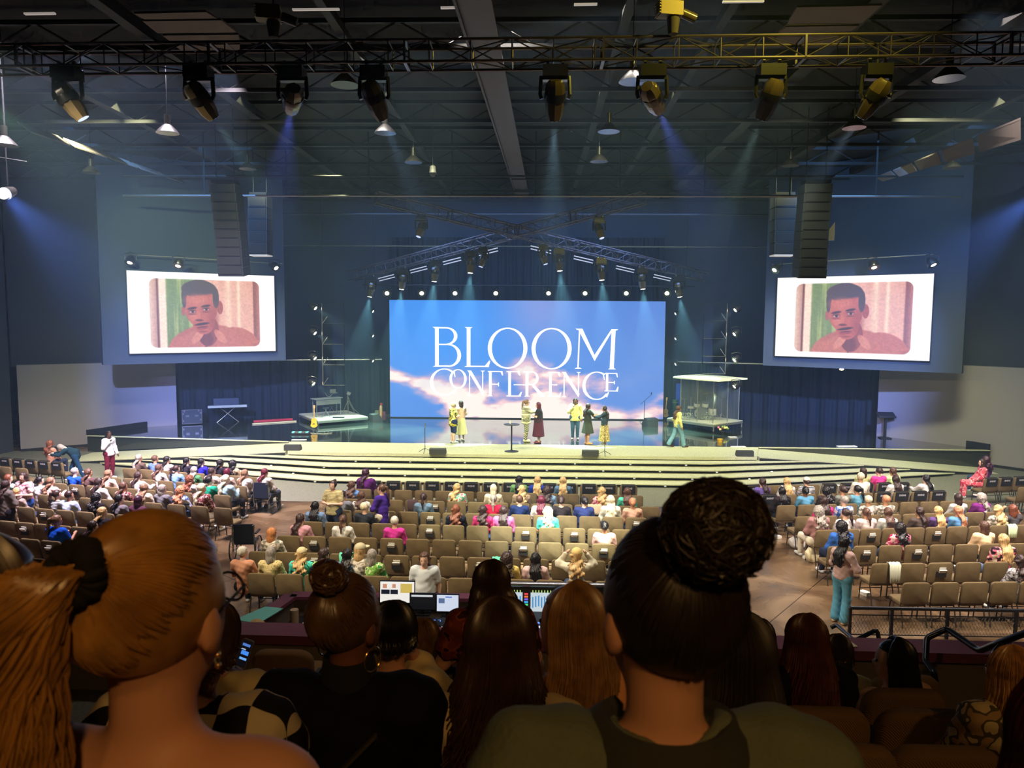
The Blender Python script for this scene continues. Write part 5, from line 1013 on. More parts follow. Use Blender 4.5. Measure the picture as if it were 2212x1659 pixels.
truss('lighting_truss', (-11, 11.75, zc_-.05), (11.5, 11.75, zc_+.10), .42, .32, .62, 'long black lighting truss crossing the top of the view')
XN1, XF1, XN2, XF2 = (-5.95, 28, 10.3), (8.3, 36, 7.85), (4.0, 28, 10.3), (-8.9, 36, 7.85)
truss('stage_truss', XN1, XF1, .42, .42, .6, 'stage truss running from the near left to the far right of the X')
truss('stage_truss', XN2, XF2, .42, .42, .6, 'stage truss running from the near right to the far left of the X')
M_BODY = mat('fixture_black', rgb(30, 29, 28), .28, spec=.7); M_FACE = mat('fixture_gloss', rgb(84, 72, 50), .18, spec=.9); M_ALU = mat('spun_aluminium', rgb(190, 180, 165), .22, metal=.85)
def lens_mat(n, c, s): return mat('lens_'+n, (.05, .05, .05), .2, emit=c, es=s)
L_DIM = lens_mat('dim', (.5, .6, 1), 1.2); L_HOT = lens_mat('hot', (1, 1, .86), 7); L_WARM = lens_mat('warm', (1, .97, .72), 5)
def mover_parts(k):
    b = MB().box((0, 0, -.11), (.36, .26, .16)).box((0, 0, -.02), (.20, .05, .05)).mesh('base', M_BODY)
    y = MB().tube([(-.20, 0, -.16), (-.215, 0, -.42), (-.19, 0, -.48)], .03, 6).tube([(.20, 0, -.16), (.215, 0, -.42), (.19, 0, -.48)], .03, 6).box((0, 0, -.20), (.40, .12, .05)).mesh('yoke', M_BODY)
    h = MB().lathe([(0, .24), (.09, .235), (.135, .17), (.15, .05), (.145, -.05), (.13, -.22), (.10, -.30), (.095, -.33)], n=8).mesh('head', M_FACE, True, 30)
    s = MB().lathe([(.152, .055), (.158, .0), (.150, -.06)], n=16).mesh('collar', M_BODY, True)
    l = MB().lathe([(0, -.331), (.088, -.331)], n=16).mesh('lens', k); c = MB().box((-.11, 0, .03), (.04, .05, .09)).box((.11, 0, .03), (.04, .05, .09)).mesh('clamp', M_ALU)
    return b, y, h, s, l, c
MP = {k: mover_parts(v) for k, v in (('dim', L_DIM), ('hot', L_HOT))}
def mover(loc, aimv, label, group, sc=1., k='dim', rz=0.):
    t = empty('moving_head', loc, rz, label, 'stage light', group); t.scale = (sc,)*3; b, y, h, s, l, c = MP[k]
    put('base', b, t); put('yoke', y, t); put('clamp', c, t); e = put('head', h, t); Rm = Vector(aimv).to_track_quat('-Z', 'Y').to_matrix().to_4x4()
    e.matrix_local = Matrix.Translation((0, 0, -.45))@Rm
    put('collar', s, e); put('lens', l, e); return t
nm8 = ['leftmost', 'second from the left', 'third from the left', 'fourth from the left', 'fourth from the right', 'third from the right', 'second from the right', 'rightmost']
av = [(.6, .3, -1), (.5, .8, -1.), (-.7, 1.6, -.6), (.35, .7, -1), (0, .6, -1), (.8, 1.5, -.7), (-.25, .6, -1), (-.5, .7, -1)]
fx = [(146, 180), (430, 190), (632, 190), (808, 185), (1199, 180), (1409, 168), (1665, 180), (1893, 175)]
beamc = [None, (.45, .55, .45), (.32, .3, 1), (.7, .8, .9), (.75, .9, .8), (.3, .32, 1), (.6, .7, .45), (.6, .55, .5)]
for i, ((px, y), v) in enumerate(zip(fx, av)):
    q = aty(px, y, 11.62); q[2] = fz0-.03
    mover(tuple(q), v, 'moving head light under the long truss, %s' % nm8[i], 'lights on the long truss', 1.05, 'dim')
    if beamc[i]:
        n = np.array(v)/np.linalg.norm(v); p = q+np.array([0, 0, -.47])+n*.42; spot('moving_head_beam', tuple(p), tuple(p+n*8), [0, 9000, 13000, 5000, 10000, 13000, 7000, 7000][i], beamc[i], 22, .7, .05)
# lamps on the X
def on_arm(P, Q, px):
    P, Q = np.array(P), np.array(Q); lo_, hi_ = 0., 1.
    def sx(t): v = P+(Q-P)*t-_C; return CX+F*(v@_R)/(v@_fw)
    s = sx(1) > sx(0)
    for _ in range(40):
        m_ = (lo_+hi_)/2
        if (sx(m_) < px) == s: lo_ = m_
        else: hi_ = m_
    return P+(Q-P)*lo_
for i, (px, arm) in enumerate(((910, 1), (1044, 2), (1174, 1), (1295, 2))):
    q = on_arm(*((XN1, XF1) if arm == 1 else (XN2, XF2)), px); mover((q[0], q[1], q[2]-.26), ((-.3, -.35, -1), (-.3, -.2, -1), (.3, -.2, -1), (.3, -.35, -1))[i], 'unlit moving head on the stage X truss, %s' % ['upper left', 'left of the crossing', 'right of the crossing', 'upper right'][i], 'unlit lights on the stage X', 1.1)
wash = [(801, -.15), (869, -.1), (940, -.1), (1017, -.05), (1208, .1), (1299, .1), (1388, .1), (1467, .15)]
for i, (px, vx) in enumerate(wash):
    q = on_arm(*((XN2, XF2) if i < 4 else (XN1, XF1)), px); v = (vx, -.08, -1); mover((q[0], q[1], q[2]-.26), v, 'lit beam light on the stage X truss, %s' % nm8[i], 'lit beam lights on the stage X', 1.25, 'hot')
    n = np.array(v)/np.linalg.norm(v); p = q+np.array([0, 0, -.82])+n*.45; spot('stage_beam', tuple(p), tuple(p+n*5), 16000, (.45, .9, .8), 38, .5, .06)
    if i % 1 == 0:
        P, Q = (XN2, XF2) if i < 4 else (XN1, XF1); d = (np.array(Q)-np.array(P)); d /= np.linalg.norm(d); c = q+np.array([0, .3, -.42])-d*.9
        for j in (0, 1):
            tag(MB().cyl(c-d*.5+np.array([0, .25*j, -.10*j]), c+d*.5+np.array([0, .25*j, -.10*j]), .022, n=8).build('light_bar', mat('bar_glow', (.3, .3, .3), .3, emit=(.75, .8, 1), es=.55)), 'thin glowing bar beside the %s beam light, %s of its pair' % (nm8[i], ('upper', 'lower')[j]), 'light bar', 'light bars on the stage X')
# eight lamps in a row just above the screen
def par(loc, aimv, label, group, sc=1., lm=L_WARM):
    t = empty('stage_lamp', loc, 0, label, 'stage light', group); t.scale = (sc,)*3
    for n_, me in PM.items():
        if n_ == 'yoke': put(n_, me, t)
        else:
            o = put(n_, me, t); o.matrix_local = Matrix.Translation((0, 0, -.22))@Vector(aimv).to_track_quat('-Z', 'Y').to_matrix().to_4x4()
            if n_ == 'lens' and lm is not L_WARM: o.material_slots[0].link = 'OBJECT'; o.material_slots[0].material = lm
PM = {'housing': MB().lathe([(0, .13), (.07, .12), (.13, .04), (.15, -.08), (.15, -.11)], n=16).mesh('housing', M_BODY, True), 'lens': MB().lathe([(0, -.115), (.06, -.112), (.145, -.10)], n=20).mesh('lens', L_WARM), 'yoke': MB().tube([(-.17, 0, -.24), (-.18, 0, -.04), (0, 0, .0), (.18, 0, -.04), (.17, 0, -.24)], .014, 6).mesh('yoke', M_BODY)}
pz = aty(1138, 627, 37.2)[2]
for i, px in enumerate((836, 911, 983, 1071, 1185, 1264, 1353, 1441)):
    q = aty(px, 626, 37.2); par((q[0], q[1], q[2]+.22), ((px-1138)*-.0006, -1, -.62), 'bright oval lamp in the row above the sky screen, %s' % nm8[i], 'lamps above the sky screen', 1.45)
tag(MB().cyl((-8.6, 37.2, pz+.23), (7.9, 37.2, pz+.23), .03).cyl((-8, 37.2, pz+.2), (-8, 37.2, 12.44), .012, n=5).cyl((7.5, 37.2, pz+.2), (7.5, 37.2, 12.44), .012, n=5).build('lamp_pipe', M_RIG), 'black pipe holding the row of lamps above the sky screen', 'pipe')
spot('screen_lamp_wash', (-3.8, 36.8, pz), (-3.8, 34, 4), 700, (1, .97, .7), 60, .8); spot('screen_lamp_wash', (3.2, 36.8, pz), (3.2, 34, 4), 700, (1, .97, .7), 60, .8)
# ladder towers with side lamps
def tower(px, y0, y1, yy, side, lab, ys, outer=True):
    a = aty(px, y0, yy); b = aty(px, y1, yy); W_ = .55*side*-1
    t = empty('ladder_tower', (a[0], a[1], 0), 0, lab, 'truss'); zt, zb = a[2], b[2]
    for x in (0, W_*1.9): MB().cyl((x, 0, zb), (x, 0, zt), .022, n=6).build('upright', M_ALU if x == 0 else M_RIG, t)
    n = 4
    for i in range(n+1):
        z = zb+(zt-zb)*i/n; MB().cyl((0, 0, z), (W_*1.9, 0, z), .018, n=6).build('rung', M_RIG, t)
        if i < n: MB().cyl((0, 0, z), (W_*.45, 0, z+.35), .014, n=5).build('brace', M_ALU, t)
    MB().cyl((0, 0, zt), (0, 0, 12.46), .01, n=5).build('hanging_wire', M_RIG, t)
    for k, (lx, ly) in enumerate(ys):
        q = aty(lx, ly, yy-.1); v = (side*-1*-.9 if False else (.85 if px < 1138 else -.85), -.25, -.6); par((q[0], q[1], q[2]+.22), v, 'side lamp on the %s, %s' % (lab.split(' hung')[0], ['topmost', 'second from the top', 'third from the top', 'lowest'][k]), 'side lamps', 1.25)
        n_ = np.array(v)/np.linalg.norm(v); q = q+n_*.2; spot('side_lamp_beam', tuple(q), tuple(q+n_*5), 3000, (.8, .95, .7), 34, .7, .06)
tower(695, 655, 832, 34.5, -1, 'left ladder tower hung beside the left drape', [(677, 660), (676, 714), (676, 768), (673, 823)])
tower(1571, 655, 808, 34.0, 1, 'right ladder tower hung above the drum shield', [(1593, 664), (1591, 716), (1591, 772), (1591, 829)])
def side_set(px, ys, yy, n, s):
    for k, y in enumerate(ys):
        q = aty(px, y, yy); par((q[0], q[1], q[2]+.2), (s*.9, -.25, -.55), 'small lamp beside the sky screen, %s, %s side' % (['upper', 'middle', 'lower'][k], n), 'small lamps beside the sky screen', .8)
        v = np.array((s*.9, -.2, -.5)); v /= np.linalg.norm(v); q = q+v*.15; spot('edge_lamp_beam', tuple(q), tuple(q+v*5), 5000, (.7, .85, .9), 10, .6, .04)
side_set(803, (672, 725, 779), 36.6, 'left', 1); side_set(1462, (677, 731, 786), 36.4, 'right', -1)
# lamps over the side screens
for px, y, n, v in ((282, 557, 'left screen, leftmost', (0, -.6, -1)), (386, 564, 'left screen, middle', (0, -.6, -1)), (593, 571, 'left screen, rightmost', (.8, -.5, -.8)), (1677, 575, 'right screen, leftmost', (-.8, -.5, -.8)), (1774, 572, 'right screen, small one by the speakers', (0, -.6, -1)), (1887, 567, 'right screen, middle', (0, -.6, -1)), (2013, 561, 'right screen, rightmost', (.3, -.6, -1))):
    yy = 29.6 if px < 450 else (33 if px < 700 else (31.8 if px < 1800 else (29.5 if px < 1950 else 28.)))
    q = aty(px, y, yy); par((q[0], q[1], q[2]+.22), v, 'oval lamp above the '+n, 'lamps above the side screens', 1.35 if px != 1774 else .7)
for (x0, y0, x1, y1, ya, yb, n) in ((276, 552, 610, 572, 29.7, 33.4, 'left'), (1668, 574, 2016, 552, 32.3, 28.2, 'right')):
    a, b = aty(x0, y0, ya), aty(x1, y1, yb); a[2] += .05; b[2] += .05
    tag(MB().cyl(a, b, .022, n=6).build('lamp_pipe', M_TUBE), 'thin lamp pipe above the %s side screen' % n, 'pipe')
# aluminium high-bay pendants
PD = {'shade': MB().lathe([(.05, .20), (.10, .17), (.22, .05), (.27, -.02), (.266, -.02)], n=24).mesh('shade', mat('shade_black', rgb(26, 24, 24), .4), True), 'reflector': MB().lathe([(.266, -.02), (.21, .035), (.09, .13), (0, .14)], n=24).mesh('reflector', M_ALU, True), 'ballast': MB().cyl((0, 0, .18), (0, 0, .42), .07, n=12).mesh('ballast', M_BODY, True), 'bulb': MB().ball((0, 0, .06), (.05, .05, .07), 10, 8).mesh('bulb', mat('bulb_glass', rgb(236, 226, 210), .3, emit=(1, .92, .85), es=.35), True)}
for px, y, yy in ((745, 182, 14.5), (1367, 175, 14.5), (2050, 168, 14.), (362, 286, 18.2), (832, 286, 18.6), (1315, 283, 18.6), (1845, 275, 18.2), (893, 350, 23), (1294, 348, 23), (535, 364, 24), (197, 372, 24), (1707, 357, 24), (2057, 362, 24), (10, 312, 17), (60, 1, 8)):
    if y < 5: continue
    q = aty(px, y, yy); t = empty('pendant_lamp', tuple(q), 0, None, 'pendant lamp', 'aluminium pendant lamps'); t['label'] = 'aluminium pendant lamp hanging at the %s of the ceiling, %s row' % ('far left' if px < 300 else 'left' if px < 700 else 'centre left' if px < 1000 else 'centre right' if px < 1500 else 'right' if px < 2000 else 'far right', 'nearest' if yy < 15 else 'middle' if yy < 19 else 'farthest')
    for n_, me in PD.items(): put(n_, me, t)
    MB().cyl((0, 0, .42), (0, 0, 12.46-q[2]), .008, n=5).build('cord', M_RIG, t)
# speakers
def line_array(px, y0, y1, yy, n, w, label, lean, flat=False):
    a, b = aty(px[0], y0, yy), aty(px[1], y1, yy); t = empty('line_array', (0, 0, 0), 0, label, 'speaker'); L = (a-b)[2]; h = L/n
    for i in range(n):
        c = a+(b-a)*(i+.5)/n; c[1] += lean*((i/n)**2)*-.5
        o = MB().box(c, (w, .6, h*.96), R=rotm('X', lean*(i/n)*.35)).build('cabinet', mat('array_black', rgb(34, 38, 46), .5), t)
        MB().box(c+np.array([0, -.31, 0]), (w*.86, .02, h*.8), R=rotm('X', lean*(i/n)*.35)).build('grille', mat('array_grille', rgb(24, 28, 36), .7), o)
    MB().box(a+np.array([0, 0, .08]), (w*.9, .5, .1)).build('rigging_frame', M_RIG, t)
    for s in (-1, 1): MB().cyl(a+np.array([s*w*.35, 0, .1]), (a[0]+s*w*.35, a[1], 12.46), .014, n=5).build('chain', M_RIG, t)
    if flat: MB().box((b[0], b[1], b[2]-.02), (w, .55, .04)).build('base_plate', mat('pale_plate', rgb(226, 220, 220), .5, emit=(1, .95, .95), es=.25), t)  # no lamp: the light on the plate is put in as a faint glow
line_array((487, 514), 400, 596, 24, 10, .82, 'long black line array speaker hanging in front of the left screen', .6); line_array((1762, 1741), 400, 600, 24, 10, .86, 'long black line array speaker hanging in front of the right screen', .6)
line_array((562, 563), 425, 551, 28, 5, .72, 'short black speaker cluster with a pale base right of the left line array', 0, True); line_array((1692, 1690), 425, 551, 28, 5, .78, 'short black speaker cluster with a pale base left of the right line array', 0, True)
# chain hoists over the long truss
for px, y, n in ((590, 30, 'left'), (1455, 22, 'right')):
    q = aty(px, y, 11.4); t = empty('chain_hoist', tuple(q), .2, 'yellow-lit chain hoist above the %s half of the long truss' % n, 'hoist')
    m = MB().box((-.06, 0, 0), (.34, .22, .20)).mesh('motor', mat('hoist_yellow', rgb(150, 126, 60), .5)); put('motor', m, t)
    m = MB()
    for i in range(5): m.box((-.245, 0, -.08+.04*i), (.02, .23, .018))
    m.build('fins', mat('hoist_yellow', rgb(150, 126, 60), .5), t); MB().cyl((.13, 0, -.03), (.34, 0, -.10), .07, n=12).build('gear_case', M_FACE, t, True); MB().lathe([(0, -.35), (.07, -.34), (.10, -.12), (.08, -.1)], n=12).build('chain_bag', mat('bag_canvas', rgb(70, 62, 40), .8), t, True)
    MB().cyl((0, 0, -.1), (0, .1, fz1+.02-q[2]), .012, n=5).build('chain', M_ALU, t); MB().cyl((0, 0, .1), (0, 0, 12.46-q[2]), .012, n=5).build('cable', M_RIG, t)
spot('hoist_work_light', (4.6, 9.0, 12.2), (3.2, 12.6, 9.8), 1500, (.9, .75, .10), 95, .9, .1)
# ------------------------------------------------------------------ roof structure
M_STEEL = mat('painted_steel', rgb(78, 62, 60), .6); M_DK = mat('dark_steel', rgb(22, 20, 20), .7); M_TILE = mat('ceiling_tile', rgb(110, 98, 92), .85)
t = empty('roof_girder', (0, 0, 0), 0, 'pinkish-grey steel girder running down the middle of the ceiling', 'girder')
ga = aty(1022, 0, 13.); gb = aty(1131, 430, 38); ga = ga+(ga-gb)*.15
MB().bar(ga, gb, .62, .05).build('flange', M_STEEL, t); MB().bar(ga+np.array([0, 0, .25]), gb+np.array([0, 0, .25]), .05, .45).build('web', M_STEEL, t); MB().bar(ga+np.array([-.30, 0, -.04]), gb+np.array([-.30, 0, -.04]), .05, .09).build('conduit', M_STEEL, t)
for i, y in enumerate((13.5, 16.5, 19.5, 22.5, 25.5, 28.5, 31.5, 34.5, 37.)):
    r = empty('roof_joist', (0, 0, 0), 0, 'dark open-web roof joist crossing the ceiling, %s from the balcony' % ORD[i], 'joist', 'roof joists'); z = 12.2
    MB().box((0, y, z), (46, .10, .10)).build('chord', M_DK, r); MB().box((0, y, z-.55), (46, .10, .10)).build('chord', M_DK, r)
    m = MB()
    for k in range(46): x = -23+k; m.tube([(x, y, z-.55*(k % 2)), (x+1, y, z-.55*((k+1) % 2))], .022, 4, False)
    m.build('lacing', M_DK, r)
for i, (x, w) in enumerate(((-8.5, .25), (-4.2, .18), (3.8, .18), (6.4, .35), (9.6, .25), (1.8, .2), (-12.4, .25), (13, .25))):
    tag(MB().box((x, 24, 11.95), (w, 28, w)).build('roof_duct', M_DK), 'dark pipe or duct running toward the stage under the roof, %s' % ['left of the girder, outer', 'left of the girder, inner', 'right of the girder, inner', 'right of the girder, wide', 'right of the girder, outer', 'right next to the girder', 'far left', 'far right'][i], 'duct')
# catwalk rails and pipes over the stage front
for i, (y, z) in enumerate(((27, 10.9), (27, 10.2), (30.5, 10.8), (34.5, 10.6), (39.0, 9.6))):
    tag(MB().cyl((-15 if i != 2 else -9.5, y, z), (15 if i != 2 else 9.5, y, z), .04, n=6).build('rigging_pipe', M_TUBE if i in (1, 4) else M_DK, smooth=True), 'horizontal rigging pipe over the stage, %s' % ['front upper', 'front lower', 'second', 'third', 'rearmost'][i], 'pipe', 'rigging pipes')
for i in range(9):
    x = -12+3*i; m = MB(); [m.cyl((x, y, 10.2), (x, y, 12.46), .03, n=5) for y in (27.,)]
    tag(m.build('hanger_rod', M_DK), 'dark vertical hanger of the front rigging pipes, %s from the left' % ORD[i], 'rod', 'hangers of the rigging pipes')
# sloping soffits at both sides with pale tile strips
def quad_strip(name, P, th, m, lab=None, cat=None, group=None):
    P = [np.array(p, float) for p in P]; V = P+[p+np.array([0, 0, th]) for p in P]; o = MB().add(V, [(0, 1, 2, 3), (7, 6, 5, 4), (0, 4, 5, 1), (1, 5, 6, 2), (2, 6, 7, 3), (3, 7, 4, 0)]).build(name, m)
    return tag(o, lab, cat, group) if lab else structure(o)
def strip(px0, px1, n, lab, ya=17, yb=31):
    "a run of tiles between two photo points, lying on a plane 10.4 m up"
    A0, A1 = [np.array(aty(x, y, ya)) for x, y in px0]; B0, B1 = [np.array(aty(x, y, yb)) for x, y in px1]
    for i in range(n):
        f0, f1 = i/n+.012, (i+1)/n-.012; g = lambda a, b, f: a+(b-a)*f
        quad_strip('ceiling_tile', [g(A0, B0, f0), g(A0, B0, f1), g(A1, B1, f1), g(A1, B1, f0)], .04, M_TILE, '%s, tile %s' % (lab, ORD[i]), 'ceiling tile', 'pale ceiling tiles')
strip(((30, 262), (60, 285)), ((385, 388), (402, 398)), 5, 'pale sloping ceiling tile along the left soffit', 19.5, 31)
strip(((2212, 255), (2212, 300)), ((1890, 385), (1905, 393)), 5, 'pale sloping ceiling tile along the right soffit, upper run', 15.5, 30)
for (P, lab) in ((((290, 30), (445, 26), (468, 40), (312, 42)), 'left, first'), (((308, 46), (478, 44), (510, 70), (340, 72)), 'left, second'), (((352, 77), (515, 75), (518, 88), (368, 90)), 'left, third'), (((376, 98), (518, 96), (518, 112), (398, 114)), 'left, fourth'),
                (((1722, 16), (1905, 12), (1862, 50), (1700, 52)), 'right, first'), (((1698, 58), (1855, 56), (1838, 68), (1682, 72)), 'right, second'), (((1678, 78), (1832, 74), (1815, 94), (1674, 96)), 'right, third')):
    quad_strip('ceiling_tile', [aty(x, y, 14+ (y/100.)*2.2) for x, y in P], .04, M_TILE, 'pale ceiling tile at the upper '+lab.split(',')[0]+', '+lab.split(', ')[1]+' from the top', 'ceiling tile', 'pale ceiling tiles')
# security camera dome, strip lamps at the very top
q = aty(935, 372, 24); t = empty('security_camera', tuple(q), 0, 'white dome camera hanging under the ceiling centre', 'camera'); MB().lathe([(.03, .22), (.09, .18), (.11, .0), (.11, -.02)], n=14).build('housing', mat('camera_white', rgb(190, 186, 190), .4), t, True); MB().ball((0, 0, -.03), (.10, .10, .11), 12, 8).build('dome', M_BODY, t, True); MB().cyl((0, 0, .2), (0, 0, 12.46-q[2]), .012, n=5).build('stem', M_RIG, t)
for x0, x1, y, n in ((53, 119, 30, 'far left'), (632, 733, 21, 'left'), (952, 998, 17, 'centre'), (1240, 1290, 10, 'right'), (1561, 1650, 4, 'far right')):
    a, b = aty(x0, y, 14), aty(x1, y-1, 14); tag(MB().bar(a, b, .06, .03).build('strip_lamp', mat('tube_glow', (.5, .5, .5), .4, emit=(1, .88, .80), es=.28)), 'thin strip lamp at the top edge, '+n, 'lamp', 'strip lamps')
# the bright beam lamp at the left edge of the view, its twin outside on the right
q = aty(11, 418, 17.4); t = empty('followspot', tuple(q), 0, 'dazzling white lamp at the far left edge casting the blue beam', 'stage light'); MB().lathe([(0, .3), (.1, .3), (.14, .1), (.15, 0)], R=rotm('X', -1.2), n=16).build('housing', M_BODY, t, True); MB().ball((0, -.06, -.01), (.13, .10, .13), 14, 8).build('lens', lens_mat('blaze', (.85, .92, 1), 22), t, True)
MB().tube([(-.5, .1, .9), (.5, .1, .75)], .02, 6).build('arm', M_RIG, t); MB().cyl((0, .1, .2), (0, .1, 12.46-q[2]), .02, n=6).build('stem', M_RIG, t)
q = aty(1814, 797, 32.8); tag(MB().ball(tuple(q+np.array([0, -.2, 0])), (.10, .06, .05), 12, 6).build('exit_lamp', lens_mat('amber', (1, .8, .35), 9), smooth=True), 'small amber lamp glowing under the right screen', 'lamp')
q = aty(1801, 500, 24.5); tag(MB().prism([(q[0]-.16, q[1]), (q[0]+.02, q[1]-.02), (q[0]+.05, q[1]+.05), (q[0]-.12, q[1]+.05)], q[2]-.28, [q[2]+.05, q[2]+.3, q[2]+.3, q[2]+.05]).build('rigging_plate', M_ALU), 'small bright bracket behind the right line array', 'bracket')
# ------------------------------------------------------------------ sound desk, railings, balcony seats
def quadbox(P, z0, z1): return MB().prism([tuple(p[:2]) for p in P], z0, z1)
BZ = 1.9
bl0, bl1 = onz(520, 1362, BZ), onz(630, 1284, BZ); br1 = onz(1400, 1292, BZ); br0 = onz(1440, 1362, BZ)
for a, b, n in ((bl0, bl1, 'side'), (bl1, br1, 'front')):
    structure(MB().bar((*a[:2], BZ-.02), (*b[:2], BZ-.02), .20, .05).build('trim_booth_'+n, M_CAP)); structure(MB().bar((*a[:2], (BZ-.05)/2), (*b[:2], (BZ-.05)/2), .12, BZ-.05).build('wall_booth_'+n, M_HW))
structure(MB().prism([tuple(p[:2]) for p in (bl0+np.array([-.2, -2.2, 0]), br0+np.array([.2, -2.2, 0]), br1-np.array([0, .12, 0]), bl1-np.array([0, .12, 0]))], 0, .95).build('booth_floor', M_CARP))
dk = BZ-.22; ym = bl1[1]-.25
t = empty('booth_desk', (0, 0, 0), 0, 'long dark work desk inside the sound booth', 'desk'); x0, x1 = bl1[0]+.12, br1[0]-.15
MB().box(((x0+x1)/2, ym-.45, dk), (x1-x0, .85, .05)).build('desktop', mat('desk_black', rgb(34, 30, 32), .5), t)
for x in (x0+.1, (x0+x1)/2, x1-.1): MB().box((x, ym-.45, (dk+.95)/2-.01), (.06, .7, dk-.95-.03)).build('leg', BLK, t)
def screen(name, px, py, wpx, hpx, yy, pic, label, cat='monitor', tilt=.1):
    q = aty(px, py, yy); w_, h_ = wpx*yy/1600, hpx*yy/1600; t = empty(name, (q[0], q[1], dk+.026), 0, label, cat); z = q[2]-dk-.026; Rm = rotm('X', -tilt)
    MB().box((0, .02, z), (w_+.02, .03, h_+.02), R=Rm).build('case', BLK, t); MB().box((0, .03, z/2-.06), (.05, .04, max(z-.1, .05))).box((0, .05, .01), (.2, .16, .02)).build('foot', BLK, t)
    for i, (u0, v0, u1, v1, c, s) in enumerate(pic):
        MB().box(((u0+u1-1)/2*w_, 0-.0005*i-.0, z-(v0+v1-1)/2*h_), ((u1-u0)*w_, .006, (v1-v0)*h_), R=Rm).build('screen_picture' if i == 0 else 'screen_tile', mat('px_%d_%d_%d' % c, (.02, .02, .02), .4, emit=rgb(*c), es=s), t)
    return t
W = (240, 236, 230); B_ = (20, 24, 40); U_ = (50, 90, 220); T_ = (150, 200, 240); PK = (200, 140, 110)
screen('monitor', 858, 1279, 76, 46, 10.0, [(0, 0, 1, 1, W, 1.), (.03, .38, .28, .6, B_, 1), (.3, .38, .52, .6, B_, 1), (.03, .64, .28, .8, U_, 1), (.3, .62, .52, .8, T_, 1), (.55, .66, .75, .82, B_, 1), (.3, .84, .52, .98, U_, 1), (.56, .84, .8, .98, PK, 1), (.60, .08, .94, .52, (206, 180, 90), 1), (.70, .14, .84, .5, (150, 84, 66), 1), (.08, .1, .2, .3, PK, 1), (.36, .1, .46, .28, PK, 1)], 'multiview monitor with many small pictures in the sound booth')
screen('monitor', 913, 1300, 56, 34, 9.9, [(0, 0, 1, 1, (12, 12, 16), 1), (.05, .04, .9, .16, (200, 205, 210), 1), (.05, .7, .3, .9, (190, 195, 200), 1)], 'mostly black monitor with a line of white text beside the multiview')
screen('monitor', 967, 1303, 48, 36, 9.8, [(0, 0, 1, 1, (206, 216, 236), 1.), (.08, .2, .36, .5, (90, 110, 150), 1), (.5, .35, .72, .9, (40, 70, 210), 1), (.2, .6, .36, .9, W, 1), (.4, .08, .7, .14, (70, 110, 200), 1)], 'pale blue software monitor in the sound booth')
# lighting console
t = empty('lighting_console', (0, 0, 0), 0, 'black lighting console with lit keys in the sound booth', 'console'); q = aty(925, 1338, 9.55); MB().box((q[0], ym-.55, dk+.07), (1.15, .5, .09), R=rotm('X', .15)).build('body', mat('console_black', rgb(26, 24, 28), .4), t)
rr = random.Random(8); kc_ = [(236, 240, 226), (250, 246, 200), (200, 60, 60), (90, 140, 240), (120, 230, 120), (236, 236, 240)]
for j in range(5):
    m = MB(); 
    for i in range(16):
        if rr.random() < .75: m.box((q[0]-.5+i*.066, ym-.72+j*.08, dk+.122+(j-2)*.012), (.036, .036, .012))
    c = kc_[(j*2+1) % 6]; m.build('key_row', mat('key_%d' % j, (.05, .05, .05), .4, emit=rgb(*c), es=1.3), t)
# sound console with faders and rainbow strip
t = empty('sound_console', (0, 0, 0), 0, 'large sound console with blue fader displays right of the standing orange top', 'console'); q = aty(1190, 1320, 9.5); cx_ = q[0]
MB().box((cx_, ym-.50, dk+.09), (1.7, .75, .12), R=rotm('X', .12)).build('body', mat('console_black', rgb(26, 24, 28), .4), t); MB().cyl((cx_-.85, ym-.02, dk+.52), (cx_+.85, ym-.02, dk+.52), .035, n=10).build('top_rail', mat('rail_silver', rgb(160, 160, 164), .25, metal=.8), t, True)
MB().box((cx_, ym-.06, dk+.32), (1.7, .04, .36), R=rotm('X', -.35)).build('meter_bridge', mat('console_black', rgb(26, 24, 28), .4), t)
for k, x in enumerate((cx_-.55, cx_-.1, cx_+.35)):
    s = MB().box((x, ym-.10, dk+.30), (.34, .012, .26), R=rotm('X', -.35)).build('fader_display', mat('fader_screen', (.02, .02, .02), .4, emit=rgb(206, 220, 230), es=.9), t)
    m = MB(); [m.box((x-.14+i*.04, ym-.118, dk+.31+.01*(i % 3)), (.018, .008, .14), R=rotm('X', -.35)) for i in range(8)]; m.build('level_bars', mat('bar_blue', (.02, .02, .02), .4, emit=rgb(60, 140, 200), es=1), s)
    m = MB(); [m.box((x-.14+i*.04, ym-.14, dk+.47), (.012, .008, .03)) for i in range(8)]; m.build('meter_ticks', mat('tick_green', (.02, .02, .02), .4, emit=rgb(190, 230, 120), es=1.), s)
for i, c in enumerate(((220, 60, 70), (230, 110, 60), (120, 90, 220), (60, 160, 230), (70, 210, 120), (236, 220, 90), (236, 90, 60), (230, 220, 110))):
    MB().box((cx_-.33, ym-.16-.008*i, dk+.44-.034*i), (.05, .01, .022)).build('colour_button', mat('rb_%d' % i, (.02, .02, .02), .4, emit=rgb(*c), es=1.2), t)
for j in range(3): m = MB(); [m.box((cx_-.7+i*.09, ym-.45-.1*j, dk+.165-.012*j), (.03, .03, .014)) for i in range(16)]; m.build('key_row', mat('key_%d' % (j+1), (.05, .05, .05), .4), t)
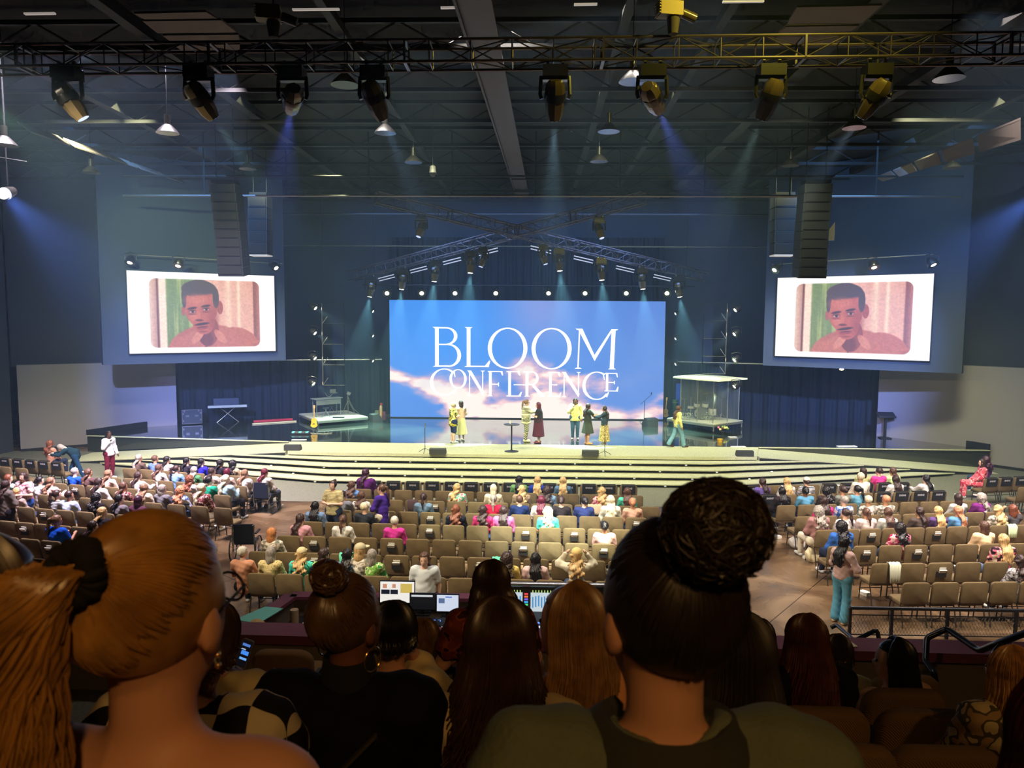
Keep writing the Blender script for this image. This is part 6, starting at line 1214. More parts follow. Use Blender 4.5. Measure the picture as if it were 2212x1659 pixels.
# things lying on the desk
q = aty(637, 1325, 9.9); tag(MB().lathe([(.02, 0), (.055, 0), (.055, .26), (.02, .26)], (q[0]+.16, ym-.45, dk+.025), 16).build('paper_roll', mat('kraft', rgb(176, 150, 120), .8), smooth=True), 'standing paper roll at the left end of the booth desk', 'roll')
q = aty(576, 1330, 9.6); tag(MB().prism([(q[0]-.25, bl1[1]-.95), (q[0]+.10, bl1[1]-1.05), (q[0]+.25, bl1[1]-.55), (q[0]-.02, bl1[1]-.5)], BZ+.01, BZ+.02).build('turquoise_folder', mat('turquoise_card', rgb(126, 206, 190), .7)), 'turquoise folder on the maroon ledge at the left of the booth', 'folder')
t = empty('baseball_cap', (aty(573, 1345, 9.2)[0], bl1[1]-1.2, BZ+.0), 0, 'tan cap lying on the booth ledge left of the paper roll', 'cap'); MB().lathe([(.0, .13), (.06, .12), (.11, .07), (.12, 0)][::-1], n=16).build('crown', mat('tan_cloth', rgb(196, 164, 104), .85), t, True); MB().prism([(-.08, -.08), (.08, -.08), (.06, -.2), (-.06, -.2)], .005, .015).build('brim', mat('tan_cloth', rgb(196, 164, 104), .85), t)
q = aty(676, 1330, 9.5); tag(MB().lathe([(.03, 0), (.034, .05), (.03, .15), (.012, .19), (.012, .21)], (q[0], ym-.75, dk+.025), 12).build('water_bottle', mat('clear_plastic', rgb(226, 226, 210), .2), smooth=True), 'small water bottle on the booth desk', 'bottle')
q = aty(858, 1330, 9.6); tag(MB().prism([(q[0]-.18, ym-.85), (q[0]+.16, ym-.85), (q[0]+.18, ym-.55), (q[0]-.14, ym-.55)], dk+.026, dk+.034).build('paper_sheets', mat('cream_paper', rgb(226, 214, 170), .8)), 'cream papers on the booth desk below the multiview', 'paper')
q = aty(944, 1316, 9.4); t = empty('small_box', (q[0], ym-.9, dk+.025), .2, 'black electronics box on a stem before the pale blue monitor', 'box'); MB().box((0, 0, .26), (.2, .16, .08)).build('case', BLK, t); MB().cyl((0, 0, 0), (0, 0, .22), .02, n=8).build('stem', BLK, t)
# railing with mesh at the right
M_RL = mat('railing_black', rgb(34, 34, 38), .3, metal=.6, spec=.7)
ra, rb = onz(1835, 1378, 0), onz(2240, 1384, 0); ra[1] += .02; zt = aty(1835, 1313, ra[1])[2]; zt2 = zt
t = empty('guard_rail', (0, 0, 0), 0, 'low black guard rail with wire mesh at the right of the floor', 'railing')
d = (rb-ra); MB().cyl((*ra[:2], zt), (*(ra+d)[:2], zt), .035, n=10).build('top_rail', M_RL, t, True)
for px in (1835, 1925, 2045, 2192):
    f = (px-1835)/405.; p = ra+d*f; MB().box((p[0], p[1], zt/2), (.05, .05, zt-.02)).build('post', M_RL, t)
m = MB(); L = np.linalg.norm(d[:2]); u = d/L; n = int(L/.06); zb_, zt_ = .06, zt-.13
for i in range(n):
    for s in (-1, 1):
        a = ra+u*(i*.06); b = a+u*s*.20; m.tube([(a[0], a[1], zb_), (b[0], b[1], zt_)], .003, 3, False)
m.tube([(*ra[:2], zt_), (*rb[:2], zt_)], .012, 5).tube([(*ra[:2], zb_), (*rb[:2], zb_)], .012, 5); m.build('mesh_panel', M_RL, t)
def hpipe(name, pts, yy, r, label):
    P = [aty(x, y, yy if np.isscalar(yy) else yy[i]) for i, (x, y) in enumerate(pts)]; t = empty(name, (0, 0, 0), 0, label, 'handrail'); Q = []
    for i, p in enumerate(P):
        if 0 < i < len(P)-1: a = p+(P[i-1]-p)*min(.12, .06/np.linalg.norm(P[i-1]-p)+.02); b = p+(P[i+1]-p)*min(.12, .06/np.linalg.norm(P[i+1]-p)+.02); Q += [a, (a+b)/2*.5+p*.5, b]
        else: Q.append(p)
    MB().tube(Q, r, 10).build('rail', M_RL, t, True); return t, P
hpipe('handrail', [(1795, 1356), (1807, 1350), (1846, 1384), (1895, 1360), (1905, 1420)], [8.2, 8.2, 7.5, 7.4, 7.3], .022, 'short bent black handrail by the half wall behind the auburn hair')
hpipe('handrail', [(2024, 1500), (2018, 1455), (1999, 1430), (2002, 1378), (2045, 1358), (2116, 1406), (2150, 1392), (2240, 1358)], [6.3, 6.3, 6.5, 6.7, 6.7, 6.2, 5.9, 5.6], .027, 'large bent black handrail over the aisle steps at the right')
# balcony chairs: upholstered backs seen from behind
M_TH = mat('ribbed_seat_cloth', rgb(128, 96, 58), .9, spec=.2); nt, b = nodes_of(M_TH)
tc = nt.nodes.new('ShaderNodeTexCoord'); wv = nt.nodes.new('ShaderNodeTexWave'); wv.bands_direction = 'DIAGONAL'; wv.inputs['Scale'].default_value = 42; bp = nt.nodes.new('ShaderNodeBump'); bp.inputs['Strength'].default_value = .6; bp.inputs['Distance'].default_value = .004
nt.links.new(tc.outputs['Object'], wv.inputs['Vector']); nt.links.new(wv.outputs['Fac'], bp.inputs['Height']); nt.links.new(bp.outputs[0], b.inputs['Normal'])
def seat_back():
    V, Fc = [], []; nx, ny = 14, 3; rings = []
    P = []
    w, h, r = .265, .52, .13
    out = [(-w, 0)]
    for i in range(7): a = math.radians(180-90*i/6); out.append((-w+r+r*math.cos(a), h-r+r*math.sin(a)*1.0))
    for i in range(7): a = math.radians(90-90*i/6); out.append((w-r+r*math.cos(a), h-r+r*math.sin(a)))
    out.append((w, 0)); n = len(out)
    for y, s, dz_ in ((-.055, .90, -.03), (-.045, .96, -.010), (-.02, 1., 0), (.03, 1., 0), (.055, .94, -.012)):
        V += [(x*s, y+.10*(abs(x)/w)**2*.25+(z-.25)*-.10, z+dz_*(z > .1)) for x, z in out]
    k = 5; Fc = [tuple(range(n-1, -1, -1)), tuple((k-1)*n+j for j in range(n))]+[(i*n+j, i*n+(j+1) % n, (i+1)*n+(j+1) % n, (i+1)*n+j) for i in range(k-1) for j in range(n)]
    return MB().add(V, Fc).mesh('backrest', M_TH, True, 50)
TB = seat_back(); v, f = rbox(.50, .12, .46, .06); TS = MB().add(v@rotm('X', math.radians(90)).T, f).mesh('seat', M_TH, True, 50); TL = MB().box((-.275, .02, .28), (.03, .30, .56)).mesh('side_panel', M_BLK); TR_ = MB().box((.275, .02, .28), (.03, .30, .56)).mesh('side_panel', M_BLK)
def balcony_row(y, pxs, ztop, plat, lab, rz=0):
    for px, pos in pxs:
        q = aty(px, 1500, y); t = empty('auditorium_seat', (q[0], y, plat), rz, 'brown auditorium seat %s, %s' % (pos, lab), 'seat', 'balcony seats'); s = (ztop-plat-.34)/.52
        o = put('backrest', TB, t); o.location = (0, 0, .34); o.scale = (1, 1, s); o = put('seat', TS, t); o.location = (0, .26, .42); put('side_panel', TL, t); put('side_panel', TR_, t)
balcony_row(3.3, ((1822, 'at the bottom edge, left one'), (2050, 'at the bottom edge, right one')), 3.86, 3.03, 'nearest row on the right')
balcony_row(3.93, ((1548, 'hidden by the green jacket'), (1776, 'below the auburn hair'), (2004, 'below the golden blonde'), (2232, 'at the right edge')), 3.70, 2.86, 'second row on the right')
balcony_row(4.69, ((1573, 'leftmost'), (1764, 'middle'), (1955, 'right')), 3.43, 2.59, 'third row on the right')
balcony_row(5.6, ((1796, 'left'), (1956, 'right')), 3.08, 2.21, 'fourth row on the right')
balcony_row(6.15, ((430, 'left of the phone'), (612, 'right of the phone'), (945, 'below the long blonde hair'), (780, 'behind the black turtleneck'), (1110, 'under the long dark hair')), 2.93, 2.13, 'front row by the half wall')
balcony_row(3.0, ((990, 'at lower left of the green jacket'),), 3.62, 2.9, 'middle of the balcony')
q = aty(1913, 1580, 3.75); tag(MB().box((q[0]-.03, 3.75, 3.45), (.16, .20, .01), R=rotm('X', .5)).build('paper_sheet', mat('cream_paper', rgb(226, 214, 170), .8)), 'cream leaflet wedged between two brown seats', 'leaflet')
qc = cA+(cB-cA)*((aty(1837, 1395, 7)[0]-cA[0])/(cB-cA)[0]); tag(MB().box((aty(1837, 1395, qc[1])[0], qc[1]+.14, 2.757), (.18, .16, .008), rz=.2).build('paper_sheet', mat('cream_paper', rgb(226, 214, 170), .8)), 'cream leaflet lying on the maroon ledge at the right', 'leaflet')
# stanchions, bags, towels, wheelchairs on the floor
for px, y, n in ((1614, 1122, 'left'), (1627, 1128, 'right')):
    q = onz(px, y, 0); t = empty('stanchion', (q[0], q[1], .012), 0, 'thin black stanchion post at the right aisle, %s one' % n, 'post'); MB().lathe([(0, .0), (.17, 0), (.17, .015), (.03, .03)], n=18).build('base', BLK, t, True); MB().cyl((0, 0, .02), (0, 0, .95), .02, n=8).build('pole', BLK, t, True)
def bag(px, y, w, d, h, c, label, handle=True, rz=0., z=0.):
    q = onz(px, y, 0); t = empty('bag', (q[0], q[1], z), rz, label, 'bag')
    fn = lambda X, Y, Z: np.maximum(((np.abs(X)/(w/2))**3+(np.abs(Y)/(d/2))**3+(np.abs(Z-h/2)/(h/2))**3)**(1/3.)-1, -1)*.1+.006*np.sin(X*30+Z*22)
    o = fmesh('body', fn, (-w*.6, -d*.6, -.02), (w*.6, d*.6, h*1.1), max(w, h)/22, mat('bag_%d%d%d' % c, rgb(*c), .8)); put('body', o, t)
    if handle: MB().tube([(-w*.25, -d*.2, h*.9), (-w*.18, -d*.3, h*1.35), (w*.18, -d*.3, h*1.35), (w*.25, -d*.2, h*.9)], .012, 5).build('handle', mat('bag_%d%d%d' % c, rgb(*c), .8), t)
    return t
bag(1653, 1140, .46, .25, .30, (30, 30, 36), 'black shoulder bag on the floor under the third-row aisle chair'); bag(1722, 1184, .40, .28, .30, (214, 208, 204), 'white crinkled bag under the fifth-row aisle chair'); bag(1758, 1214, .46, .2, .38, (224, 210, 176), 'cream canvas tote with dark print behind the fifth-row aisle chair', rz=.3)
q = onz(490, 1106, 0); t = bag(490, 1116, .36, .14, .34, (190, 200, 236), 'pale blue drawstring bag hanging from the aisle chair at the left', False, z=.30); MB().tube([(-.02, 0, .33), (-.18, 0, .8)], .012, 5).build('strap', mat('strap_cream', rgb(220, 214, 200), .8), t)
for px, y, n in ((1678, 1162, 'fourth'), (1745, 1208, 'fifth'), (1868, 1285, 'seventh')):
    q = onz(px, y, 0); tag(MB().box((q[0], q[1], .04), (.15, .2, .07), rz=.5).build('paper_box', M_PAPER), 'small white box on the floor near the %s-row aisle chair, right block' % n, 'box')
def drapecloth(row, px, w, h, c, label):
    (x, y, _), ang = row_pt(row, px); t = np.linspace(-.5, .5, 14); V = []
    for z_, yy in ((.50+.4-h, -.27), (.70, -.262), (.865, -.262), (.915, -.205), (.905, -.14), (.80, -.105)): V += [(a*w*(1+.08*math.sin(z_*9)), yy-.012*abs(math.sin(a*14)), z_+.008*math.sin(a*20)) for a in t]
    n = 14; Fc = [(i*n+j, i*n+j+1, (i+1)*n+j+1, (i+1)*n+j) for i in range(5) for j in range(n-1)]
    me = MB().add(V, Fc).mesh('towel', mat('towel_%d' % c[0], rgb(*c), .95), True, 80); o = put('towel', me, None, (x, y, 0), ang); s = o.modifiers.new('thickness', 'SOLIDIFY'); s.thickness = .012; tag(o, label, 'cloth')
drapecloth('C7', 1081, .30, .42, (110, 222, 184), 'mint green towel hung over a chair in the seventh centre row')
drapecloth('RG', 1928, .22, .40, (214, 216, 196), 'pale cream towel hung over the aisle chair of the seventh right row'); drapecloth('RE', 2181, .22, .3, (200, 220, 180), 'pale green jacket hung over a chair in the fifth right row'); drapecloth('C7', 750, .26, .3, (110, 40, 110), 'purple shawl hung over a chair in the seventh centre row'); drapecloth('C3', 893, .26, .34, (70, 50, 54), 'dark fur coat hung over a chair in the third centre row')
drapecloth('C3', 1285, .34, .25, (190, 166, 136), 'beige coat hung over a chair back in the third centre row')
def wheelchair(px, y, rz, label):
    q = onz(px, y, 0); t = empty('wheelchair', (q[0], q[1], .012 if q[1] > 23.2 else 0), rz, label, 'wheelchair')
    for s in (-1, 1):
        wv_ = MB().tube([(s*.30, .30*math.cos(a), .31+.30*math.sin(a)) for a in np.linspace(0, 2*math.pi, 25)], .016, 6); [wv_.cyl((s*.30, 0, .31), (s*.30, .3*math.cos(a), .31+.3*math.sin(a)), .004, n=4) for a in np.linspace(0, 5.8, 12)]; wv_.build('wheel', BLK, t)
        MB().cyl((s*.24, .42, .08), (s*.20, .42, .08), .08, n=14).build('castor', BLK, t); MB().tube([(s*.25, -.32, .95), (s*.25, -.20, .94), (s*.25, -.18, .5), (s*.25, -.16, .3), (s*.25, .45, .3), (s*.25, .5, .1)], .014, 6).build('frame', MET, t); MB().box((s*.26, .08, .70), (.05, .36, .03)).build('armrest', BLK, t)
    MB().box((0, .08, .47), (.46, .44, .05)).build('seat', BLK, t); MB().box((0, -.17, .72), (.46, .03, .46)).build('backrest', mat('navy_vinyl', rgb(34, 40, 58), .5), t)
wheelchair(572, 1108, -.2, 'black wheelchair with a seated person at the front of the left aisle'); wheelchair(532, 1212, .1, 'empty dark wheelchair beside the seventh centre row')
q = onz(572, 1108, 0); person((q[0], q[1]-.02, .02), -.2, 'person with maroon hair and a pale sweater sitting in the wheelchair', 'sit', 'lap', 'long', 'maroon', rgb(206, 196, 186), 1, lc=rgb(60, 60, 70), yaw=-40)
# ------------------------------------------------------------------ the people on the balcony, close to the camera
def ear_fine(X, Y, Z, T, Rm, s):
    e = ell(X, Y, Z, T((s*.081, -.008, -.008)), (.009, .019, .032), Rm@rotm('X', -.15)); e = su(e, ell(X, Y, Z, T((s*.079, -.002, -.034)), (.007, .009, .011), Rm), .006)
    return np.maximum(e, -ell(X, Y, Z, T((s*.092, -.004, -.006)), (.010, .011, .020), Rm))
_head_base = head_df
def head_df(X, Y, Z, c, yaw=0., tilt=0.):
    d = _head_base(X, Y, Z, c, yaw, tilt)
    Rm = rotm('Z', yaw)@rotm('X', -tilt); T = lambda p: np.array(c)+Rm@np.array(p)
    for s in (-1, 1): d = su(d, ear_fine(X, Y, Z, T, Rm, s), .004)
    d = su(d, ell(X, Y, Z, T((0, .055, -.095)), (.022, .018, .016), Rm), .02)
    return d
def sph(az, el): return np.array([math.cos(el)*math.sin(az), math.cos(el)*math.cos(az), math.sin(el)])
def slerp(a, b, t):
    w_ = math.acos(max(-1, min(1, a@b))); 
    return a if w_ < 1e-4 else (a*math.sin((1-t)*w_)+b*math.sin(t*w_))/math.sin(w_)
HE = np.array([.090, .107, .104]); HCn = np.array([0, -.020, .030])
def gathered(tie_dir, n, seed, r0=.0032, puff=1.02, fluff=.02, full=1.0):
    "locks combed from the hairline to one tie point"
    rr = random.Random(seed); m = MB(); T = np.array(tie_dir)/np.linalg.norm(tie_dir)
    for i in range(n):
        az = rr.uniform(-math.pi, math.pi); f = (1+math.cos(az))/2; el0 = math.radians(-44+f*98+ (8 if .2 < f < .6 else 0))
        s = sph(az, el0+rr.uniform(0, .9)*rr.random()); t0 = rr.random()**2*.4; off = rr.gauss(0, fluff*.5); P = []
        for k in range(9):
            t = t0+(1-t0)*k/8; v = slerp(s, T, t); P.append(HCn+v*HE*((.98 if k == 0 else (1.0 if k == 1 else puff))+off*math.sin(math.pi*k/8)+rr.random()*.004))
        m.tube(P, [r0*(.12 if k == 0 else .65+.35*math.sin(math.pi*(k+1)/10)) for k in range(9)], 4, False)
    return m
def falling(n, seed, L, spread=.04, wave=.012, r0=.004, back=.10, open_=58, part=0., shx=.13, top=1.03):
    "long hair: from the parting over the skull and straight down"
    rr = random.Random(seed); m = MB()
    for i in range(n):
        a = rr.uniform(math.radians(open_), 2*math.pi-math.radians(open_)); ph = rr.uniform(0, 6.28); ll = L*rr.uniform(.72, 1.04); P = []; w_ = wave*rr.uniform(.5, 1.5)
        th1 = math.radians(102); jit = rr.uniform(.97, 1.09)
        t0 = rr.random()*.35*(rr.random() < .6)
        for k in range(7):
            th = th1*(t0+(1-t0)*k/6.); v = np.array([math.sin(th)*math.sin(a)+part*math.cos(th), math.sin(th)*math.cos(a), math.cos(th)]); P.append(HCn+v*HE*top*jit)
        p = P[-1].copy(); dirn = np.array([math.sin(a), math.cos(a)*.7-.3, 0.])
        for k in range(1, 10):
            t = k/9.; q = p+np.array([dirn[0]*spread*t*1.2, dirn[1]*spread*t-.012*math.sin(t*3), -ll*t]); q[0] += w_*math.sin(t*9+ph)*t; q[1] += w_*math.cos(t*8+ph)*t
            if q[2] < -.16: q[1] = min(q[1], -back*.55-.02*abs(q[0])*4) if abs(a-math.pi) < 1.5 else q[1]; q[0] = max(-shx, min(shx, q[0]))
            P.append(q)
        n_ = len(P); m.tube(P, [r0*(.75 if k < 7 else 1.)*(1-.55*(k/n_)**3) for k in range(n_)], 4, False)
    return m
def bundle(pts, n, seed, rad, r0=.004, wave=.008):
    "a tail of hair along a guide line"
    rr = random.Random(seed); m = MB(); G = [np.array(p, float) for p in pts]; k_ = len(G)
    for i in range(n):
        a = rr.uniform(0, 6.28); r = math.sqrt(rr.random()); ph = rr.uniform(0, 6.28); cut = rr.uniform(.8, 1.); P = []
        for k in range(15):
            t = k/14*cut*(k_-1); j = min(int(t), k_-2); g = G[j]+(G[j+1]-G[j])*(t-j); R_ = np.interp(t, range(k_), rad)*r
            P.append(g+np.array([math.cos(a)*R_+wave*math.sin(t*3+ph), math.sin(a)*R_*.7+wave*math.cos(t*2.6+ph), .004*math.sin(t*4+ph)]))
        m.tube(P, [r0*(1-.5*(k/14.)**3) for k in range(15)], 4, False)
    return m
def knot(c, rad, n, seed, r0=.004, fuzz=.25):
    "a wound bun"
    rr = random.Random(seed); m = MB(); c = np.array(c); 
    for i in range(n):
        ax = np.array([rr.gauss(0, 1), rr.gauss(0, 1), rr.gauss(0, 1)]); ax /= np.linalg.norm(ax); u = np.cross(ax, (0.3, .2, 1)); u /= np.linalg.norm(u); v = np.cross(ax, u); s = rr.uniform(.72, 1.0+fuzz*rr.random()); a0 = rr.uniform(0, 6.28); sp = rr.uniform(.5, 2.2)
        m.tube([c+(u*math.cos(a0+sp*k/9)+v*math.sin(a0+sp*k/9)+ax*.25*math.sin(k*.7))*np.array(rad)*s for k in range(10)], r0, 4, False)
    return m
def hmat(name, c, rough=.34): return mat(name, c, rough, spec=.6, var=((26, 26, 26), .35))
def scalp_df(X, Y, Z):
    d = ell(X, Y, Z, (0, -.020, .030), (.0865, .103, .0995)); d = np.maximum(d, -(np.maximum(np.maximum(.030-Y, Z-.072), np.abs(X)-.074)))
    d = np.maximum(d, -(Z+.048)); return np.maximum(d, -su(ell(X, Y, Z, (0, .075, -.03), (.07, .085, .095)), ell(X, Y, Z, (0, .02, -.045), (.12, .035, .045)), .02))
def fore(px, py, y, rz, yaw, label, hair, hcol, scale=1., pose='sit', arms='lap', top=(.5, .5, .5), sleeve=1, pat=None, skin='tan', fat=1., h=.011, lc=rgb(40, 40, 50), tilt=0., glasses=False, loose=.018, length=0., noTop=False, base='short'):
    J = skeleton(pose, arms); yw = math.radians(yaw); hp = aty(px, py, y); rzr = math.radians(rz); Rz = rotm('Z', rzr)
    loc = hp-Rz@np.array(J['head'])*scale; r = empty('person', tuple(loc), rzr, label, 'person', 'people on the balcony'); r.scale = (scale,)*3
    lo, hi = bounds(J); lo[2] = -.01
    put('body', fmesh('body', body_df(J, fat, yw, tilt), lo, hi, h, M_SKIN), r, col=SKINS[skin])
    td = top_df(J, fat, sleeve, length, loose)
    if noTop: td0 = td; nz = J['chest'][2]+.045; td = lambda X, Y, Z: np.maximum(td0(X, Y, Z), Z-nz+.25*(np.abs(X)-.11)**2)
    o = put('top', fmesh('top', td, lo-.06, hi, h, pat or M_CLOTH), r, col=top)
    put('trousers', fmesh('trousers', legs_df(J, fat), lo-.06, hi, .02, M_CLOTH), r, col=lc); put('shoes', fmesh('shoes', shoes_df(J), lo-.06, (hi[0]+.05, hi[1]+.1, .25), .016, M_SHOE), r, col=rgb(60, 50, 50))
    hd = Matrix.Translation(Vector(J['head']))@Matrix.Rotation(yw, 4, 'Z')@Matrix.Rotation(-tilt, 4, 'X')
    hm = fmesh('scalp_hair', scalp_df, (-.16, -.24, -.46), (.16, .13, .17), .006 if y < 1.5 else .009, hcol); o = put('scalp_hair', hm, r); o.matrix_local = hd
    P_ = o
    for m_, nm in hair:
        q = m_.build(nm, hcol, r, True, 80); q.matrix_local = hd
    e = put('eyes', cached('eyes', lambda: MB().ball((-.029, .078, .004), .0085, 8, 6).ball((.029, .078, .004), .0085, 8, 6).mesh('eyes', M_EYE, True)), r); e.matrix_local = hd
    return r, hd, J
def merge(*ms):
    a = MB()
    for m_ in ms:
        for v in m_.v: pass
        a.f += [tuple(i+a.n for i in q) for q in m_.f]; a.v += m_.v; a.n += m_.n
    return a
HB = hmat('hair_honey_brown', rgb(158, 112, 52)); HDK = hmat('hair_near_black', rgb(34, 24, 20), .5); HBR = hmat('hair_dark_brown', rgb(58, 38, 28)); HAS = hmat('hair_ash_brown', rgb(92, 66, 44)); HBL = hmat('hair_golden', rgb(206, 150, 84)); HGB = hmat('hair_gold_brown', rgb(134, 98, 60)); HAU = hmat('hair_auburn', rgb(96, 48, 30)); HWR = hmat('hair_wine', rgb(58, 20, 16)); HBK = hmat('hair_black', rgb(22, 17, 18))
# A: honey brown ponytail, glasses, bare shoulders
tieA = (0, -.72, .50); tp = HCn+np.array(tieA)/np.linalg.norm(tieA)*HE*1.08
r, hd, J = fore(347, 1322, .95, -4, -10, 'large blurred person with a honey-brown ponytail, black scrunchie and glasses at the left front', [(gathered(tieA, 1700, 1, .0021, 1.015, .012), 'combed_hair'), (bundle([tp, tp+np.array([-.02, -.035, .005]), tp+np.array([-.05, -.055, -.04]), tp+np.array([-.07, -.055, -.12]), tp+np.array([-.08, -.05, -.25]), tp+np.array([-.08, -.05, -.40])], 1500, 2, [.018, .036, .055, .066, .070, .05], .0026, .010), 'ponytail')], HB, scale=1.04, top=rgb(70, 40, 26), sleeve=.5, skin='tan', h=.009, noTop=True)
o = MB().tube([tp+np.array([.024*math.cos(a), -.012-.004*math.sin(3*a)+.012*math.sin(a)*.7, .024*math.sin(a)]) for a in np.linspace(0, 2*math.pi, 49)], [.0145+.0022*math.sin(i*2.1)+.001*math.sin(i*5.3) for i in range(49)], 14).build('scrunchie', mat('black_scrunchie', rgb(18, 16, 14), .95), r, True); o.matrix_local = hd
def glasses_fine(r, hd):
    b = MB()
    for s in (-1, 1):
        b.tube([(s*.034+.025*math.cos(a), .098-.006*abs(math.cos(a)), .004+.020*math.sin(a)) for a in np.linspace(0, 6.283, 19)], .0022, 6); b.tube([(s*.060, .093, .010), (s*.078, .02, .006), (s*.084, -.02, -.002)], .0022, 6)
    o = b.tube([(-.010, .10, .008), (.010, .10, .008)], .0022, 6).build('glasses', M_GLASS, r); o.matrix_local = hd
glasses_fine(r, hd)
for z, rad in ((-.044, .0035), (-.058, .004)):
    o = MB().ball((-.088, -.004, z), rad, 8, 6).ball((.088, -.004, z), rad, 8, 6).build('earring', mat('gold', rgb(220, 180, 110), .2, metal=.9), r, True); o.matrix_local = hd
# B: dark curly bun, charcoal green jacket with a tall collar
tieB = (-.14, -.55, .80); bp_ = HCn+np.array(tieB)/np.linalg.norm(tieB)*HE*1.38+np.array([.02, -.005, 0])
r, hd, J = fore(1432, 1330, .98, 2, 20, 'large blurred person with a dark curly top bun and charcoal-green jacket, centre right', [(gathered(tieB, 1500, 5, .0022, 1.02, .035), 'combed_hair'), (knot(bp_, (.058, .054, .055), 3200, 6, .0012, .22).ball(tuple(bp_), (.050, .047, .048), 20, 14), 'bun')], HDK, scale=1.0, top=rgb(96, 104, 86), skin='tan', h=.009, fat=1.12, loose=.03)
m = MB(); n_ = 26; ring_ = []
for i in range(n_+1):
    a = math.radians(-215+250*i/n_)
nk = np.array(J['neck']); V = []
for i in range(n_+1):
    a = math.radians(-230+280*i/n_); c_, s_ = math.cos(a), math.sin(a)
    for rr_, zz in ((.135, -.065), (.096, .012), (.080, .026), (.066, .018), (.070, -.05)): V.append((nk[0]+rr_*1.12*c_, nk[1]-.005+rr_*s_, nk[2]+zz-.012*max(0, s_)))
k = 5; Fc = [(i*k+j, i*k+(j+1) % k, (i+1)*k+(j+1) % k, (i+1)*k+j) for i in range(n_) for j in range(k)]
MB().add(V, Fc).build('collar', mat('collar_dark', rgb(44, 44, 38), .9), r, True, 70)
o = MB().tube([(-.006+.02*math.cos(a), bp_[1]-.045, bp_[2]-.045+.012*math.sin(a)) for a in np.linspace(.3, 2.6, 8)], .004, 6).build('hair_clip', mat('clip_silver', rgb(230, 226, 210), .15, metal=.9), r, True); o.matrix_local = hd
# C: black turtleneck, bun, hoop earrings
tieC = (.10, -.45, .85); bc = HCn+np.array(tieC)/np.linalg.norm(tieC)*HE*1.32
r, hd, J = fore(757, 1345, 2.0, 0, -32, 'person in a black turtleneck with a tight dark bun and gold hoop earring', [(gathered(tieC, 900, 11, .0026, 1.01), 'combed_hair'), (knot(bc, (.046, .042, .040), 320, 12, .0035, .12).ball(tuple(bc), (.036, .033, .032), 14, 10), 'bun')], HAS, scale=1.06, top=rgb(14, 13, 14), skin='brown', h=.011, fat=1.12, loose=.028)
MB().lathe([(.078, -.04), (.070, .03), (.066, .055), (.058, .05)], (J['neck'][0], J['neck'][1]+.004, J['neck'][2]+.01), 20).build('turtleneck', mat('black_knit', rgb(16, 15, 16), .9), r, True)
for s in (-1, 1): o = MB().tube([(s*.086, -.006+.030*math.cos(a), -.076+.032*math.sin(a)) for a in np.linspace(0, 6.283, 20)], .0022, 6).build('hoop_earring', mat('gold', rgb(220, 180, 110), .2, metal=.9), r, True); o.matrix_local = hd
MB().bar((-.16, -.14, .72), (.11, -.12, 1.0), .02, .006).build('bag_strap', mat('olive_strap', rgb(60, 54, 34), .8), r)
# D: long dark hair, cream top
fore(1082, 1392, 2.05, 0, -8, 'person with long loose near-black hair and a cream top right of the black turtleneck', [(falling(900, 21, .36, .05, .022, .0034), 'long_hair')], HBR, top=rgb(196, 176, 140), skin='tan', scale=1.02)
# E: gold-brown hair turned left, peach top
fore(1226, 1352, 2.2, 12, 40, 'person with straight gold-brown hair turned left in a peach top beside the green jacket', [(falling(700, 31, .26, .03, .006, .0034, open_=78), 'long_hair')], HGB, top=rgb(206, 140, 92), skin='tan', scale=1.)
# F: standing in burnt orange
fore(1058, 1262, 4.0, 10, 20, 'standing person in a burnt-orange floral blouse with dark upswept hair by the sound booth', [(falling(500, 41, .22, .05, .02, .005), 'long_hair')], HBR, pose='stand', arms='fold', pat=FLO('burnt', (120, 48, 22), (150, 70, 30), (60, 26, 20), s=16), sleeve=.5, skin='tan', fat=1.12, h=.014)
# G: hand on the face
r, hd, J = fore(848, 1368, 2.9, 0, 10, 'person resting the chin on one hand, short dark hair and a cream shirt, partly hidden', [(falling(500, 131, .045, .0, .004, .0032, open_=70), 'short_hair')], HBK, arms='chin', top=rgb(222, 200, 150), skin='tan', scale=1.0)
o = MB().tube([(J['hanr'][0]+.032*math.cos(a), J['hanr'][1]+.032*math.sin(a), J['hanr'][2]-.03) for a in np.linspace(0, 6.283, 14)], .004, 6).build('bracelet', mat('gold', rgb(220, 180, 110), .2, metal=.9), r, True)
# H: long blonde at the wall
fore(915, 1385, 4.5, 0, 0, 'person with long blonde hair and a grey-green top facing the half wall', [(falling(500, 51, .36, .045, .014, .0045), 'long_hair')], HGB, top=rgb(96, 96, 78), skin='fair', scale=1.08, h=.014)
# I: checkered jacket and cream jacket hidden behind A
fore(425, 1388, 1.75, 0, -20, 'person in a black and cream checkered fleece, mostly hidden by the ponytail', [(falling(400, 151, .06, .0, .006, .004), 'short_hair')], HBR, pat=pattern('checker_fleece', 'checks', [rgb(24, 20, 18), rgb(206, 190, 160)], 12), top=rgb(200, 190, 160), fat=1.12, loose=.035)
r, hd, J = fore(462, 1372, 2.7, 0, -15, 'person in a cream denim jacket looking down at a phone, head hidden', [(falling(400, 161, .06, .0, .006, .004), 'short_hair')], HBR, arms='phone', top=rgb(214, 196, 150), fat=1.12, loose=.03, scale=1.05)
p = aty(528, 1411, 4.0); t = empty('mobile_phone', tuple(p), -.2, 'lit mobile phone with blue message bubbles held up at the left', 'phone'); Rm = rotm('X', -.35)@rotm('Y', .2)
v, f = rbox(.075, .01, .155, .014); MB().add(v@Rm.T, f).build('case', mat('phone_case', rgb(120, 110, 100), .4), t, True)
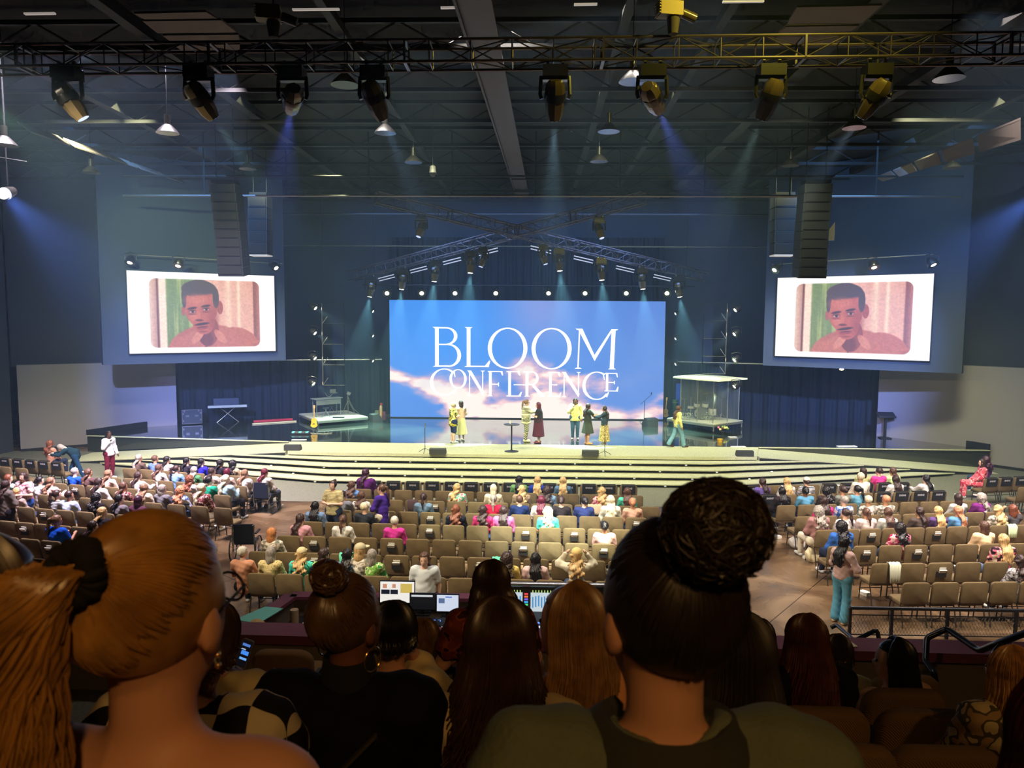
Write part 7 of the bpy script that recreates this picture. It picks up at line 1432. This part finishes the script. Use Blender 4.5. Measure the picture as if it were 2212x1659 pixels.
for i, (x, z, w_, h_, c) in enumerate(((0, 0, .066, .142, (10, 10, 16)), (.0, .046, .05, .014, (80, 120, 200)), (.006, .004, .048, .022, (70, 140, 240)), (.006, -.028, .046, .012, (110, 170, 240)), (-.01, .022, .03, .006, (180, 190, 210)))):
    MB().add(np.array([(x+a*w_/2, -.0065-.0006*i, z+b_*h_/2) for a, b_ in ((-1, -1), (1, -1), (1, 1), (-1, 1))])@Rm.T, [(0, 1, 2, 3)]).build('phone_screen' if i == 0 else 'message_bubble', mat('ph_%d' % i, (.01, .01, .01), .3, emit=rgb(*c), es=1.), t)
# J: left edge, dark curls
fore(-52, 1335, .98, -10, -25, 'blurred person with dark curly hair cut off by the left edge', [(falling(500, 61, .2, .05, .02, .005), 'curls')], HBR, top=rgb(40, 30, 24), skin='tan', h=.012)
# right side
fore(1592, 1425, 2.1, -5, 0, 'person with long dark hair and a black top just right of the green jacket', [(falling(700, 71, .38, .05, .014, .0036), 'long_hair')], HDK, top=rgb(18, 16, 18), skin='tan', scale=1.05, fat=1.12)
fore(1637, 1384, 4.9, 0, -10, 'person with wavy dark hair in front of the half wall, left of the auburn hair', [(falling(360, 81, .30, .04, .02, .005), 'long_hair')], HBR, top=rgb(70, 60, 56), skin='tan', scale=1.12, h=.014)
r, hd, J = fore(1738, 1382, 4.35, 5, 5, 'person with long auburn hair and a black jacket with silver studs, right balcony', [(falling(800, 91, .40, .06, .016, .0042), 'long_hair')], HAU, top=rgb(22, 19, 20), skin='tan', scale=1.18, fat=1.12, loose=.03)
m = MB(); rr = random.Random(5)
for i in range(34): m.ball((-.175+rr.gauss(0, .018), -.105+rr.uniform(-.004, .006), .93-i*.0085), .005, 6, 4)
m.build('stud_row', mat('stud_silver', rgb(200, 190, 160), .2, metal=.9), r)
fore(1803, 1412, 5.3, 0, 10, 'person with short brown hair and a cream top between the auburn and black hair', [(falling(400, 141, .05, .0, .006, .004, open_=70), 'short_hair')], HBR, top=rgb(216, 200, 140), skin='tan', scale=1.1, h=.014)
fore(1925, 1428, 4.9, 20, 50, 'person with straight black hair turned left in a blush-brown top, right balcony', [(falling(600, 101, .34, .03, .006, .0042, open_=66), 'long_hair')], HBK, top=rgb(206, 160, 124), skin='fair', scale=1.16, h=.014, fat=1.12)
r, hd, J = fore(2174, 1452, 3.7, 10, 15, 'golden blonde person with sunglasses on the head and a cream leaf-print blouse, right', [(falling(700, 111, .30, .045, .01, .0042), 'long_hair')], HBL, pat=FLO('leaf', (222, 196, 140), (96, 84, 50), (190, 150, 100), s=14), skin='fair', scale=1.05, fat=1.12, loose=.03)
o = MB().tube([(.07*math.cos(a), .02+.02*math.sin(a), .125-.03*abs(math.cos(a))) for a in np.linspace(0, math.pi, 12)], .006, 6).build('sunglasses', M_GLASS, r); o.matrix_local = hd
fore(2345, 1640, .98, 0, 0, 'blurred dark-haired person cut off by the right bottom corner', [(falling(600, 121, .40, .05, .012, .0045), 'long_hair')], HWR, top=rgb(30, 16, 14), skin='tan', h=.012)
